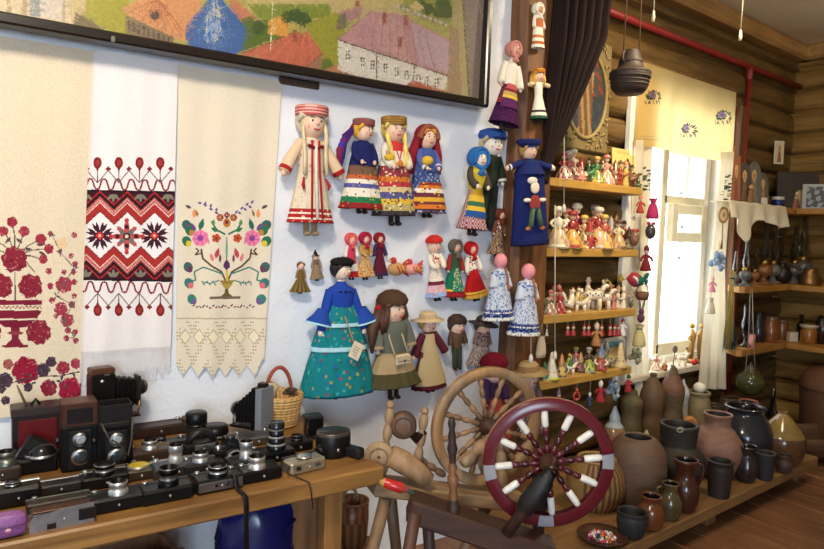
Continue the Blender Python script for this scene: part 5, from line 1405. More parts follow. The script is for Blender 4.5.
card('paper_card', 'pale yellow paper card standing behind toys below the icon', 'card', 613, 149, 636, 180, 2.33, SH[0][0], .004, lambda a, t: c_(236, 214, 130) if not (.2 < a < .8 and int(t * 14) % 3 == 1) else c_(216, 190, 110), lean=.08)
def seacol(a, t):
    if t < .16: return c_(120, 170, 190)
    if ((a - .5) / .34) ** 2 + ((t - .75) / .45) ** 2 < 1: return c_(214, 176, 110)
    return c_(60, 130, 150) if t < .45 else c_(150, 160, 140)
card('framed_picture', 'small framed teal and tan picture at the back of the lowest pine shelf', 'picture', 602, 338, 625, 371, 2.33, SH[3][0], .015, seacol, frame=c_(206, 200, 180), lean=.1)

# cords with tassels that hang beside the shelves
def cord(u, v0, v1, y, lab, tassel=True):
    e = ony(u, v1, y); t = ony(u, v0, y)
    root = thing('cord', lab, 'cord', e); L_ = t.z - e.z
    m = MB(); m.tube([(0, 0, 0), (t.x - e.x, 0, L_)], .0028, c_(206, 196, 176), 5); m.build('string', 'cloth', root)
    m = MB(); m.lathe([(0, -.04), (.012, -.035), (.01, -.01), (.004, .005)], c_(226, 220, 210), 10); m.build('tassel', 'cloth', root)
cord(564, 100, 205, 2.17, 'white cord with tassel hanging in front of the upper toy shelves')
cord(555, 205, 352, 2.17, 'long white cord hanging across the third toy shelf'); cord(531, 330, 355, 2.12, 'short white cord under the lower pink-headed doll')
b = ony(540.5, 358, 2.16); root = thing('cloth_pouch', 'small cream cloth pouch hanging by the post below the third shelf', 'pouch', b); k = mpp(b)
m = MB(Sx(k)); m.lathe([(0, 0), (6, .5), (7, 5), (6, 14), (4, 20), (4.5, 22)], c_(206, 186, 156), 14, sy=.5); m.build('bag', 'cloth', root)
m = MB(Sx(k)); m.tube([(-3, 0, 20), (0, 0, 34), (3, 0, 20)], .5, c_(150, 130, 100), 5); m.build('loop', 'cloth', root)

def bell(u, vt, hpx, y, label, c1, c2, kind='bell', group=None, zhook=None):
    t = ony(u, vt, y); k = mpp(t); h = hpx * k
    root = thing('hanging_ornament', label, 'ornament', (t.x, t.y, t.z - h), (0, 0, -.6), group)
    B = lambda: MB(Matrix.Diagonal((h * .78, h * .78, h, 1)))
    L = lambda q: lin(tuple(.74 * x + .24 * (.35 * q[0] + .5 * q[1] + .15 * q[2]) for x in q))
    if kind == 'bell':
        m = B(); m.lathe([(0, .05), (.3, 0), (.32, .06), (.24, .3), (.16, .5)], L(c1), 14); m.build('skirt', 'glossy', root)
        m = B(); m.ball((0, 0, .64), .17, L(c2), 10, 7); m.lathe([(.16, .72), (.1, .86), (0, .92)], L(c1), 10); m.build('head', 'glossy', root)
    elif kind == 'doll':
        m = B(); m.lathe([(0, .02), (.26, 0), (.27, .06), (.18, .3), (.1, .48), (.13, .6), (.06, .66)], L(c1), 16); m.build('dress', 'cloth', root)
        m = B(); m.ball((0, -.02, .76), .12, L((230, 190, 160)), 12, 8); m.build('head', 'skin', root)
        m = B(); m.lathe([(.14, .78), (.13, .9), (.05, .98), (0, 1)], L(c2), 12); m.build('hat', 'cloth', root)
        for sx in (-1, 1): m = B(); m.tube([(sx * .1, 0, .58), (sx * .24, -.04, .5), (sx * .3, -.06, .38)], [.06, .06, .05], L(c1), 7); m.build('arm', 'cloth', root)
    elif kind == 'basket':
        m = B(); m.lathe([(0, 0), (.34, 0), (.46, .2), (.46, .42), (.42, .44), (.38, .2), (0, .08)], L(c1), 18, wob=lambda i, a: 1 + .03 * sin(a * 14)); m.build('basket', 'straw', root)
        m = B(); m.tube([(.44 * cos(a), 0, .42 + .5 * sin(a)) for a in np.linspace(0, PI, 12)], .035, L(c2), 6); m.build('handle', 'straw', root)
    elif kind == 'ball':
        m = B(); m.ball((0, 0, .4), (.36, .36, .42), L(c1), 16, 10); m.build('ball', 'glossy', root)
        m = B()
        for sx in (-1, 1): m.ball((sx * .16, -.05, .86), (.16, .07, .1), L(c2), 8, 6)
        m.build('bow', 'cloth', root)
    elif kind == 'sack':
        m = B(); m.lathe([(0, 0), (.3, .02), (.34, .1), (.24, .5), (.12, .72), (.2, .86), (.22, .9)], L(c1), 16, wob=lambda i, a: 1 + .06 * sin(a * 9)); m.build('cloth', 'cloth', root)
        m = B(); m.torus((0, 0, .73), .12, .035, L(c2), 16, 6); m.build('tie', 'cloth', root)
    elif kind == 'bunny':
        m = B(); m.ball((0, 0, .2), (.2, .18, .2), L(c1), 12, 8); m.ball((0, -.02, .48), (.15, .14, .14), L(c1), 12, 8); m.build('body', 'cloth', root)
        for sx in (-1, 1): m = B(); m.tube([(sx * .06, 0, .58), (sx * .12, 0, .8), (sx * .16, 0, 1.0)], [.05, .06, .015], L(c2), 7); m.build('ear', 'cloth', root)
    elif kind == 'puff':
        m = B(); r = random.Random(3)
        for q in range(26): m.ball((r.uniform(-.36, .36), r.uniform(-.2, .2), r.uniform(.12, .8)), r.uniform(.1, .17), L(c1 if q % 3 else c2), 8, 5)
        m.build('ruffles', 'cloth', root)
    elif kind == 'ring':
        m = B(); m.torus((0, 0, .35), .24, .1, L(c1), 20, 7, M=rotm(rx=PI / 2)); m.build('ring', 'glossy', root)
        m = B(); m.ball((0, 0, .74), .14, L(c2), 10, 7); m.build('knot', 'glossy', root)
    elif kind == 'star':
        m = B()
        for q in range(6): a = q * PI / 3; m.tube([(0, 0, .45), (.45 * cos(a), -.02, .45 + .4 * sin(a))], [.1, .02], L(c1 if q % 2 else c2), 6)
        m.build('star', 'cloth', root)
    elif kind == 'fish':
        m = B(); m.tube([(-.6, 0, .5), (-.3, 0, .5), (0, 0, .45), (.35, 0, .42), (.5, 0, .5)], [.02, .3, .34, .2, .05], [L(c2), L(c2), L(c1), L(c1)], 12); m.build('body', 'cloth', root)
        m = B(); m.tube([(.45, 0, .48), (.62, 0, .66), (.74, 0, .8)], [.06, .14, .04], L(c1), 7); m.tube([(.45, 0, .48), (.66, 0, .36)], [.06, .12], L(c1), 7); m.build('tail', 'cloth', root)
        m = B(); m.tube([(-.3, -.25, .62), (-.1, -.32, .5), (.0, -.28, .3)], [.06, .08, .05], L((230, 220, 210)), 6); m.build('band', 'cloth', root)
    zz = zhook if zhook is not None else t.z + .05
    m = MB(); m.tube([(0, 0, h * .9), (0, 0, zz - (t.z - h))], .0018, c_(190, 176, 150), 4); m.build('thread', 'cloth', root)
    return root
GB = 'little bells under the third toy shelf'
zs3 = SH[2][0] - .045; zs4 = SH[3][0] - .045
for u, lab in ((568, 'little red and white bell under the white long-necked bird, nearer the post of two'), (573.6, 'little red and white bell under third shelf, window-side one of the first pair'), (584.5, 'little red and white bell under the white and yellow rider'), (589, 'little red and white bell under the blue-ringed beast'), (602, 'little red bell just past the pale hanging cat'), (610.5, 'little red and white bell under the white and rose pair'), (615, 'little red and white bell under the cream pair'), (619, 'little red bell at the window end of its row')):
    bell(u, 323, 13, 2.22, lab, (176, 40, 40), (226, 206, 170), group=GB, zhook=zs3)
bell(597, 322, 24, 2.22, 'longer tan and rust ornament hanging among the red bells', (190, 120, 60), (226, 196, 150), 'doll', zhook=zs3)
bell(623, 318, 18, 2.22, 'white and red ornament at the window end of the red bells', (226, 220, 216), (190, 60, 60), 'doll', zhook=zs3)
bell(547, 328, 8, 2.2, 'tiny white ornament under third shelf near the long cord', (200, 190, 170), (220, 210, 190), zhook=zs3)
bell(559, 390, 20, 2.21, 'grey and mauve doll ornament under the lowest pine shelf', (150, 140, 150), (120, 90, 110), 'doll', zhook=zs4)
bell(577, 386, 16, 2.21, 'red ring ornament under the lowest pine shelf', (190, 50, 36), (210, 80, 50), 'ring', zhook=zs4)
bell(601, 380, 22, 2.21, 'red doll ornament with white hat under the lowest pine shelf', (190, 40, 44), (230, 220, 210), 'doll', zhook=zs4)
bell(590, 392, 14, 2.23, 'dark blue and white ornament under lowest pine shelf', (60, 70, 100), (200, 200, 210), 'doll', zhook=zs4)
bell(613, 378, 22, 2.24, 'ruffled pale blue ornament under the lowest pine shelf', (120, 140, 160), (170, 180, 190), 'puff', zhook=zs4)
bell(629, 374, 18, 2.2, 'red ornament with green hat at window end of lowest shelf', (190, 40, 44), (50, 90, 50), 'doll', zhook=zs4)
ZT = SH[0][0]
GO = 'ornaments strung down the window side'
for u, vt, hp_, kind, c1, c2, lab in ((641, 195, 18, 'doll', (200, 60, 40), (220, 120, 70), 'orange-red doll ornament nearest the top shelf, strung by the window'),
        (653.5, 196, 23, 'sack', (206, 40, 100), (150, 30, 70), 'bright pink cloth sack ornament at the window'),
        (651, 221, 18, 'ball', (70, 64, 66), (190, 40, 60), 'dark egg ornament with red bow at the window'),
        (634, 213, 9, 'star', (170, 40, 56), (140, 150, 190), 'red and blue star ornament by the second shelf'),
        (635, 228, 18, 'ball', (140, 90, 60), (190, 60, 50), 'brown nut ornament with red bow by the second shelf'),
        (647, 245, 26, 'doll', (150, 30, 40), (120, 40, 44), 'dark red doll ornament against the window'),
        (637, 268, 22, 'fish', (30, 110, 90), (190, 40, 60), 'plump green and crimson ornament above the brown basket'),
        (643, 282, 18, 'basket', (130, 74, 44), (110, 66, 40), 'tiny brown basket ornament by the third shelf'),
        (642, 299, 24, 'bunny', (110, 60, 90), (150, 140, 110), 'long-eared purple bunny ornament by the window'),
        (640, 322, 25, 'sack', (216, 196, 120), (90, 110, 90), 'pale yellow bell-shaped cloth ornament by the window'),
        (636, 346, 18, 'puff', (130, 140, 100), (160, 150, 120), 'grey-green ruffled ornament lowest on the window string')):
    bell(u, vt, hp_, 2.2, lab, c1, c2, kind, GO)

# ------------------------------------------------------------------ window curtains
M_VAL = mat_sheer('valance_linen', (1, 1, 1), .6)
M_SIDE = mat_sheer('side_curtain_linen', (1, 1, 1), .3)
VY = 2.325
A0, A1 = ony(640, 61.5, VY), ony(735, 93, VY); zt_ = (A0.z + A1.z) / 2
zb_ = (ony(634, 146, VY).z + ony(733, 164, VY).z) / 2
NXv, NYv = 260, 120
def vt_(u, v):
    p = ony(u, v, VY); return ((p.x - A0.x) / (A1.x - A0.x) * NXv, (zt_ - p.z) / (zt_ - zb_) * NYv)
P = Paint(NXv, NYv, (238, 212, 148), vt_)
for (x, y) in ((651, 97), (686, 129), (721, 117)):
    for k in range(30):
        a = k * 2.4; r_ = .6 + 6.4 * ((k * .37) % 1)
        P.leaf(x + r_ * cos(a), y + r_ * sin(a) * .8, 3.0, a, ((70, 84, 70), (96, 110, 86), (60, 70, 76))[k % 3], .5)
    P.flower(x, y - 1.5, 3.3, (150, 124, 146), (92, 78, 104), 5)
    for k in range(5): P.line([(x - 6 + 3 * k, y + 4), (x - 5 + 3 * k, y + 8)], .8, (120, 110, 110))
P.line([(630, 138), (740, 154)], 1.2, (206, 186, 140)); P.line([(630, 135), (740, 151)], .6, (206, 186, 140))
def vpos(a, t):
    return (A0.x + (A1.x - A0.x) * a, VY + .012 * np.sin(a * 40) * t + .018 * np.sin(a * 17 + 1) * t - .01, zt_ + (zb_ - zt_) * t + .008 * np.sin(a * 9) * t)
o = P.sheet('valance', vpos, M_VAL); tag(o, 'cream linen valance with three embroidered flower sprigs across the window top', 'curtain')
m = MB(); m.tube([(A0.x - .05, VY, zt_ + .005), (A1.x + .05, VY, zt_ + .005)], .009, c_(120, 90, 50), 8); tag(m.build('curtain_rod', 'wood'), 'thin wooden rod carrying the cream window valance', 'curtain rod')
def side_curtain(edgeL, edgeR, v0, v1, y, label, sprigs, mat, nf):
    def geo(a, t):
        v = v0 + (v1 - v0) * t; pl, pr = ony(interp(edgeL, v), v, y), ony(interp(edgeR, v), v, y); p = pl.lerp(pr, a)
        return p
    nx, ny = 130, 420
    def tox(u, v):
        l, r_ = interp(edgeL, v), interp(edgeR, v); return ((u - l) / (r_ - l) * nx, (v - v0) / (v1 - v0) * ny)
    P = Paint(nx, ny, (236, 226, 200), tox)
    for (x, y_) in sprigs:
        for k in range(16):
            a = k * 2.4; r_ = .8 + 5 * ((k * .37) % 1); P.leaf(x + r_ * cos(a) * .5, y_ + r_ * sin(a) * 1.7, 3.4, a, ((64, 90, 74), (96, 110, 86), (90, 74, 100))[k % 3], .5)
    G = np.array([[tuple(geo(a / nx, t / ny)) for a in range(nx + 1)] for t in range(ny + 1)])
    def pos(a, t): return G[..., 0], G[..., 1] + .016 * np.sin(a * nf * 2 * PI + 1.5 * t), G[..., 2]
    o = P.sheet('side_curtain', pos, mat); tag(o, label, 'curtain', None)
side_curtain([(150, 722), (230, 716), (300, 708), (350, 703), (390, 700)], [(150, 733), (200, 729), (260, 724), (330, 726), (390, 728)], 152, 389, 2.28, 'long cream curtain hanging on the corner-shelf side of the window', ((727, 184), (725, 196)), M_SIDE, 3)
side_curtain([(150, 634), (250, 632), (420, 638)], [(150, 652), (250, 648), (420, 650)], 140, 418, 2.33, 'narrow cream curtain behind the window ornaments beside the shelves', ((644, 176), (644, 186)), M_SIDE, 2)
# ornaments on the long curtain
md_ = ony(722.5, 227, 2.23); k = mpp(md_)
root = thing('medallion', 'oval framed medallion hanging on the long window curtain', 'medallion', md_, (0, 0, -.5))
m = MB(Sx(k)); m.torus((0, 0, 12), 1, .2, c_(150, 110, 60), 24, 8, M=rotm(rx=PI / 2) @ Matrix.Diagonal((4.8, 7, 7, 1))); m.build('frame', 'glossy', root)
m = MB(Sx(k)); m.ball((0, 0, 12), (4.6, .8, 6.8), c_(206, 180, 140), 16, 8); m.ball((0, -.6, 12), (1.8, .5, 3), c_(150, 120, 90), 10, 6); m.build('picture', 'paint', root)
m = MB(Sx(k)); m.tube([(0, 0, 5), (.5, 0, -12), (0, 0, -22)], [.5, .5, 1.4], c_(140, 100, 60), 6); m.build('tassel', 'cloth', root)
bell(719, 249, 22, 2.21, 'ruffled pale blue cloth ornament on the long curtain', (120, 150, 186), (170, 190, 210), 'puff')
bell(713, 276, 16, 2.21, 'little pink doll ornament on the long curtain', (232, 130, 160), (226, 160, 170), 'doll')
bell(711, 296, 18, 2.22, 'cream cloth ornament lowest on the long curtain', (220, 206, 176), (200, 180, 150), 'sack')
CZ_TOP = ony(740, 205, 2.16).z - .03; b = ony(727, 352, 2.2); root = thing('dried_grass', 'bunch of dry yellow-green grass hanging beside the long curtain', 'dried grass', b); k = mpp(b)
m = MB(Sx(k)); r = random.Random(2)
for q in range(46): x = r.uniform(-6, 6); m.tube([(x * .15, r.uniform(-1, 1), 82), (x * .5, r.uniform(-2, 2), 55), (x, r.uniform(-3, 3), r.uniform(0, 16))], [.4, .5, .35], r.choice([c_(170, 150, 80), c_(150, 140, 76), c_(190, 166, 96)]), 4)
m.build('stalks', 'straw', root); m = MB(); m.tube([(0, 0, 74 * k), (.01, .05, CZ_TOP - b.z)], .002, c_(150, 130, 90), 5); m.build('string', 'cloth', root); m = MB(Sx(k)); m.torus((0, 0, 74), 2, .7, BRN, 12, 6); m.build('tie', 'cloth', root)
# ------------------------------------------------------------------ corner shelves
M_CSH = mat_wood('corner_shelf_pine', (176, 120, 50), (210, 152, 74), 0, 5.0, 0.5, bump=0.05)
CY = 2.16
def zat(u, v, y=CY): return ony(u, v, y).z
CZ = [(zat(740, 205) + zat(785, 205)) / 2, (zat(735, 284) + zat(786, 288)) / 2, (zat(735, 347) + zat(786, 347)) / 2]
CX0 = [ony(738, 207, CY).x, ony(745, 286, CY).x, ony(742, 350, CY).x]; CXB = [ony(729, 205, 2.325).x, ony(728, 282, 2.325).x, ony(724, 345, 2.325).x]
RXF = 5.46
for i, lab in enumerate(('corner shelf of icons with a white cloth, highest of the corner shelves', 'corner shelf carrying the glass lamps and copper pot', 'corner shelf of jars, lowest of the corner shelves')):
    m = MB(); z = CZ[i]
    root = thing('corner_shelf', lab, 'shelf', (0, 0, z), group='pine corner shelves')
    x1 = RWX - .055
    m.prism([(CX0[i], -CY), (x1, -CY), (x1, -2.325), (CXB[i], -2.325), (CX0[i] - .02, -CY - .03)], -.044, 0, (1, 1, 1), M=rotm(rx=PI / 2) @ Matrix.Diagonal((1, 1, 1, 1))); m.build('long_board', M_CSH, root)
    m = MB(); m.box(((RXF + x1) / 2, (CY - .005 + .9) / 2, -.022), (x1 - RXF, CY - .005 - .9, .044), (1, 1, 1), bev=.004); m.build('side_board', M_CSH, root)
def onshelf(i, u, y, rim=0.0):
    """point on corner shelf i below photo column u"""
    v = 250
    for _ in range(5):
        p = ony(u, v, y); v += (p.z - CZ[i]) / mpp(p)
    p = ony(u, v, y); p.z = CZ[i]; return p
def onside(i, u, x):
    v = 250
    for _ in range(5):
        p = onx(u, v, x); v += (p.z - CZ[i]) / mpp(p)
    p = onx(u, v, x); p.z = CZ[i]; return p

# icons and books on the highest shelf
def slab(name, label, cat, p, w, h, th, rz, lean, cf, frame, mat='paint', arch=False, group=None):
    root = thing(name, label, cat, p, (-lean, 0, rz), group)
    m = MB()
    if arch:
        pts = [(-w / 2, 0), (w / 2, 0), (w / 2, h * .62)] + [(w / 2 * cos(a), h * .62 + h * .38 * sin(a)) for a in np.linspace(0, PI, 12)][1:-1] + [(-w / 2, h * .62)]
        m.prism(pts, 0, th, frame)
    else: m.box((0, th / 2, h / 2), (w, th, h), frame, bev=th * .15)
    m.build('board', mat, root)
    if cf:
        m = MB(); q = .13
        m.grid(lambda a, t: (w * (1 - 2 * q) * (a - .5) * (1 if not arch else 1 - .5 * max(0, (1 - t) - .6)), -.003, h * (q * .6 + (1 - q * 1.4) * (1 - t))), 14, 18, cf); m.build('image', mat, root)
    return root
def saint(bgc, robe, halo=(206, 170, 90)):
    def f(a, t):
        x = a - .5
        if (x / .13) ** 2 + ((t - .28) / .1) ** 2 < 1: return c_(176, 126, 86)
        if (x / .22) ** 2 + ((t - .26) / .17) ** 2 < 1: return c_(*halo)
        if t > .38 and abs(x) < .12 + .3 * (t - .38): return c_(*robe)
        return c_(*bgc)
    return f
k = 1
def pxs(p): return mpp(p)
p = onshelf(0, 730, 2.30); s_ = pxs(p); slab('wooden_board', 'tall orange-brown board leaning at window end of the icon shelf', 'board', p, 9 * s_, 58 * s_, .018, -.75, .12, None, c_(166, 96, 52), 'wood')
p = onshelf(0, 735.5, 2.26); s_ = pxs(p); slab('icon', 'narrow orange icon panel beside the tall leaning board', 'icon', p, 9 * s_, 48 * s_, .02, -.75, .1, saint((150, 84, 46), (120, 60, 40)), c_(150, 88, 48))
p = onshelf(0, 744, 2.24); s_ = pxs(p); slab('icon', 'dark arched icon with brown figure on the icon shelf', 'icon', p, 13 * s_, 42 * s_, .02, -.7, .1, saint((70, 52, 36), (120, 84, 50)), c_(60, 44, 32), arch=True)
p = onshelf(0, 753.5, 2.29); s_ = pxs(p); slab('icon', 'grey arched icon behind the small figure on the icon shelf', 'icon', p, 15 * s_, 45 * s_, .02, -.7, .1, saint((96, 90, 80), (130, 110, 90)), c_(92, 84, 74), arch=True)
p = onshelf(0, 763, 2.25); s_ = pxs(p); slab('icon', 'slim icon with white lower edge next to the blue cup', 'icon', p, 11 * s_, 34 * s_, .02, -.7, .14, lambda a, t: c_(210, 200, 180) if t > .75 else saint((84, 70, 54), (140, 110, 80))(a, t), c_(80, 66, 48), arch=True)
p = onshelf(0, 750, 2.2); s_ = pxs(p)
root = thing('figurine', 'little brown praying figure on the icon shelf above the cloth', 'figurine', p, (0, 0, -.7))
m = MB(Sx(s_)); m.lathe([(0, 0), (4, 0), (3.6, 3), (2.2, 10), (2.4, 13), (1, 15)], c_(130, 92, 56), 14); m.build('robe', 'matte', root); m = MB(Sx(s_)); m.ball((0, 0, 17), 2.4, c_(180, 140, 96), 10, 7); m.build('head', 'skin', root)
p = onshelf(0, 777.5, 2.24); s_ = pxs(p)
root = thing('cup', 'cobalt blue cup with white rim beside the framed icon', 'cup', p)
m = MB(Sx(s_)); m.lathe([(0, 0), (4, 0), (5.2, 2), (5.4, 8), (5, 8.4), (4.6, 2), (0, 1.4)], c_(30, 44, 110), 18); m.build('body', 'glaze', root); m = MB(Sx(s_)); m.lathe([(5.5, 8), (5.8, 9), (5.4, 11), (4.4, 11), (4.6, 8)], c_(214, 210, 200), 18); m.build('rim', 'glaze', root)
p = onshelf(0, 791, 2.33); s_ = pxs(p); p = Vector((5.62, 2.2, CZ[0])); slab('dark_panel', 'large dark grey panel leaning in the room corner behind the blue cup', 'panel', p, .34, 36 * s_, .02, -.62, .1, None, c_(66, 58, 52), 'matte')
p = onside(0, 796, 5.6); s_ = pxs(p); slab('icon', 'small pale gold framed icon of a seated figure in the room corner', 'icon', p, 17 * s_ * 1.05, 20 * s_, .02, -.85, .15, saint((216, 196, 150), (150, 84, 54), (226, 200, 130)), c_(196, 168, 104))
p = onside(0, 817, 5.6); s_ = pxs(p); slab('photograph', 'grey photograph leaning on the side board near the gold framed icon', 'photograph', p, 22 * s_ * 1.2, 26 * s_, .006, -1.1, .2, lambda a, t: c_(150, 156, 160) if sin(a * 13 + t * 7) * sin(t * 11 - a * 3) > .1 else c_(72, 78, 84), c_(176, 178, 176))
q = onx(777, 152, RWX - .06); q = ony(778, 152, 2.33)
p = ony(778.5, 164, 2.34); s_ = pxs(p); slab('icon_card', 'small pale icon card pinned on the log wall high in the corner', 'icon', p, 9 * s_ * 1.2, 23 * s_, .006, -.5, .02, saint((214, 200, 160), (150, 100, 60)), c_(220, 210, 180))

# white cloth over the shelf edge
def clothpos():
    u0, u1 = 729, 786; n = 60
    m = MB()
    def g(a, t):
        u = u0 + (u1 - u0) * a
        if t < .35:
            y = 2.34 - (2.34 - (CY - .012)) * (t / .35); x = ony(u, 206, CY - .012).x
            return (x + (1 - t / .35) * .06, y, CZ[0] + .006 + .002 * sin(a * 30))
        q = (t - .35) / .65; a_ = a * 57
        drop = 11 + (24 if a_ < 28 else 0) * max(0, 1 - abs(a_ - 15) / 12) + 6 * max(0, 1 - abs(a_ - 50) / 14) + 6
        pb = ony(u, 206, CY - .012)
        return (pb.x, CY - .014 - .02 * q * (1 + sin(a * 26)), CZ[0] + .006 - q * drop * mpp(pb))
    m.grid(g, 64, 26, c_(226, 214, 186)) if False else m.grid(g, 64, 26, lambda a, t: c_(226, 214, 186))
    o = m.build('cloth', 'cloth'); md = o.modifiers.new('thick', 'SOLIDIFY'); md.thickness = .003; md.offset = 1
    tag(o, 'white cloth draped over the front edge of the icon shelf', 'cloth')
clothpos()

# oil lamps with glass chimneys
def oil_lamp(p, hpx, label, body, hasbody=True, tint=(226, 226, 220)):
    s_ = mpp(p); k = hpx / 62 * s_
    root = thing('oil_lamp', label, 'lamp', p, group='oil lamps on the corner shelves'); B = lambda: MB(Sx(k))
    m = B(); m.lathe([(0, 0), (9, 0), (9, 2), (4, 4), (3, 8), (7, 10), (9, 14), (8, 19), (4, 22), (0, 22.4)], c_(*body), 20); m.build('font', 'glaze', root)
    m = B(); m.lathe([(4, 21), (5, 22), (5, 25), (3, 27), (0, 27.4)], c_(150, 120, 66), 16)
    m.tube([(5, 0, 24), (9, 0, 24)], .6, c_(150, 120, 66), 6); m.ball((9.4, 0, 24), 1.4, c_(150, 120, 66), 8, 5); m.build('burner', 'metal', root)
    m = B(); m.lathe([(3.6, 26), (4.8, 30), (5.4, 34), (4.2, 40), (2.8, 48), (2.4, 62), (2.7, 63), (2.2, 62.6), (2.0, 48), (3.6, 40), (4.8, 34), (4.2, 30), (3.0, 26)], c_(*tint), 18); m.build('chimney', mat_glass(), root)
    return root
for (u, y, h, lab, body) in ((734, 2.25, 34, 'small clear oil lamp by the red pipe on the lamp shelf', (110, 116, 120)), (744.5, 2.22, 44, 'clear oil lamp with slim chimney, second from the red pipe', (96, 96, 96)),
                             (754, 2.27, 36, 'short brown oil lamp with amber font on the lamp shelf', (126, 80, 44)), (763, 2.24, 58, 'tall oil lamp with brass-brown font under the white cloth', (120, 76, 44)),
                             (772, 2.28, 54, 'tall oil lamp with clear chimney under the cloth end', (110, 104, 96))):
    oil_lamp(onshelf(1, u, y), h, lab, body)
for (u, x, h, lab, body) in ((793, 5.62, 56, 'tall oil lamp in the room corner beside the round dark pot', (90, 84, 78)), (801, 5.66, 66, 'tallest oil lamp, right against the copper pot', (84, 80, 76))):
    oil_lamp(onside(1, u, x), h, lab, body)
p = onshelf(1, 780.5, 2.26); s_ = mpp(p); root = thing('round_pot', 'round dark metal pot in the corner of the lamp shelf', 'pot', p)
m = MB(Sx(s_)); m.lathe([(0, 0), (6, 0), (9, 4), (9.6, 10), (7, 16), (4, 18), (4.4, 20), (3.4, 20), (3, 18), (0, 15)], c_(66, 62, 58), 24); m.build('body', 'dull', root); m = MB(Sx(s_)); m.ball((0, 0, 20.5), 1.8, c_(100, 90, 70), 8, 6); m.lathe([(3.6, 19), (2, 20.2), (0, 20.4)], c_(66, 62, 58), 16); m.build('lid', 'dull', root)
p = onside(1, 809, 5.64); s_ = mpp(p); root = thing('copper_pot', 'squat copper coffee pot with wide base on the side board', 'pot', p, (0, 0, -.8))
m = MB(Sx(s_)); m.lathe([(0, 0), (10, 0), (10.4, 1.5), (9, 8), (6.8, 13), (7.4, 16.5), (6.8, 16.5), (6, 13), (0, 3)], c_(150, 112, 70), 26); m.build('body', 'dull', root); m = MB(Sx(s_)); m.tube([(-7, 0, 14), (-13, 0, 17), (-22, 0, 22)], [.9, .8, 1.1], c_(80, 56, 40), 8); m.build('handle', 'wood', root)
# jars on the lowest corner shelf
def jar(p, prof, label, col, mat='glaze', name='jar', lid=None, cat='jar', group=None):
    s_ = mpp(p); root = thing(name, label, cat, p, group=group)
    m = MB(Sx(s_)); m.lathe(prof, c_(*col), 22); m.build('body', mat, root)
    if lid: m = MB(Sx(s_)); m.lathe(lid[0], c_(*lid[1]), 20); m.build('lid', 'glossy', root)
    return root
G_ = mat_glass()
jar(onshelf(2, 729, 2.25), [(0, 0), (6, 0), (7, 3), (7, 16), (4, 21), (4.4, 24), (3.6, 24), (3.4, 20), (6, 15), (6, 3), (0, 2)], 'squat clear jar at the window end of the jar shelf', (150, 170, 190), G_, 'glass_jar')
jar(onshelf(2, 745, 2.23), [(0, 0), (6, 0), (6.4, 2), (2, 5), (2, 9), (5, 14), (6, 24), (4, 32), (5.4, 44), (4.8, 44), (3.4, 32), (5.2, 24), (4.4, 15), (0, 10)], 'tall clear glass vase on the jar shelf', (196, 204, 214), G_, 'glass_vase', cat='vase')
p = onshelf(2, 751.5, 2.19); s_ = mpp(p); root = thing('candle', 'short pink candle in front of the clear glass vase', 'candle', p); m = MB(Sx(s_)); m.lathe([(0, 0), (3, 0), (3, 13), (2.4, 13.4), (0, 12.6)], c_(222, 150, 136), 16); m.build('wax', 'skin', root); m = MB(Sx(s_)); m.tube([(0, 0, 12.6), (.3, 0, 15)], .3, BLK, 5); m.build('wick', 'matte', root)
jar(onshelf(2, 757, 2.30), [(0, 0), (7, 0), (7.4, 8), (6, 20), (3, 26), (3.4, 30), (0, 30)], 'dark bottle-shaped jar behind the pink candle', (44, 40, 40), 'glaze')
jar(onshelf(2, 770, 2.24), [(0, 0), (6.6, 0), (7, 2), (7, 17), (5.6, 20), (5.8, 23), (0, 23)], 'amber brown jar on the jar shelf, nearer the window of two', (126, 76, 36), 'glaze', lid=([(6, 22), (6.2, 25), (5, 26), (0, 26)], (96, 70, 50)))
jar(onshelf(2, 781, 2.27), [(0, 0), (5.6, 0), (6, 2), (6, 15), (5, 17), (0, 17.4)], 'amber brown jar on the jar shelf, nearer the room corner', (130, 84, 44), 'glaze', lid=([(5.2, 17), (5.4, 19.5), (0, 20)], (110, 80, 54)))
p = onside(2, 792, 5.58); s_ = mpp(p); root = thing('paper_box', 'little white paper box in the corner of the jar shelf', 'box', p, (0, 0, -.6)); m = MB(Sx(s_)); m.box((0, 0, 4.6), (9, 5, 9), c_(206, 196, 172), bev=.4); m.build('carton', 'paint', root); m = MB(Sx(s_)); m.box((0, 0, 9.4), (9.4, 5.4, .8), c_(190, 180, 156), bev=.2); m.build('flap', 'paint', root)
jar(onside(2, 808, 5.62), [(0, 0), (7, 0), (7.6, 2), (7.6, 12), (6, 16), (0, 16)], 'golden amber jar with pale lid on the side board', (150, 96, 36), 'glaze', lid=([(6.6, 15), (8.6, 17), (8.6, 18.6), (0, 19)], (196, 182, 150)))
jar(onside(2, 800, 5.72), [(0, 0), (4, 0), (4.4, 14), (2, 20), (2.4, 26), (1.8, 26), (1.4, 20), (3.6, 13), (0, 2)], 'narrow clear bottle behind the little white box', (200, 210, 206), G_, 'glass_bottle', cat='bottle')
jar(onside(2, 821, 5.7), [(0, 0), (6, 0), (6.6, 14), (5, 24), (3, 28), (0, 28)], 'dark jar at the near end of the side board', (50, 38, 32), 'glaze')

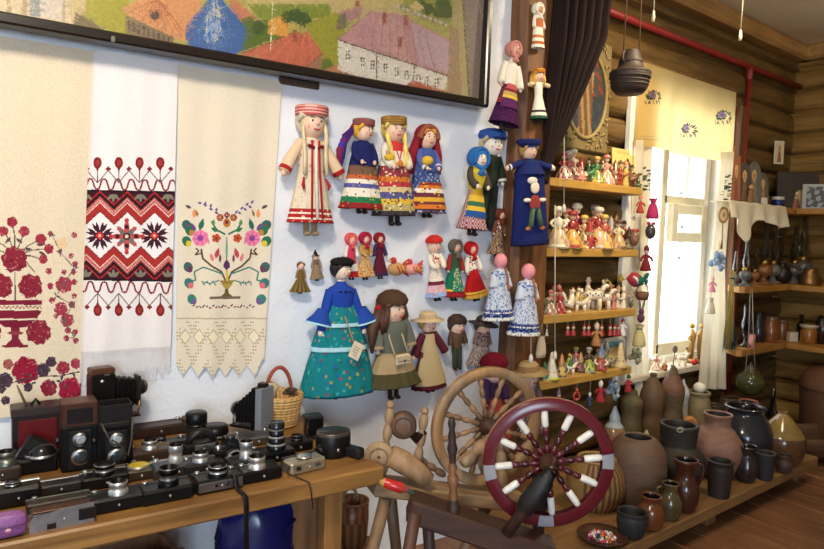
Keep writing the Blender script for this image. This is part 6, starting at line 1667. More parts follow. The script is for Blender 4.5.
# ------------------------------------------------------------------ things under the corner shelves
hv = ony(749, 394, 2.125); s_ = mpp(hv)
root = thing('hanging_kettle', 'round dark green kettle hanging on cords under the corner shelves', 'kettle', hv)
m = MB(Sx(s_)); m.lathe([(0, 0), (7, 0), (12, 4), (14, 11), (13, 17), (8, 22), (5, 24), (5.4, 26), (4, 26), (3.4, 23), (0, 20)], c_(66, 66, 38), 26); m.build('body', 'glaze', root)
m = MB(Sx(s_)); m.lathe([(5, 25), (4, 28), (1, 30), (1.4, 32), (0, 33)], c_(70, 70, 60), 16); m.build('lid', 'glaze', root)
m = MB(Sx(s_)); m.tube([(12, 0, 12), (17, 0, 17), (19, 0, 21)], [2, 1.4, 1], c_(66, 66, 38), 8); m.build('spout', 'glaze', root)
for sx in (-1, 1): m = MB(Sx(s_)); m.tube([(sx * 11, 0, 19), (sx * 5, 2, 60), (sx * 2, .035 / s_, (CZ[1] - .02 - hv.z) / s_)], .45, c_(150, 140, 120), 5); m.build('cord', 'cloth', root)
SHZ = 0.16
def onfloorshelf(u, v, r_px=0):
    p = onz(u, v, SHZ); d = Vector((_F.x, _F.y, 0)).normalized(); s_ = mpp(p)
    return p + d * (r_px * s_ * .85)
M_FSH = mat_wood('pot_shelf_plank', (118, 84, 48), (160, 120, 74), 0, 5.0, 0.5, bump=0.1)
fy = 1.553
m = MB(); m.box((0, 0, -.03), (2.36, 2.34 - fy, .06), (1, 1, 1), bev=.005)
root = thing('pot_shelf', 'low pine platform on the floor carrying the clay pots', 'shelf', (3.36, (2.34 + fy) / 2, SHZ)); m.build('top_board', M_FSH, root)
for x in (-1.1, 0, 1.1):
    for y in (-.28, .28): m = MB(); m.box((x, y, -.11), (.08, .08, .1), (1, 1, 1), bev=.004); m.build('support', M_FSH, root)

def pot(u, v, prof, label, col, mat='clay', name='clay_pot', sx=1.0, handle=None, extra=None, ink=None, dark=(26, 20, 18), cat='pot', z=None, ring=None, group=None, push=0):
    """silhouette profile in photo pixels [(r, up)...] from the base up; the mouth is hollow"""
    rb = prof[0][0]
    p = onfloorshelf(u, v - push, rb) if z is None else z
    prof = [(r, zz * (prof[-1][1] - push) / prof[-1][1]) for r, zz in prof]
    s_ = mpp(p); root = thing(name, label, cat, p, (0, 0, -.7), group)
    rt, zt = prof[-1]
    out = [(0, 0)] + list(prof)
    # smooth the profile
    f = []
    for i in range(len(out) - 1):
        (a, b), (c2, d) = out[i], out[i + 1]
        n = 4 if i else 1
        for k in range(n):
            t = k / n
            if 0 < i < len(out) - 2:
                pm1, pp2 = out[i - 1], out[i + 2]
                def cr(p0, p1, p2, p3, t): return .5 * (2 * p1 + (p2 - p0) * t + (2 * p0 - 5 * p1 + 4 * p2 - p3) * t * t + (3 * p1 - p0 - 3 * p2 + p3) * t ** 3)
                f.append((max(.01, cr(pm1[0], a, c2, pp2[0], t)), cr(pm1[1], b, d, pp2[1], t)))
            else: f.append((a + (c2 - a) * t, b + (d - b) * t))
    f.append((rt, zt))
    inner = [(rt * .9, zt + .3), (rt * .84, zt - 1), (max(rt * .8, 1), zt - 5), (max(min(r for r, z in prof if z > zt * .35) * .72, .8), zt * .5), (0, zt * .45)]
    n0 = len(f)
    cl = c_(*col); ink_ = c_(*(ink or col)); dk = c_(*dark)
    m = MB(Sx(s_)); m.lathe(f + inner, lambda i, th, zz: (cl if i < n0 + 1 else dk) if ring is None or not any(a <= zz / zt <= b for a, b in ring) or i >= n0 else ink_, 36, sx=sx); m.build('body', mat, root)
    if handle:
        for (x0, z0, x1, z1, out_, sg) in handle:
            m = MB(Sx(s_) @ rotm(rz=.7 - .65)); m.tube([(sg * x0, 0, z0), (sg * (x0 + out_), 0, z0 - .1 * (z0 - z1)), (sg * (x0 + out_), 0, (z0 + z1) / 2), (sg * x1, 0, z1)], [1.6, 1.5, 1.4, 1.6], cl, 8); m.build('handle', mat, root)
    if extra: extra(root, s_)
    return root
# big pots
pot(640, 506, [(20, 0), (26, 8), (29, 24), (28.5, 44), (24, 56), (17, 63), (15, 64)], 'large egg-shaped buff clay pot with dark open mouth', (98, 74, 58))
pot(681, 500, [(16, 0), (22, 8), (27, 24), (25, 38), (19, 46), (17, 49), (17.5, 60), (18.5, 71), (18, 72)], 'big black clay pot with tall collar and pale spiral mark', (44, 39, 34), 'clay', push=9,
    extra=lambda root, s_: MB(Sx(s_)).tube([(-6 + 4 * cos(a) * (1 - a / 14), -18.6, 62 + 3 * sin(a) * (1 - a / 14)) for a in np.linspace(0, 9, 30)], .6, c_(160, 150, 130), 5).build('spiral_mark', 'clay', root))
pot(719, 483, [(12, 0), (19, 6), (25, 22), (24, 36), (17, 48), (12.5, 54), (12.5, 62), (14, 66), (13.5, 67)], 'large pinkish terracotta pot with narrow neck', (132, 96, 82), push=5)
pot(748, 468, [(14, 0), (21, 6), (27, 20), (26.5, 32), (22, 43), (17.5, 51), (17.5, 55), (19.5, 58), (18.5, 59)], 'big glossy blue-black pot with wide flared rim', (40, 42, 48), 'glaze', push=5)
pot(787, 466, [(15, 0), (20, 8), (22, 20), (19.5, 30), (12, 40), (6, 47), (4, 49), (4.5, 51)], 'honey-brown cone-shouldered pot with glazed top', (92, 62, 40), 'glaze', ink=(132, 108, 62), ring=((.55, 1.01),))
# front row
pot(633, 540, [(7, 0), (12, 5), (14.5, 13), (15, 20), (14, 24), (15, 27)], 'small black bowl-shaped pot, first in the front row', (34, 34, 36), 'clay')
pot(652, 531, [(8, 0), (12, 4), (13.5, 13), (12, 21), (9, 26), (9, 29), (10.5, 33), (10, 33.5)], 'small orange glazed pot beside the black bowl pot', (104, 58, 32), 'glaze')
pot(671, 521, [(7, 0), (10, 4), (12, 14), (10, 22), (7, 28), (7.4, 33), (9, 36), (8.4, 36.5)], 'olive glazed jug with high neck in front row', (80, 68, 44), 'glaze', handle=((8, 33, 11, 17, 5, -1),))
pot(686, 513, [(8, 0), (12, 5), (14.5, 17), (13, 27), (9.5, 35), (9.5, 42), (12, 51), (11.5, 52)], 'reddish-brown glazed pitcher with handle on the platform', (68, 36, 27), 'glaze', handle=((11, 48, 13, 26, 7, 1),))
pot(722, 499, [(9, 0), (10, 3), (11.5, 22), (12, 28), (11.5, 32), (12.8, 36), (12, 36.5)], 'dark brown straight cup pot standing alone in front', (40, 29, 25), 'clay')
pot(748, 483, [(7, 0), (10, 5), (11.5, 13), (9, 23), (7.5, 28), (10, 35), (9.5, 36)], 'small black jug with flared mouth behind the dark cup pots', (44, 36, 34), 'glaze')
pot(767, 481, [(6.5, 0), (7.5, 2), (9, 16), (9.6, 22), (10, 27), (9.4, 27.4)], 'small black tumbler pot beside the black jug', (40, 36, 40), 'clay')
pot(786, 474, [(5, 0), (7, 3), (8, 9), (6, 14), (7, 18)], 'tiny dark brown pot at the far end of the front row', (66, 46, 36), 'clay')
# back row: pitchers and figures
BK = lambda u, v: None
pot(615, 458, [(9, 0), (12, 6), (13, 18), (10, 28), (6, 34), (5, 40), (1, 50)], 'pale pitcher with bluish pointed top behind the red wheel', (150, 120, 92), 'glaze', ink=(170, 184, 196), ring=((.6, 1.01),), name='clay_bottle')
pot(631, 454, [(9, 0), (11.5, 8), (11.5, 26), (10, 36), (11, 46), (11, 52), (6, 58), (5, 62)], 'olive clay bottle topped by small red-capped ornament', (88, 76, 48), 'clay', name='clay_bottle')
pot(652, 450, [(9, 0), (12, 10), (12.5, 24), (10.5, 34), (11.5, 44), (11.5, 55), (7, 66), (3, 72), (3.5, 75)], 'tall tapering brown clay bottle before the window', (96, 72, 48), 'clay', name='clay_bottle')
pot(672, 447, [(9, 0), (12, 10), (12, 26), (10.5, 38), (11.5, 50), (11.5, 58), (7, 68), (3.5, 76), (3, 78)], 'tall greenish-brown clay bottle with reddish shoulder before the window', (90, 72, 46), 'clay', name='clay_bottle', ink=(112, 76, 58), ring=((.68, .9),))
pot(700, 436, [(9, 0), (11.5, 6), (12, 24), (10.5, 34), (9.5, 38), (11, 42), (10.5, 43)], 'greyish clay crock holding a white egg before the window', (138, 124, 92), 'clay')
pot(630, 462, [(4, 0), (4.6, 3), (4.6, 22), (3.6, 26), (1, 28)], 'small cream peg-shaped figure behind the buff pot, nearer the wheel', (206, 182, 146), 'matte', name='peg_figure', cat='figurine')
pot(646, 460, [(3.6, 0), (4.6, 3), (4.4, 16), (2.6, 22), (2.8, 25), (1, 29)], 'small cream pointed figure behind the buff pot, nearer the black pot', (206, 190, 160), 'matte', name='peg_figure', cat='figurine')
p = onfloorshelf(700, 436, 9); s_ = mpp(p); e = p + Vector((-.02, -.02, 44 * s_))
root = thing('white_egg', 'white egg resting in the mouth of the greyish crock', 'egg', e + Vector((.02, .02, -2 * s_))); m = MB(Sx(s_)); m.ball((0, 0, 4.6), (6.2, 6.2, 5.4), c_(232, 224, 206), 16, 10); m.build('shell', 'skin', root)
p = onfloorshelf(684, 436, 6)
pot(682, 437, [(5, 0), (6, 4), (5.5, 34), (6.6, 41), (5.6, 47), (2, 53), (.8, 57)], 'pale blue-white pointed clay bottle beside the greyish crock', (190, 196, 196), 'glaze', name='clay_bottle')
p = onfloorshelf(693, 432, 4); s_ = mpp(p); q = onz(691, 426, SHZ); 
root = thing('shell_ornament', 'round orange snail-shell ornament in front of the greyish crock', 'ornament', onfloorshelf(690, 440, 6), (0, 0, -.7)); s_ = mpp(root.location)
m = MB(Sx(s_)); m.torus((0, 0, 14), 5.4, 3.6, c_(206, 140, 84), 22, 8, M=rotm(rx=PI / 2)); m.ball((0, -1, 14), 3.4, c_(230, 190, 140), 10, 7); m.build('whorl', 'glossy', root); m = MB(Sx(s_)); m.lathe([(0, 0), (5, 0), (5.4, 1), (2, 3), (1.6, 6.2)], c_(150, 100, 60), 16); m.build('stand', 'glossy', root)
# items further back on the right
pot(733, 424, [(8, 0), (10, 4), (11, 16), (10, 24), (9.4, 25)], 'dull brown flowerpot under the end of the long curtain', (92, 74, 56), 'clay')
pot(749, 438, [(7, 0), (8, 3), (9, 20), (9.6, 32), (9.4, 36)], 'reddish clay cup pot under the hanging kettle', (142, 84, 66), 'clay')
pot(716, 432, [(9, 0), (11, 4), (11, 14), (7, 22), (7.6, 26)], 'dark green-brown squat pot behind the pink terracotta pot', (84, 80, 56), 'glaze')
p = onfloorshelf(773, 432, 4); 
jar(p, [(0, 0), (7, 0), (7, 1.5), (2, 4), (2, 8), (6, 12), (6.4, 18), (3, 23), (3.4, 26), (2, 32), (1.8, 44), (1.4, 44), (1.2, 30), (0, 24)], 'clear glass lamp standing behind the cone-shouldered pot', (170, 176, 170), G_, 'glass_lamp', cat='lamp')
pot(782, 436, [(7, 0), (9, 3), (10, 8), (9.4, 10)], 'dark metal bowl behind the cone-shouldered pot', (60, 50, 44), 'glaze', name='bowl', cat='bowl')
# woven chest, bowl, bundle by the side wall
p = Vector((5.55, 1.75, 0))
root = thing('wicker_hamper', 'big brown round hamper under the side board in the corner', 'hamper', Vector((5.5, 1.72, .0)))
m = MB(); m.lathe([(0, 0), (.26, 0), (.29, .1), (.31, .42), (.3, .44)], lambda i, th, z: c_(96, 62, 40), 30, wob=lambda i, a: 1 + .012 * sin(a * 24)); m.build('body', 'straw', root)
m = MB(); m.lathe([(.315, .43), (.32, .47), (.27, .56), (.1, .6), (0, .605)], c_(104, 68, 44), 30); m.torus((0, 0, .44), .315, .012, c_(84, 54, 36), 30, 6); m.build('lid', 'straw', root)
root = thing('wooden_trough', 'old grey-brown wooden trough lying in front of the hamper', 'trough', (5.02, 1.72, .0), (0, 0, -.5))
m = MB(); m.grid(lambda a, t: (-.36 + .72 * a, .17 * cos(PI * (1 + t)) * (1 - .25 * (2 * a - 1) ** 4), .2 + .17 * sin(PI * (1 + t)) * (1 - .2 * (2 * a - 1) ** 4)), 20, 14, lambda a, t: c_(96, 70, 48)); o = m.build('hull', 'woodx', root); md = o.modifiers.new('t', 'SOLIDIFY'); md.thickness = .02
m = MB()
for x in (-.2, .2): m.box((x, 0, .022), (.05, .26, .044), c_(84, 62, 44))
m.build('runner', 'woodx', root)
root = thing('cloth_bundle', 'dark grey cloth bundle slumped on the floor by the side wall', 'bundle', (5.16, 1.36, 0), (0, 0, .4))
m = MB(); r = random.Random(6); m.lathe([(0, 0), (.15, 0), (.2, .08), (.19, .22), (.13, .36), (.05, .44), (.09, .5), (.1, .52), (0, .5)], c_(58, 58, 64), 26, wob=lambda i, a: 1 + .08 * sin(a * 5 + i)); m.build('sack', 'cloth', root)
m = MB(); m.torus((0, 0, .44), .055, .014, c_(90, 80, 64), 16, 6); m.build('tie', 'cloth', root)
# straw-wrapped basket and bead dish behind the wheel
p = onfloorshelf(598, 511, 16); s_ = mpp(p)
root = thing('straw_basket', 'round straw-striped basket behind the red wheel', 'basket', p, (0, 0, -.5))
r = random.Random(8)
m = MB(Sx(s_)); m.lathe([(0, 0), (20, 0), (27, 10), (29, 24), (26, 38), (19, 47), (17, 49), (16, 47), (22, 30), (0, 4)], lambda i, th, z: c_(136, 104, 56) if int(th * 14) % 3 else c_(86, 52, 32), 60, wob=lambda i, a: 1 + .015 * sin(a * 30)); m.build('body', 'straw', root)
m = MB(Sx(s_)); m.torus((0, 0, 48), 18, 1.6, c_(150, 110, 64), 30, 7); m.build('rim', 'straw', root)
p = onz(602, 540, SHZ); s_ = mpp(p)
root = thing('dish', 'dark round dish of bright beads at the platform corner', 'dish', p)
m = MB(Sx(s_)); m.lathe([(0, 0), (12, 0), (20, 2), (25, 6), (24.4, 6.6), (19, 3.4), (0, 2)], c_(70, 46, 36), 30); m.build('plate', 'glaze', root)
r = random.Random(11); pal = [(210, 60, 60), (60, 130, 170), (226, 210, 180), (226, 130, 60), (230, 230, 236), (60, 150, 130), (190, 80, 130)]
hp_ = thing('beads', 'heap of bright coloured beads in the dark dish', 'beads', p); hp_['kind'] = 'stuff'
m = MB(Sx(s_))
for q in range(130):
    a, d = r.uniform(0, 2 * PI), 13 * math.sqrt(r.random()); m.ball((d * cos(a), d * sin(a), 3.4 + r.uniform(0, 1) * (5.5 - d * .35)), r.uniform(.9, 1.6), c_(*r.choice(pal)), 7, 5)
m.build('bead_heap', 'glossy', hp_)

# ------------------------------------------------------------------ window sill
SZ = WZ0 + .006
def onsill(u, v):
    return onz(u, v, SZ)
def sill_at(u, y):
    v = 372
    for _ in range(5):
        p = ony(u, v, y); v += (p.z - SZ) / mpp(p)
    p = ony(u, v, y); p.z = SZ; return p
p = sill_at(695, 2.36); s_ = mpp(p)
root = thing('gilt_figurine', 'gilded figurine of two intertwined figures on the window sill', 'figurine', p, (0, 0, -.6))
m = MB(Sx(s_)); m.lathe([(0, 0), (9, 0), (9, 2), (7, 4), (0, 4.4)], c_(150, 116, 60), 18); m.build('plinth', 'dull', root)
for sx in (-1, 1): m = MB(Sx(s_)); m.tube([(sx * 5, 0, 4), (sx * 4, 1, 16), (sx * 3.4, 0, 27), (sx * 5, 0, 33)], [2.6, 2.4, 3, 1.4], c_(170, 132, 70), 10); m.ball((sx * 5.4, 0, 36.5), 2.8, c_(180, 140, 80), 10, 7); m.tube([(sx * 4, 0, 29), (sx * 8.6, -1, 24), (sx * 4, -3, 20)], [1.2, 1.1, .9], c_(170, 132, 70), 7); m.build('figure', 'dull', root)
p = sill_at(694, 2.30); s_ = mpp(p); s_ *= .7; root = thing('red_bauble', 'small shiny red bauble before the gilded figurine', 'bauble', p); m = MB(Sx(s_)); m.ball((0, 0, 5), 4.6, c_(190, 30, 40), 14, 9); m.build('ball', 'glossy', root); m = MB(Sx(s_)); m.lathe([(1.2, 9.3), (1.2, 11), (0, 11.2)], c_(190, 160, 90), 8); m.build('cap', 'metal', root)
p = sill_at(673, 2.36); s_ = mpp(p); root = thing('wooden_spoon', 'dark round spoon standing upright on the window sill', 'spoon', p, (0, .06, -.6)); s_ *= .62
m = MB(Sx(s_)); m.lathe([(0, 0), (4, 0), (4, 1.6), (1, 2.4), (0, 2.4)], c_(96, 76, 54), 14); m.build('foot', 'glossy', root); m = MB(Sx(s_)); m.tube([(0, 0, 2), (0, 0, 24)], .8, c_(110, 84, 56), 8); m.build('handle', 'glossy', root); m = MB(Sx(s_)); m.ball((0, 0, 28), (4.4, 1.6, 6), c_(110, 96, 80), 14, 9); m.build('bowl', 'glossy', root)
for i, (u, y, hp_, kind, lab, cols) in enumerate(((647, 2.34, 14, 'bird', 'small white toy bird at shelf end of the window sill', (W2, W2, W2, OR, GY)), (656, 2.36, 15, 'lady', 'small white and pink toy lady on the window sill', (W2, PK, FL, W2, PK)),
        (664, 2.33, 12, 'gnome', 'small rust toy figure on the window sill by the spoon', (OR, RD, FL, W2, BN)), (682, 2.34, 15, 'beast', 'small white toy beast on the window sill between spoon and figurine', (W2, W2, FL, BN, PK)), (688, 2.42, 13, 'pair', 'small cream pair of toys on the sill behind the red bauble', (W2, PK, FL, BN, W2)),
        (703, 2.34, 12, 'gnome', 'small tan toy figure at curtain end of the window sill', ((200, 160, 110), W2, FL, RD, BN)))):
    toy(kind, u, hp_, SZ, y, lab, cols, group='toys on the window sill')
# ------------------------------------------------------------------ table of old cameras
TZ = 0.73
M_TAB = mat_wood('table_pine', (116, 78, 38), (172, 126, 68), 0, 5.0, 0.42, bump=0.08)
root = thing('table', 'long pine table crowded with old cameras', 'table', wall_p(-1.95, 0, 0), (0, 0, DL))
m = MB(); m.box((0, -.365, TZ - .029), (1.86, .68, .058), (1, 1, 1), bev=.006); m.build('tabletop', M_TAB, root)
lp = onw(331, 500, .60)
sl = wall_s(lp) + 1.95
M_TABL = mat_wood('table_leg_pine', (116, 78, 40), (168, 122, 66), 2, 5.0, 0.5, bump=0.08)
for (x, y) in ((sl, -.60), (sl, -.1), (-.82, -.6), (-.82, -.1)):
    m = MB(); m.box((x, y, (TZ - .058) / 2), (.065, .05, TZ - .058), (1, 1, 1), bev=.004); m.build('leg', M_TABL, root)

def ontab(u, v): return onz(u, v, TZ)
BKC, CHR, SIL, BRW = (15, 14, 16), (190, 192, 194), (128, 126, 120), (84, 58, 42)
def lens(m, c, r, h, col, rim):
    x, y, z = c
    m.lathe([(r * 1.05, 0), (r * 1.05, h * .3), (r * .9, h * .34), (r * .9, h * .62), (r, h * .66), (r, h * .96), (r * .93, h)], [col, col, rim, col, col, rim], 24, at=c)
    m.lathe([(r * .93, h), (r * .8, h * .9), (r * .55, h * .72)], c_(30, 28, 30), 24, at=c)
GC = 'old cameras spread over the pine table'
def flatcam(u, v, w, h, d, label, body=BKC, front=None, lens_=(0, 8, 12, CHR, CHR), top=None, knobs=1, rz=0.0, extra=None, mat='leather', name='camera'):
    """camera lying on its back, lens up; sizes in photo pixels; (u,v) = middle of its lower front edge"""
    p = ontab(u, v); s_ = mpp(p); R = rotm(rz=DL + rz)
    root = thing(name, label, 'camera', p, (0, 0, DL + rz), GC); B = lambda: MB(Sx(s_))
    b = c_(*body)
    m = B(); m.box((0, d / 2, h / 2), (w, d, h), b, bev=min(h, d) * .16); m.build('body', mat, root)
    if front:
        m = B(); m.box((0, -.4, h * .52), (w * .92, 1.2, h * .66), c_(*front), bev=.4)
        m.ball((-w * .1, -1.2, h * .55), 1.6, BLK, 8, 6); m.tube([(w * .12, -1, h * .42), (w * .16, -1.4, h * .68)], .8, BLK, 6); m.build('metal_plate', 'metal', root)
    m = B(); m.box((0, d * .88, h * .55), (w * 1.0, d * .26, h * .98), c_(*(top or SIL if top is not None else (24, 23, 25))), bev=1); m.build('top_cover', 'dull' if top else 'leather', root)
    if lens_:
        dx, r, lh, c1, c2 = lens_
        m = B(); lens(m, (dx, d * .42, h), r, lh, c_(*c1), c_(*c2)); l = m.build('lens', 'dull', root)
        m = B(); m.ball((dx, d * .42, h + lh * .72), (r * .6, r * .6, r * .2), c_(40, 44, 60), 14, 7); m.build('lens_glass', 'glossy', l)
    for k in range(knobs):
        x = (-.36, .36, .2)[k] * w
        m = B(); m.lathe([(2.6, 0), (2.8, 1.6), (2.2, 2.2), (0, 2.3)], c_(*CHR), 14, at=(x, d * .9, h)); m.build('knob', 'metal', root)
    m = B(); m.ball((w * .02, -.9, h * .5), 1.5, c_(*CHR), 8, 6); m.build('button', 'metal', root)
    if extra: extra(root, s_, B)
    return root
def strapx(pts, r, col, name='strap'):
    def f(root, s_, B):
        m = B(); m.tube(pts, r, c_(*col), 6, flat=.35); m.build(name, 'leather', root)
    return f
# front row
def silc(root, s_, B):
    m = B(); pts = [(-29, 0), (-29, 8)] + [(-29 + 4 * (1 - cos(a)) + 0, 8 + 7 * sin(a)) for a in np.linspace(0, PI / 2, 6)] + [(0, 19), (28, 20), (28, 0)]
    m.prism(pts, -1.2, 1.0, c_(150, 150, 154)); m.build('front_shell', 'dull', root)
    m = B(); m.box((22, -1.6, 10), (16, 1, 12), c_(24, 22, 24), bev=.4); m.build('flash_window', 'glossy', root); m = B(); m.box((-10, -1.6, 4), (8, 1, 6), c_(24, 22, 24), bev=.4); m.build('lens_window', 'glossy', root)
    m = B(); m.box((0, 9, 18.2), (52, 15, 1.6), c_(96, 70, 56), bev=.4); m.build('top_cover', 'dull', root)
flatcam(63, 527, 56, 17, 18, 'silver fronted pocket camera beside the purple case', body=(60, 56, 56), lens_=None, knobs=0, extra=silc)
flatcam(118, 512, 50, 15, 26, 'black camera with bright silver-rimmed lens at the table edge', lens_=(2, 9, 13, CHR, (226, 222, 214)), knobs=1)
flatcam(169, 503, 50, 15, 26, 'black camera with tall black lens at the table edge', lens_=(2, 9.5, 18, (30, 30, 32), (120, 120, 120)), knobs=1)
flatcam(221, 492, 48, 14, 26, 'black camera with pale metal plate on its front and a hanging strap', front=(150, 156, 170), lens_=(0, 9.5, 10, (30, 30, 32), CHR), knobs=2,
        extra=strapx([(12, 4, 14.5), (14, -1.5, 14.5), (15, -4, 3), (16, -14, 1.5), (17, -22, .5), (17.5, -24, -6), (18, -24, -30), (19, -24, -64)], 2.8, (22, 20, 22)))
flatcam(263, 482, 42, 12, 24, 'black camera with short white-ringed lens, between the strapped one and the beige one', lens_=(-3, 8.5, 12, (206, 204, 198), (226, 224, 218)), knobs=1)
def beige(root, s_, B):
    m = B(); m.lathe([(8, 0), (8, 1.2), (6, 1.8), (0, 1.8)], c_(206, 202, 190), 18, at=(0, 10, 14)); m.build('dial', 'metal', root)
    m = B(); m.tube([(-20, 4, 9), (-26, -2, 6), (-16, -10, 1), (-13, -22, .6), (-12, -24, -6), (-9, -24, -26)], .7, c_(40, 32, 30), 6); m.build('cord', 'leather', root)
    m = B(); m.box((-12, -.8, 7), (5, 1, 4), c_(30, 30, 30), bev=.3); m.build('viewfinder', 'glossy', root); m = B(); m.box((10, -.8, 7), (6, 1, 3), c_(60, 60, 60), bev=.3); m.build('meter_window', 'glossy', root)
flatcam(309, 473, 40, 13, 22, 'pale beige boxy camera with a dangling cord near the table end', body=(186, 178, 158), lens_=None, knobs=0, extra=beige, mat='dull', rz=.1)
# second row
flatcam(106, 489, 44, 13, 24, 'black camera with ringed black lens in the second row', top=SIL, lens_=(0, 10, 10, (30, 30, 32), (150, 150, 150)), knobs=1)
def yellowdisc(root, s_, B):
    m = B(); m.lathe([(11, 0), (11.4, 2), (10, 3)], c_(176, 170, 150), 24, at=(0, 11, 11)); m.build('rim', 'dull', root)
    m = B(); m.lathe([(10, 2), (0, 2.6)], c_(196, 168, 40), 24, at=(0, 11, 11)); m.build('yellow_disc', 'glossy', root)
flatcam(141, 481, 34, 11, 22, 'flat grey camera with a round yellow disc on top', body=(90, 84, 76), lens_=None, knobs=0, extra=yellowdisc, mat='dull')
flatcam(152, 463, 44, 12, 22, 'tarnished brass-brown camera with small silver lens behind the yellow disc', body=(60, 44, 34), top=(130, 96, 60), lens_=(0, 7, 9, CHR, (220, 216, 206)), knobs=1)
flatcam(178, 478, 46, 13, 24, 'grey camera with tall polished silver lens tube in the second row', body=(84, 88, 98), top=(150, 150, 156), lens_=(0, 7, 18, CHR, (226, 224, 220)), knobs=1, mat='dull')
flatcam(206, 475, 40, 12, 22, 'small camera with conical silver lens just behind the plated one', body=(40, 38, 40), top=SIL, lens_=(-3, 7.5, 9, CHR, (224, 222, 214)), knobs=1)
flatcam(249, 472, 36, 12, 22, 'camera with narrow silver lens tube beside the black prism camera', body=(46, 44, 46), top=SIL, lens_=(0, 6.5, 17, CHR, (224, 222, 216)), knobs=1)
def stack(root, s_, B):
    m = B()
    for q in range(3): m.lathe([(9.5 - q, 0), (9.5 - q, 5), (8 - q, 6.5)], [c_(20, 20, 22), c_(120, 120, 120)], 22, at=(4, 10, 11 + q * 7.5))
    m.lathe([(8.2, 0), (8.2, 5), (7, 6), (0, 5)], c_(28, 28, 30), 22, at=(4, 10, 33)); m.build('stacked_lens', 'glossy', root)
flatcam(276, 463, 44, 11, 22, 'black camera with a tall stack of black lens rings, before the wicker basket', lens_=None, knobs=1, extra=stack)
flatcam(258, 446, 40, 9, 22, 'flat light grey camera lying behind the black prism camera', body=(120, 118, 120), lens_=None, top=SIL, knobs=2, mat='dull')
flatcam(300, 452, 30, 10, 20, 'small flat black camera with leather case beside the stacked lens', lens_=(0, 6, 5, (36, 34, 34), (90, 90, 90)), knobs=0)
flatcam(168, 452, 44, 9, 16, 'thin black camera squeezed between the long folded camera and the tarnished one', lens_=(-6, 6, 5, (36, 34, 34), (110, 110, 110)), knobs=2)
flatcam(126, 476, 26, 8, 14, 'small dark accessory camera in front of the second twin-lens camera', lens_=None, knobs=2, top=(110, 104, 96))
flatcam(60, 494, 66, 10, 20, 'long dark camera with a bright chrome strip in the second row', body=(40, 36, 36), top=(176, 176, 176), lens_=None, knobs=2)
flatcam(60, 510, 58, 10, 18, 'dark brown flat camera between chrome strip and silver pocket camera', body=(52, 44, 40), top=(84, 92, 84), lens_=None, knobs=1)
flatcam(18, 508, 42, 20, 24, 'rounded black camera with chrome edge behind the purple case', body=(20, 19, 19), top=CHR, lens_=(-4, 7, 5, (34, 32, 32), CHR), knobs=1)
flatcam(2, 482, 34, 14, 24, 'dark camera with grey-green lens at the far left table edge', body=(54, 46, 40), top=(120, 104, 80), lens_=(4, 9, 14, (110, 116, 108), (150, 150, 140)), knobs=1)
flatcam(160, 437, 60, 11, 20, 'long dark brown folded camera with round end knobs against the wall', body=(52, 38, 32), top=(84, 64, 50), lens_=None, knobs=2, extra=lambda root, s_, B: B().ball((26, 10, 13), 3, c_(90, 66, 50), 10, 7).build('ball_knob', 'glossy', root))

def upright(u, v, w, h, d, label, parts, rz=0.0, name='camera', cat='camera', group=GC, base=None):
    p = ontab(u, v) if base is None else base; s_ = mpp(p)
    root = thing(name, label, cat, p, (0, 0, DL + rz), group)
    parts(root, lambda: MB(Sx(s_)), w, h, d); return root
def domecam(root, B, w, h, d):
    m = B(); m.box((0, d / 2, h * .3), (w, d, h * .6), c_(*BKC), bev=2); m.build('body', 'leather', root)
    m = B(); m.lathe([(15, 0), (15.4, 2), (14, 3)], c_(*CHR), 26, at=(4, d / 2, h * .6)); m.build('rim', 'metal', root)
    m = B(); m.lathe([(13.5, 1), (12, 7), (8, 11), (3, 13), (0, 13.4)], c_(24, 22, 24), 26, at=(4, d / 2, h * .6)); m.build('dome', 'glossy', root)
    m = B(); m.ball((0, d / 2, h * .6 + 14), 1.6, c_(*CHR), 8, 6); m.build('button', 'metal', root)
upright(38, 474, 36, 26, 20, 'black camera with domed top and silver rim before the red box', domecam)
def prismcam(root, B, w, h, d):
    m = B(); m.box((0, d / 2, h * .3), (w, d, h * .6), c_(*BKC), bev=2); m.build('body', 'leather', root)
    m = B(); m.prism([(-8, h * .6), (8, h * .6), (5, h * .95), (-5, h * .95)], 2, d, c_(20, 19, 21)); m.ball((0, d * .5, h * .98), (5, 5, 3), c_(50, 48, 50), 10, 6); m.build('prism', 'glossy', root)
    m = B(); m.lathe([(9, 0), (9, 7), (7.6, 8), (6, 5)], [c_(30, 30, 32), c_(120, 120, 120), c_(20, 20, 22)], 22, M=Matrix.Translation((0, 0, h * .34)) @ rotm(rx=PI / 2)); m.build('lens', 'glossy', root)
    for x in (-w * .36, w * .36): m = B(); m.lathe([(3, 0), (3, 3), (0, 3.2)], c_(*CHR), 12, at=(x, d / 2, h * .6)); m.build('knob', 'metal', root)
upright(233, 466, 34, 28, 18, 'black reflex camera with raised prism, upright in the middle of the table', prismcam)
def hoodcam(root, B, w, h, d):
    m = B(); m.box((0, d / 2, h * .32), (w, d, h * .64), c_(26, 24, 24), bev=2); m.build('body', 'leather', root)
    m = B(); m.tube([(-w * .42, d / 2, h * .6), (-w * .2, d / 2, h * .9), (0, d / 2, h), (w * .2, d / 2, h * .9), (w * .42, d / 2, h * .6)], [3, 4, 4, 4, 3], c_(34, 30, 30), 8); m.build('leather_flap', 'leather', root)
    m = B(); m.box((2, -.6, h * .36), (w * .6, 1.4, h * .5), c_(150, 152, 156), bev=.4); m.build('face_plate', 'dull', root)
    m = B(); m.lathe([(6, 0), (6, 5), (4, 6), (0, 5)], c_(40, 40, 42), 18, M=Matrix.Translation((2, -1, h * .36)) @ rotm(rx=PI / 2)); m.build('lens', 'glossy', root)
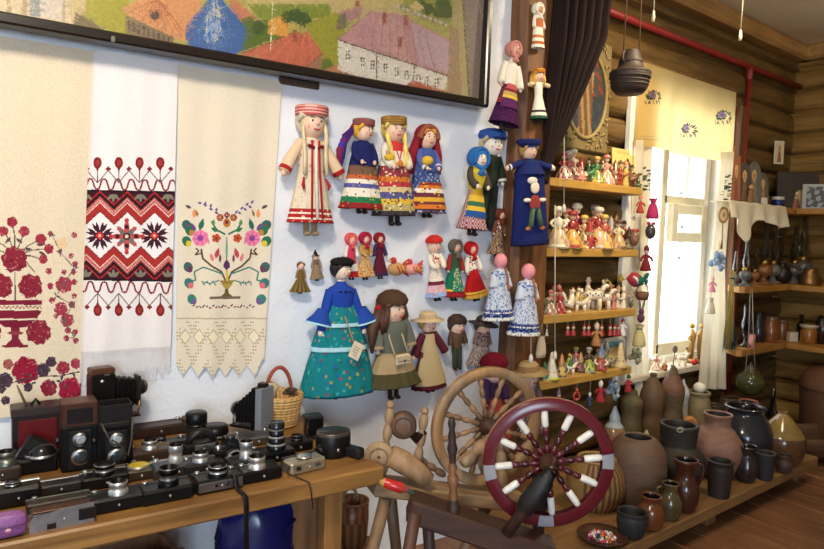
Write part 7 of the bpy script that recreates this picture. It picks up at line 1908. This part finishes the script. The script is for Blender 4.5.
upright(203, 461, 34, 28, 16, 'small upright camera with grey face plate and arched leather flap', hoodcam)
def tall_lens(root, B, w, h, d):
    m = B(); m.lathe([(0, 0), (11, 0), (11, 8), (9.6, 10), (9.6, 20), (10.6, 22), (10.6, 31), (9.6, 32.6), (0, 32.6)], [c_(18, 17, 19)] * 3 + [c_(44, 42, 42)] + [c_(18, 17, 19)] * 4, 26); m.build('barrel', 'leather', root)
    m = B(); m.torus((0, 0, 21), 10.2, .7, c_(90, 90, 92), 26, 6); m.build('focus_ring', 'metal', root)
upright(196, 444, 20, 34, 20, 'tall black lens standing on end behind the upright grey-faced camera', tall_lens, name='camera_lens', cat='lens', group=None)
def low_lens(root, B, w, h, d):
    m = B(); m.lathe([(0, 0), (13, 0), (13.4, 6), (12, 12), (0, 12)], c_(18, 17, 19), 26); m.build('barrel', 'leather', root)
    m = B(); m.torus((0, 0, 3), 13, 1.2, c_(*CHR), 28, 6); m.build('chrome_ring', 'metal', root)
upright(215, 437, 26, 14, 26, 'low wide black lens with chrome ring beside the tall standing lens', low_lens, name='camera_lens', cat='lens', group=None)

def tlr(hoodc):
    def f(root, B, w, h, d):
        m = B(); m.box((0, d / 2, h * .38), (w, d, h * .76), c_(*BKC), bev=1.4); m.build('body', 'leather', root)
        m = B()
        for (x, y, sx, sy) in ((0, 1, w * .94, 1.2), (0, d - 1, w * .94, 1.2), (-w * .46, d / 2, 1.2, d), (w * .46, d / 2, 1.2, d)): m.box((x, y, h * .76 + 11), (sx, sy, 22), c_(*hoodc), bev=.4)
        if hoodc[0] > 60: m.box((0, d / 2, h * .76 + 22.5), (w * .98, d * 1.02, 3), c_(84, 54, 42), bev=.8); m.box((0, -.2, h * .76 + 11), (w * .7, 1.2, 15), c_(30, 24, 24), bev=.4)
        m.build('viewing_hood', 'leather', root)
        m = B(); m.box((0, -.8, h * .36), (w * .62, 2, h * .66), c_(56, 54, 54), bev=.6); m.build('lens_board', 'dull', root)
        for zz, r in ((h * .56, 6.4), (h * .26, 7.6)):
            m = B(); m.lathe([(r * 1.15, 0), (r * 1.15, 3), (r, 4.4), (r * .8, 5)], [c_(60, 60, 62), c_(*CHR), c_(170, 170, 170)], 22, M=Matrix.Translation((0, -1.6, zz)) @ rotm(rx=PI / 2)); l = m.build('lens', 'metal', root)
            m = B(); m.ball((0, -5.2, zz), (r * .78, 1.4, r * .78), c_(150, 156, 160) if zz > h * .4 else c_(50, 56, 60), 14, 8); m.build('lens_glass', 'glossy', l)
        for sx in (-1, 1): m = B(); m.tube([(sx * w * .5, d / 2, h * .5), (sx * w * .62, d / 2, h * .5)], 3, c_(60, 58, 58), 10); m.build('knob', 'dull', root)
    return f
upright(80, 471, 33, 60, 26, 'twin-lens box camera with brown hood and bright upper lens', tlr((70, 44, 34)))
upright(116, 470, 32, 58, 26, 'twin-lens box camera with open black hood and a looped strap', lambda root, B, w, h, d: (tlr((30, 28, 28))(root, B, w, h, d), B().tube([(-14, -1, 50), (-8, -5, 36), (4, -7, 26), (10, -5, 14), (14, -3, 30), (15, -1, 52)], 1.0, c_(70, 62, 56), 6).build('strap', 'leather', root),
    B().box((0, -1.2, h * .8), (24, 1, 5), c_(90, 88, 86), bev=.4).build('name_plate', 'metal', root))[0])
def redbox(root, B, w, h, d):
    m = B(); m.box((0, d / 2, h * .5), (w, d, h), c_(36, 26, 26), bev=1.2); m.build('body', 'leather', root)
    m = B(); m.box((1, -.5, h * .42), (w * .8, 1.4, h * .74), c_(92, 22, 26), bev=.5); m.build('red_front', 'glossy', root)
    m = B(); m.box((0, d / 2, h * .93), (w * 1.04, d * 1.04, h * .16), c_(52, 42, 40), bev=1); m.build('lid', 'leather', root)
    m = B(); m.tube([(-8, d / 2, h), (-14, d / 2, h + 16), (-16, d / 2, h + 22)], [1.4, 1.2, .6], c_(120, 110, 80), 7); m.tube([(-4, d / 2, h), (0, d / 2, h + 6), (4, d / 2, h)], 1.6, c_(30, 28, 28), 7); m.build('carry_strap', 'leather', root)
upright(37, 463, 42, 56, 26, 'tall box camera with deep red front and dark lid', redbox)
def lean(root, B, w, h, d):
    T = rotm(ry=.55)
    m = B(); m.M = m.M @ T; m.box((0, d / 2, h / 2), (w, d, h), c_(24, 22, 24), bev=2); m.build('case', 'leather', root)
    m = B(); m.M = m.M @ T; m.box((0, -.6, h * .8), (w * .96, 1.4, h * .3), c_(34, 32, 34), bev=.5); m.build('flap', 'leather', root)
upright(18, 474, 20, 38, 12, 'plain black leather case leaning against the red box camera', lean, name='camera_case', cat='case', group=None)
def bellowscam(root, B, w, h, d):
    m = B(); m.box((0, d / 2, h / 2), (w, d, h), c_(20, 17, 17), bev=1.4); m.box((0, d / 2, h + 3), (w * .98, d * .9, 7), c_(84, 52, 38), bev=1.6); m.build('body', 'leather', root)
    m = B()
    for k in range(8): m.box((w / 2 + 2 + k * 2.6, d / 2, h * .72), (1.9 if k % 2 else 2.8, d * (.9 - .03 * k), 34 - (k % 2) * 3 - k), c_(18, 16, 16), bev=.5)
    m.build('bellows', 'leather', root)
    m = B(); m.box((w / 2 + 24, d / 2, h * .72), (3, d * .8, 32), c_(40, 36, 34), bev=.6); m.build('lens_standard', 'leather', root)
    m = B(); m.lathe([(8, 0), (8, 4), (6.6, 7), (5, 8), (0, 6)], [c_(70, 64, 60), c_(120, 110, 100), c_(40, 38, 38), c_(24, 24, 26)], 20, M=Matrix.Translation((w / 2 + 25, d / 2, h * .76)) @ rotm(ry=PI / 2)); m.build('lens', 'dull', root)
    m = B(); m.box((w / 2 + 12, d / 2, h * .4), (26, d * .8, 2), c_(50, 44, 40), bev=.4); m.tube([(w / 2 + 22, 2, h * .4), (w / 2 + 24, 2, h * .6)], 1, c_(170, 140, 90), 6); m.build('drop_bed', 'dull', root)
    m = B(); m.ball((-2, -.6, h * .92), 2.4, c_(*CHR), 8, 6); m.box((3, -.3, h * 1.0), (5, 1, 1.4), c_(*CHR), bev=.2); m.build('fittings', 'metal', root)
upright(104, 452, 23, 78, 18, 'tall plate camera with bellows sticking out sideways, above the twin-lens cameras', bellowscam, rz=.15)
def foldcam(root, B, w, h, d):
    m = B(); m.box((0, d / 2, h / 2), (7, d, h), c_(120, 124, 132), bev=.8); m.build('back_plate', 'paint', root)
    m = B(); m.box((-5, d / 2, h * .56), (8, d * .96, h * .9), c_(18, 16, 17), bev=1.2); m.build('body', 'leather', root)
    m = B()
    for k in range(9): m.box((-11 - k * 2.3, d / 2, h * .6 - k * 1.1), (1.6 if k % 2 else 2.4, d * (.86 - .045 * k), h * (.64 - .03 * k) - (k % 2) * 2), c_(17, 15, 16), bev=.4)
    m.build('bellows', 'leather', root)
    m = B(); m.lathe([(7, 0), (7.4, 2), (5.6, 5), (4, 6), (0, 4.6)], [c_(90, 90, 92), c_(150, 150, 150), c_(46, 44, 44), c_(24, 24, 26)], 20, M=Matrix.Translation((-32, d / 2, h * .48)) @ rotm(ry=-PI / 2)); m.build('lens', 'dull', root)
    m = B(); m.box((-20, d / 2, h * .16), (32, d * .7, 2.4), c_(36, 33, 33), bev=.5); m.tube([(-31, 4, h * .18), (-31, 4, h * .4)], 1, c_(120, 120, 120), 6); m.build('drop_bed', 'dull', root)
    m = B(); m.box((-2, d / 2, h + 2), (9, 8, 5), c_(60, 56, 56), bev=1); m.build('viewfinder', 'dull', root)
upright(257, 439, 40, 50, 24, 'folding camera with grey back plate and bellows reaching sideways, beside the basket', foldcam, rz=-.95)
def smallcase(root, B, w, h, d):
    m = B(); m.box((0, d / 2, h / 2), (w, d, h), c_(16, 15, 16), bev=2); m.build('case', 'leather', root)
    m = B(); m.box((-1, d / 2, h * .95), (w * 1.06, d * 1.06, h * .2), c_(38, 35, 35), bev=1.4); m.build('lid', 'leather', root)
    m = B(); m.tube([(-w * .4, 0, h * .9), (-w * .5, -4, 5), (-w * .2, -7, 1.4), (w * .3, -5, 1.4)], 1.2, c_(30, 28, 28), 6); m.build('strap', 'leather', root)
upright(315, 437, 18, 20, 14, 'small upright black leather case behind the round camera pouch', smallcase, rz=-.2, name='camera_case', cat='case', group=None)
def moviecam(root, B, w, h, d):
    m = B(); m.lathe([(0, 0), (17, 0), (18, 3), (18, 22), (16.5, 25), (0, 26)], [c_(20, 18, 20)] * 3 + [c_(64, 58, 54)] + [c_(44, 40, 40)], 30, at=(0, 14, 0), sy=.85); m.build('round_body', 'leather', root)
    m = B(); m.torus((0, 14, 24.4), 16.8, .8, c_(120, 110, 100), 30, 6, sy=.85); m.build('lid_seam', 'dull', root)
    m = B(); m.box((16, -1, 6), (12, 22, 10), c_(26, 25, 27), M=rotm(rz=.5), bev=2); m.build('grip', 'leather', root)
    m = B(); m.lathe([(6, 0), (6.4, 5), (5, 9), (0, 8)], [c_(90, 88, 88), c_(40, 38, 40), c_(24, 24, 26)], 18, M=Matrix.Translation((-16, 6, 9)) @ rotm(rx=PI / 2, rz=-.6)); m.build('lens', 'dull', root)
    m = B(); m.ball((0, 0, 9), 2.6, c_(150, 140, 130), 10, 6); m.build('button', 'metal', root)
upright(338, 459, 36, 28, 26, 'black round-bodied movie camera with grip at the table end', moviecam, rz=-.1, name='movie_camera')
def pouch(root, B, w, h, d):
    m = B(); m.box((0, d / 2, h / 2), (w, d, h), c_(134, 84, 138), bev=6); sh_ = m.build('shell', 'leather', root); md = sh_.modifiers.new('round', 'SUBSURF'); md.levels = md.render_levels = 2; sh_.data.polygons.foreach_set('use_smooth', [True] * len(sh_.data.polygons))
    m = B(); m.tube([(-w / 2 + 3, -.3, h * .55), (w / 2 - 3, -.3, h * .55), (w / 2 - .3, 4, h * .55), (w / 2 - .3, d - 4, h * .55)], .7, c_(96, 60, 106), 6); m.build('zipper', 'glossy', root)
    m = B(); m.ball((2, -.6, h * .42), (3, .8, 2.2), c_(206, 150, 160), 10, 6); m.build('badge', 'glossy', root)
upright(6, 542, 40, 27, 22, 'purple rounded camera case at the near corner of the table', pouch, name='camera_case', cat='case', group=None)

# wicker basket with red handle
p = ontab(285, 429); s_ = mpp(p)
p = p + WN * .05
root = thing('wicker_basket', 'small straw basket with red arched handle on the camera table', 'basket', p, (0, 0, DL))
m = MB(Sx(s_)); m.lathe([(0, 0), (16, 0), (18, 8), (21, 22), (23, 33), (22, 34), (20, 32), (15, 6), (0, 3)], lambda i, th, z: c_(206, 166, 106) if (int(th * 7) + i) % 2 else c_(176, 130, 76), 44, wob=lambda i, a: 1 + .02 * sin(a * 22 + i * PI)); m.build('body', 'straw', root)
m = MB(Sx(s_))
for k in range(10): m.torus((0, 0, 3 + 3 * k), 16.6 + .66 * k, .9, c_(196, 154, 92) if k % 2 else c_(214, 178, 118), 40, 5)
m.build('weave', 'straw', root)
m = MB(Sx(s_)); m.tube([(14 * cos(a) - 2, 0, 30 + 30 * sin(a)) for a in np.linspace(0, PI, 20)], 2, c_(150, 64, 44), 8); m.build('handle', 'straw', root)
root = thing('pine_cone', 'dark brown fluffy bunch lying in the straw basket', 'plant', p + Vector((.034, -.012, 30 * s_)), (0, 0, 0)); r = random.Random(4)
m = MB(Sx(s_))
for q in range(60): a, e = r.uniform(0, 6.3), r.uniform(0, 1.4); m.tube([(0, 0, 2), (9 * cos(a) * cos(e) + 1, 8 * sin(a) * cos(e), 2 + 7 * sin(e))], [1.4, .5], r.choice([c_(66, 44, 34), c_(90, 60, 44), c_(50, 34, 28)]), 5)
m.build('bunch', 'hair', root)
root = thing('paper_wrap', 'crumpled pale paper in the straw basket beside the dark bunch', 'paper', p + Vector((-.04, 0, 28 * s_))); m = MB(Sx(s_)); m.lathe([(0, 0), (6, 2), (5, 8), (7, 14), (3, 18)], c_(206, 180, 140), 12, wob=lambda i, a: 1 + .2 * sin(a * 3 + i)); m.build('sheet', 'paint', root)

# ------------------------------------------------------------------ under the table
bp = onw(258, 500, .42)
root = thing('blue_bag', 'shiny dark blue plastic sack under the pine table', 'bag', Vector((bp.x, bp.y, 0)), (0, 0, DL)); s_ = mpp(bp)
hz = onw(262, 482, .42).z
m = MB(); r = random.Random(3)
m.lathe([(0, 0), (.1, 0), (.135, .06)] + [(.135 + .006 * (k % 2), hz * (.2 + .06 * k)) for k in range(10)] + [(.125, hz * .86), (.09, hz * .95), (.03, hz), (0, hz * 1.0)], c_(12, 22, 86), 90, sy=.8, wob=lambda i, a: 1 + .05 * sin(a * 5 + i * 1.3) + .035 * sin(a * 11 + i * 2.1) + .02 * sin(a * 23 + i * 3.3)); m.build('sack', 'glossy', root)
m = MB(); m.tube([(-.1, -.09, hz * .62), (0, -.115, hz * .7), (.1, -.08, hz * .82)], .006, c_(16, 26, 80), 6); m.build('seam', 'glossy', root)
bp = onw(308, 500, .48); wd = 36 * mpp(bp)
m = MB(); m.box((0, 0, .31), (wd, .022, .62), c_(126, 88, 56), bev=.004); o = m.build('plank', 'wood', loc=Vector((bp.x, bp.y, .0)), rot=(.0, .0, DL)); tag(o, 'wide brown plank standing under the table behind its leg', 'plank')
bk = onw(352, 545, .30); s_ = mpp(bk)
root = thing('stool', 'low wooden stool under the table end holding the brown basket', 'stool', Vector((bk.x, bk.y, 0)), (0, 0, DL))
m = MB(); m.lathe([(0, bk.z - .03), (.1, bk.z - .03), (.105, bk.z - .015), (.1, bk.z), (0, bk.z)], c_(110, 76, 48), 24); m.build('seat', 'wood', root)
for a in (.8, 2.4, 3.9, 5.5): m = MB(); m.tube([(.07 * cos(a), .07 * sin(a), bk.z - .03), (.1 * cos(a), .1 * sin(a), 0)], [.014, .012], c_(100, 70, 44), 8); m.build('leg', 'wood', root)
root = thing('bark_basket', 'brown woven bark basket with arched handle under the table end', 'basket', bk, (0, 0, DL))
m = MB(Sx(s_)); m.lathe([(0, 0), (12, 0), (15, 8), (16, 28), (15.4, 46), (14.6, 46), (14, 20), (0, 3)], lambda i, th, z: c_(128, 82, 54) if (int(th * 4) + int(z / 7)) % 2 else c_(92, 56, 38), 50); m.build('body', 'leather', root)
m = MB(Sx(s_)); m.torus((0, 0, 46), 15, 1.2, c_(110, 74, 48), 30, 6); m.build('rim', 'straw', root)
m = MB(Sx(s_)); m.tube([(14 * cos(a) * .6 - 4, 0, 45 + 14 * sin(a)) for a in np.linspace(0, PI, 14)], 1.6, c_(120, 104, 86), 7); m.build('handle', 'straw', root)
cb = onw(163, 543, .30)
root = thing('wooden_crate', 'brown wooden crate on the floor below the table, only its top corner in view', 'crate', Vector((cb.x - .12, cb.y, 0)), (0, 0, DL + .1)); hz = cb.z
m = MB()
for x in (-.14, .14): m.box((x, 0, hz / 2), (.02, .2, hz), c_(120, 84, 56))
for y in (-.1, .1): m.box((0, y, hz / 2), (.28, .018, hz), c_(112, 76, 50))
m.box((0, 0, .02), (.27, .19, .02), c_(100, 70, 46)); m.build('side_boards', 'wood', root)
m = MB()
for y in (-.1, .1): m.box((0, y, hz + .006), (.31, .03, .014), c_(134, 96, 64))
m.build('rim', 'wood', root)

# ------------------------------------------------------------------ spinning wheels
PALE, PALED, DKB, MAR = c_(154, 124, 92), c_(122, 94, 68), c_(66, 42, 32), c_(92, 24, 34)
def turned(m, a, b, r, col, beads=5, col2=None, n=12):
    a, b = Vector(a), Vector(b); pts = []; rs = []; cc = []
    K = beads * 8
    for i in range(K + 1):
        t = i / K; pts.append(a.lerp(b, t)); q = abs(sin(PI * beads * t)); rs.append(r * (.55 + .45 * q ** .7)); cc.append(col2 if (col2 and (i // 8) % 2) else col)
    m.tube(pts, rs, cc, n)

# pale spinning wheel
HK = 2.36; hub = atk(487, 426, HK); s_ = HK / FPX; FX = 1 / cos(math.radians(28)); RZ1 = math.radians(-17)
root = thing('spinning_wheel', 'pale unpainted wooden spinning wheel next to the camera table', 'spinning wheel', (hub.x, hub.y, 0), (0, 0, RZ1))
def L1(u, v, d=0.0): return Vector(((u - 487) * s_ * FX, d, hub.z - (v - 426) * s_))
RY = rotm(rx=PI / 2)
C1 = Matrix.Translation((0, 0, hub.z))
ro, ri, dp = 60 * s_, 50 * s_, 4 * s_
m = MB(C1 @ RY); m.lathe([(ri, -dp), (ro - .004, -dp), (ro, -dp + .004), (ro - .003, 0), (ro, dp - .004), (ro - .004, dp), (ri, dp), (ri, -dp)], lambda i, th, z: PALE if int(th * 1.27 + .3) % 2 else c_(160, 122, 82), 72); m.build('rim', 'wood', root)
m = MB(C1 @ RY); m.lathe([(0, -.05), (.012, -.05), (.014, -.04), (.03, -.03), (.036, 0), (.03, .03), (.014, .04), (.012, .05), (0, .05)], DKB, 20); m.build('hub', 'wood', root)
for k in range(12):
    a = 2 * PI * k / 12 + .2; m = MB(C1); turned(m, (cos(a) * .03, 0, sin(a) * .03), (cos(a) * (ri + .004), 0, sin(a) * (ri + .004)), .011, PALED, 4, c_(156, 118, 80), 8); m.build('spoke', 'wood', root)
for sg in (-1, 1):
    m = MB(); turned(m, (0.0 + .01, sg * .075, hub.z), L1(497, 500, sg * .075), .019, PALE, 4); m.build('wheel_post', 'wood', root)
m = MB(); m.tube([(0, -.085, hub.z), (0, .085, hub.z)], .008, DKB, 10); m.build('axle', 'wood', root)
# slanted bench plank
a_, b_ = L1(380, 472), L1(530, 510)
m = MB(); dv = b_ - a_; ang = math.atan2(dv.z, dv.x)
m.box((a_ + b_) / 2, (dv.length, .12, .045), PALE, M=rotm(ry=-ang), bev=.006); m.build('bench', 'woodx', root)
for (x0, v0, x1, sg) in ((390, 478, 360, -1), (402, 482, 420, 1), (520, 508, 560, -1), (500, 505, 470, 1)):
    q = L1(x1, 560, sg * .16); q.z = 0.0; q.x = L1(x0, 0).x + (L1(x1, 0).x - L1(x0, 0).x) * 1.6
    m = MB(); m.tube([L1(x0, v0 + 4, sg * .05), q], [.022, .016], PALED, 10); m.build('leg', 'wood', root)
# maidens, flyer drum, disc
for (u0, v0, u1, v1) in ((391, 464, 396, 400), (420, 474, 427, 408)):
    m = MB(); turned(m, L1(u0, v0, 0), L1(u1, v1, 0), .017, PALE, 4); m.ball(L1(u1, v1 - 2, 0), .015, PALE, 10, 7); m.build('maiden', 'wood', root)
m = MB(Matrix.Translation(L1(407, 417, -.01)) @ rotm(rz=-.35) @ RY)
m.lathe([(0, -.022), (.036, -.022), (.046, -.014), (.046, .014), (.036, .022), (0, .022)], [c_(104, 76, 56), c_(90, 64, 46), c_(76, 54, 40), c_(90, 64, 46), c_(104, 76, 56)], 28); m.torus((0, 0, .022), .03, .003, c_(70, 50, 38), 24, 6); m.build('flyer_drum', 'wood', root)
m = MB(); m.tube([L1(396, 406, 0), L1(414, 424, 0), L1(420, 432, 0), L1(428, 426, 0)], [.006, .016, .02, .012], c_(70, 56, 46), 8); m.build('flyer', 'dull', root)
dc = L1(385, 443, -.03)
m = MB(Matrix.Translation(dc) @ rotm(rz=-.45) @ RY); m.lathe([(0, -.012), (.044, -.012), (.05, -.006), (.05, .008), (0, .01)], PALE, 30); m.torus((0, 0, .011), .03, .0025, PALED, 24, 6); m.ball((0, 0, .01), .005, DKB, 8, 5); m.build('tension_disc', 'wood', root)
m = MB(); m.tube([L1(394, 443, -.03), L1(404, 449, -.04), L1(418, 460, -.05), L1(427, 468, -.06)], [.036, .04, .034, .026], c_(164, 128, 92), 16); m.build('spool', 'wood', root)
m = MB(); turned(m, L1(424, 454, .02), L1(450, 474, .02), .014, PALED, 3); m.build('peg', 'wood', root)
m = MB(); turned(m, L1(457, 456, -.06), L1(496, 430, -.02), .026, PALE, 3); m.build('axle_arm', 'wood', root)

# maroon spinning wheel
HK2 = 2.08; hub2 = atk(548, 462, HK2); t_ = HK2 / FPX; RZ2 = math.radians(-38); FX2 = 1 / cos(math.radians(13))
root = thing('spinning_wheel', 'dark red spinning wheel with white-tipped spokes', 'spinning wheel', (hub2.x, hub2.y, 0), (0, 0, RZ2))
def L2(u, v, d=0.0): return Vector(((u - 548) * t_ * FX2, d, hub2.z - (v - 462) * t_))
C2 = Matrix.Translation((0, 0, hub2.z))
ro, ri, dp = 65.5 * t_, 53.5 * t_, 4.5 * t_
def rimc(i, th, z):
    dg = math.degrees(th) % 360
    for c0 in (4, 191, 269):
        if abs((dg - c0 + 180) % 360 - 180) < 7 and i in (0, 1): return c_(150, 152, 158)
    return c_(176, 130, 110) if i in (2, 3, 4) else MAR
m = MB(C2 @ RY); m.lathe([(ri, dp), (ro - .004, dp), (ro, dp - .004), (ro - .004, 0), (ro, -dp + .004), (ro - .004, -dp), (ri, -dp), (ri, dp)], rimc, 100); m.build('rim', 'glossy', root)
m = MB(C2 @ RY); m.lathe([(0, .075), (.012, .075), (.016, .06), (.013, .05), (.028, .04), (.034, 0), (.03, -.03), (.016, -.04), (0, -.045)], DKB, 22); m.build('hub', 'glossy', root)
for k in range(12):
    a = 2 * PI * k / 12 + .12
    m = MB(C2); d = Vector((cos(a), 0, sin(a)))
    turned(m, d * .028, d * (37 * t_), .011, c_(84, 26, 32), 3, c_(60, 22, 26), 10); sp = m.build('spoke', 'glossy', root)
    m = MB(C2); m.tube([d * (36 * t_), d * (38 * t_), d * (50 * t_), d * (56 * t_)], [.009, .0115, .0115, .0085], c_(232, 226, 216), 12); m.build('white_tip', 'glossy', sp)
# bench, posts, legs
a_, b_ = L2(414, 511, .0), L2(556, 556, .0)
dv = b_ - a_; ang = math.atan2(dv.z, dv.x)
m = MB(); m.box((a_ + b_) / 2, (dv.length, .11, .075), c_(66, 40, 30), M=rotm(ry=-ang), bev=.008); m.build('bench', 'woodx', root)
for sg in (-1, 1):
    e_ = L2(508, 530, sg * .05) if sg < 0 else L2(545, 548, sg * .05); t0_ = Vector((0, sg * .07, hub2.z))
    m = MB(); m.tube([t0_, t0_.lerp(e_, .12), t0_.lerp(e_, .2), t0_.lerp(e_, .5), t0_.lerp(e_, .62), t0_.lerp(e_, .7), e_], [.018, .022, .032, .034, .028, .018, .02], [c_(20, 17, 17)] * 4 + [c_(60, 36, 28)] * 3, 12); m.build('wheel_post', 'wood', root)
m = MB(); m.tube([(0, -.1, hub2.z), (0, .1, hub2.z)], .009, c_(40, 34, 32), 10); m.build('axle', 'dull', root)
A_, B_ = L2(458, 522, -.02), L2(452, 418, -.02); DS = [(0, .016, 0), (.06, .019, 0), (.14, .021, 0), (.2, .012, 1), (.24, .016, 1), (.3, .011, 1), (.36, .018, 1), (.42, .018, 1), (.46, .011, 1), (.52, .015, 1), (.56, .01, 0), (.64, .013, 0), (.7, .017, 0), (.76, .012, 0), (.82, .013, 0), (.88, .009, 0), (.94, .013, 0), (1, .008, 0)]
m = MB(); m.tube([A_.lerp(B_, q[0]) for q in DS], [q[1] for q in DS], [c_(124, 84, 52) if q[2] else c_(56, 38, 32) for q in DS], 14); m.build('distaff_post', 'wood', root)
for (x0, v0, x1, sg, col) in ((420, 512, 408, -1, c_(78, 48, 36)), (432, 516, 440, 1, c_(70, 46, 36)), (548, 548, 590, -1, c_(78, 48, 36))):
    q = L2(x1, 0, sg * .14); q.z = 0; q.x = L2(x0, 0).x + (q.x - L2(x0, 0).x) * 2.2
    m = MB(); m.tube([L2(x0, v0, sg * .05), q], [.021, .017], col, 10); m.build('leg', 'wood', root)
m = MB(); m.tube([L2(384, 490, .02), L2(389, 491, .02), L2(406, 496, .02), L2(412, 498, .02), L2(424, 505, .02)], [.006, .016, .018, .008, .006], [c_(190, 150, 80), c_(190, 40, 36), c_(150, 60, 50), c_(70, 80, 76)], 14); m.build('bobbin', 'glossy', root)
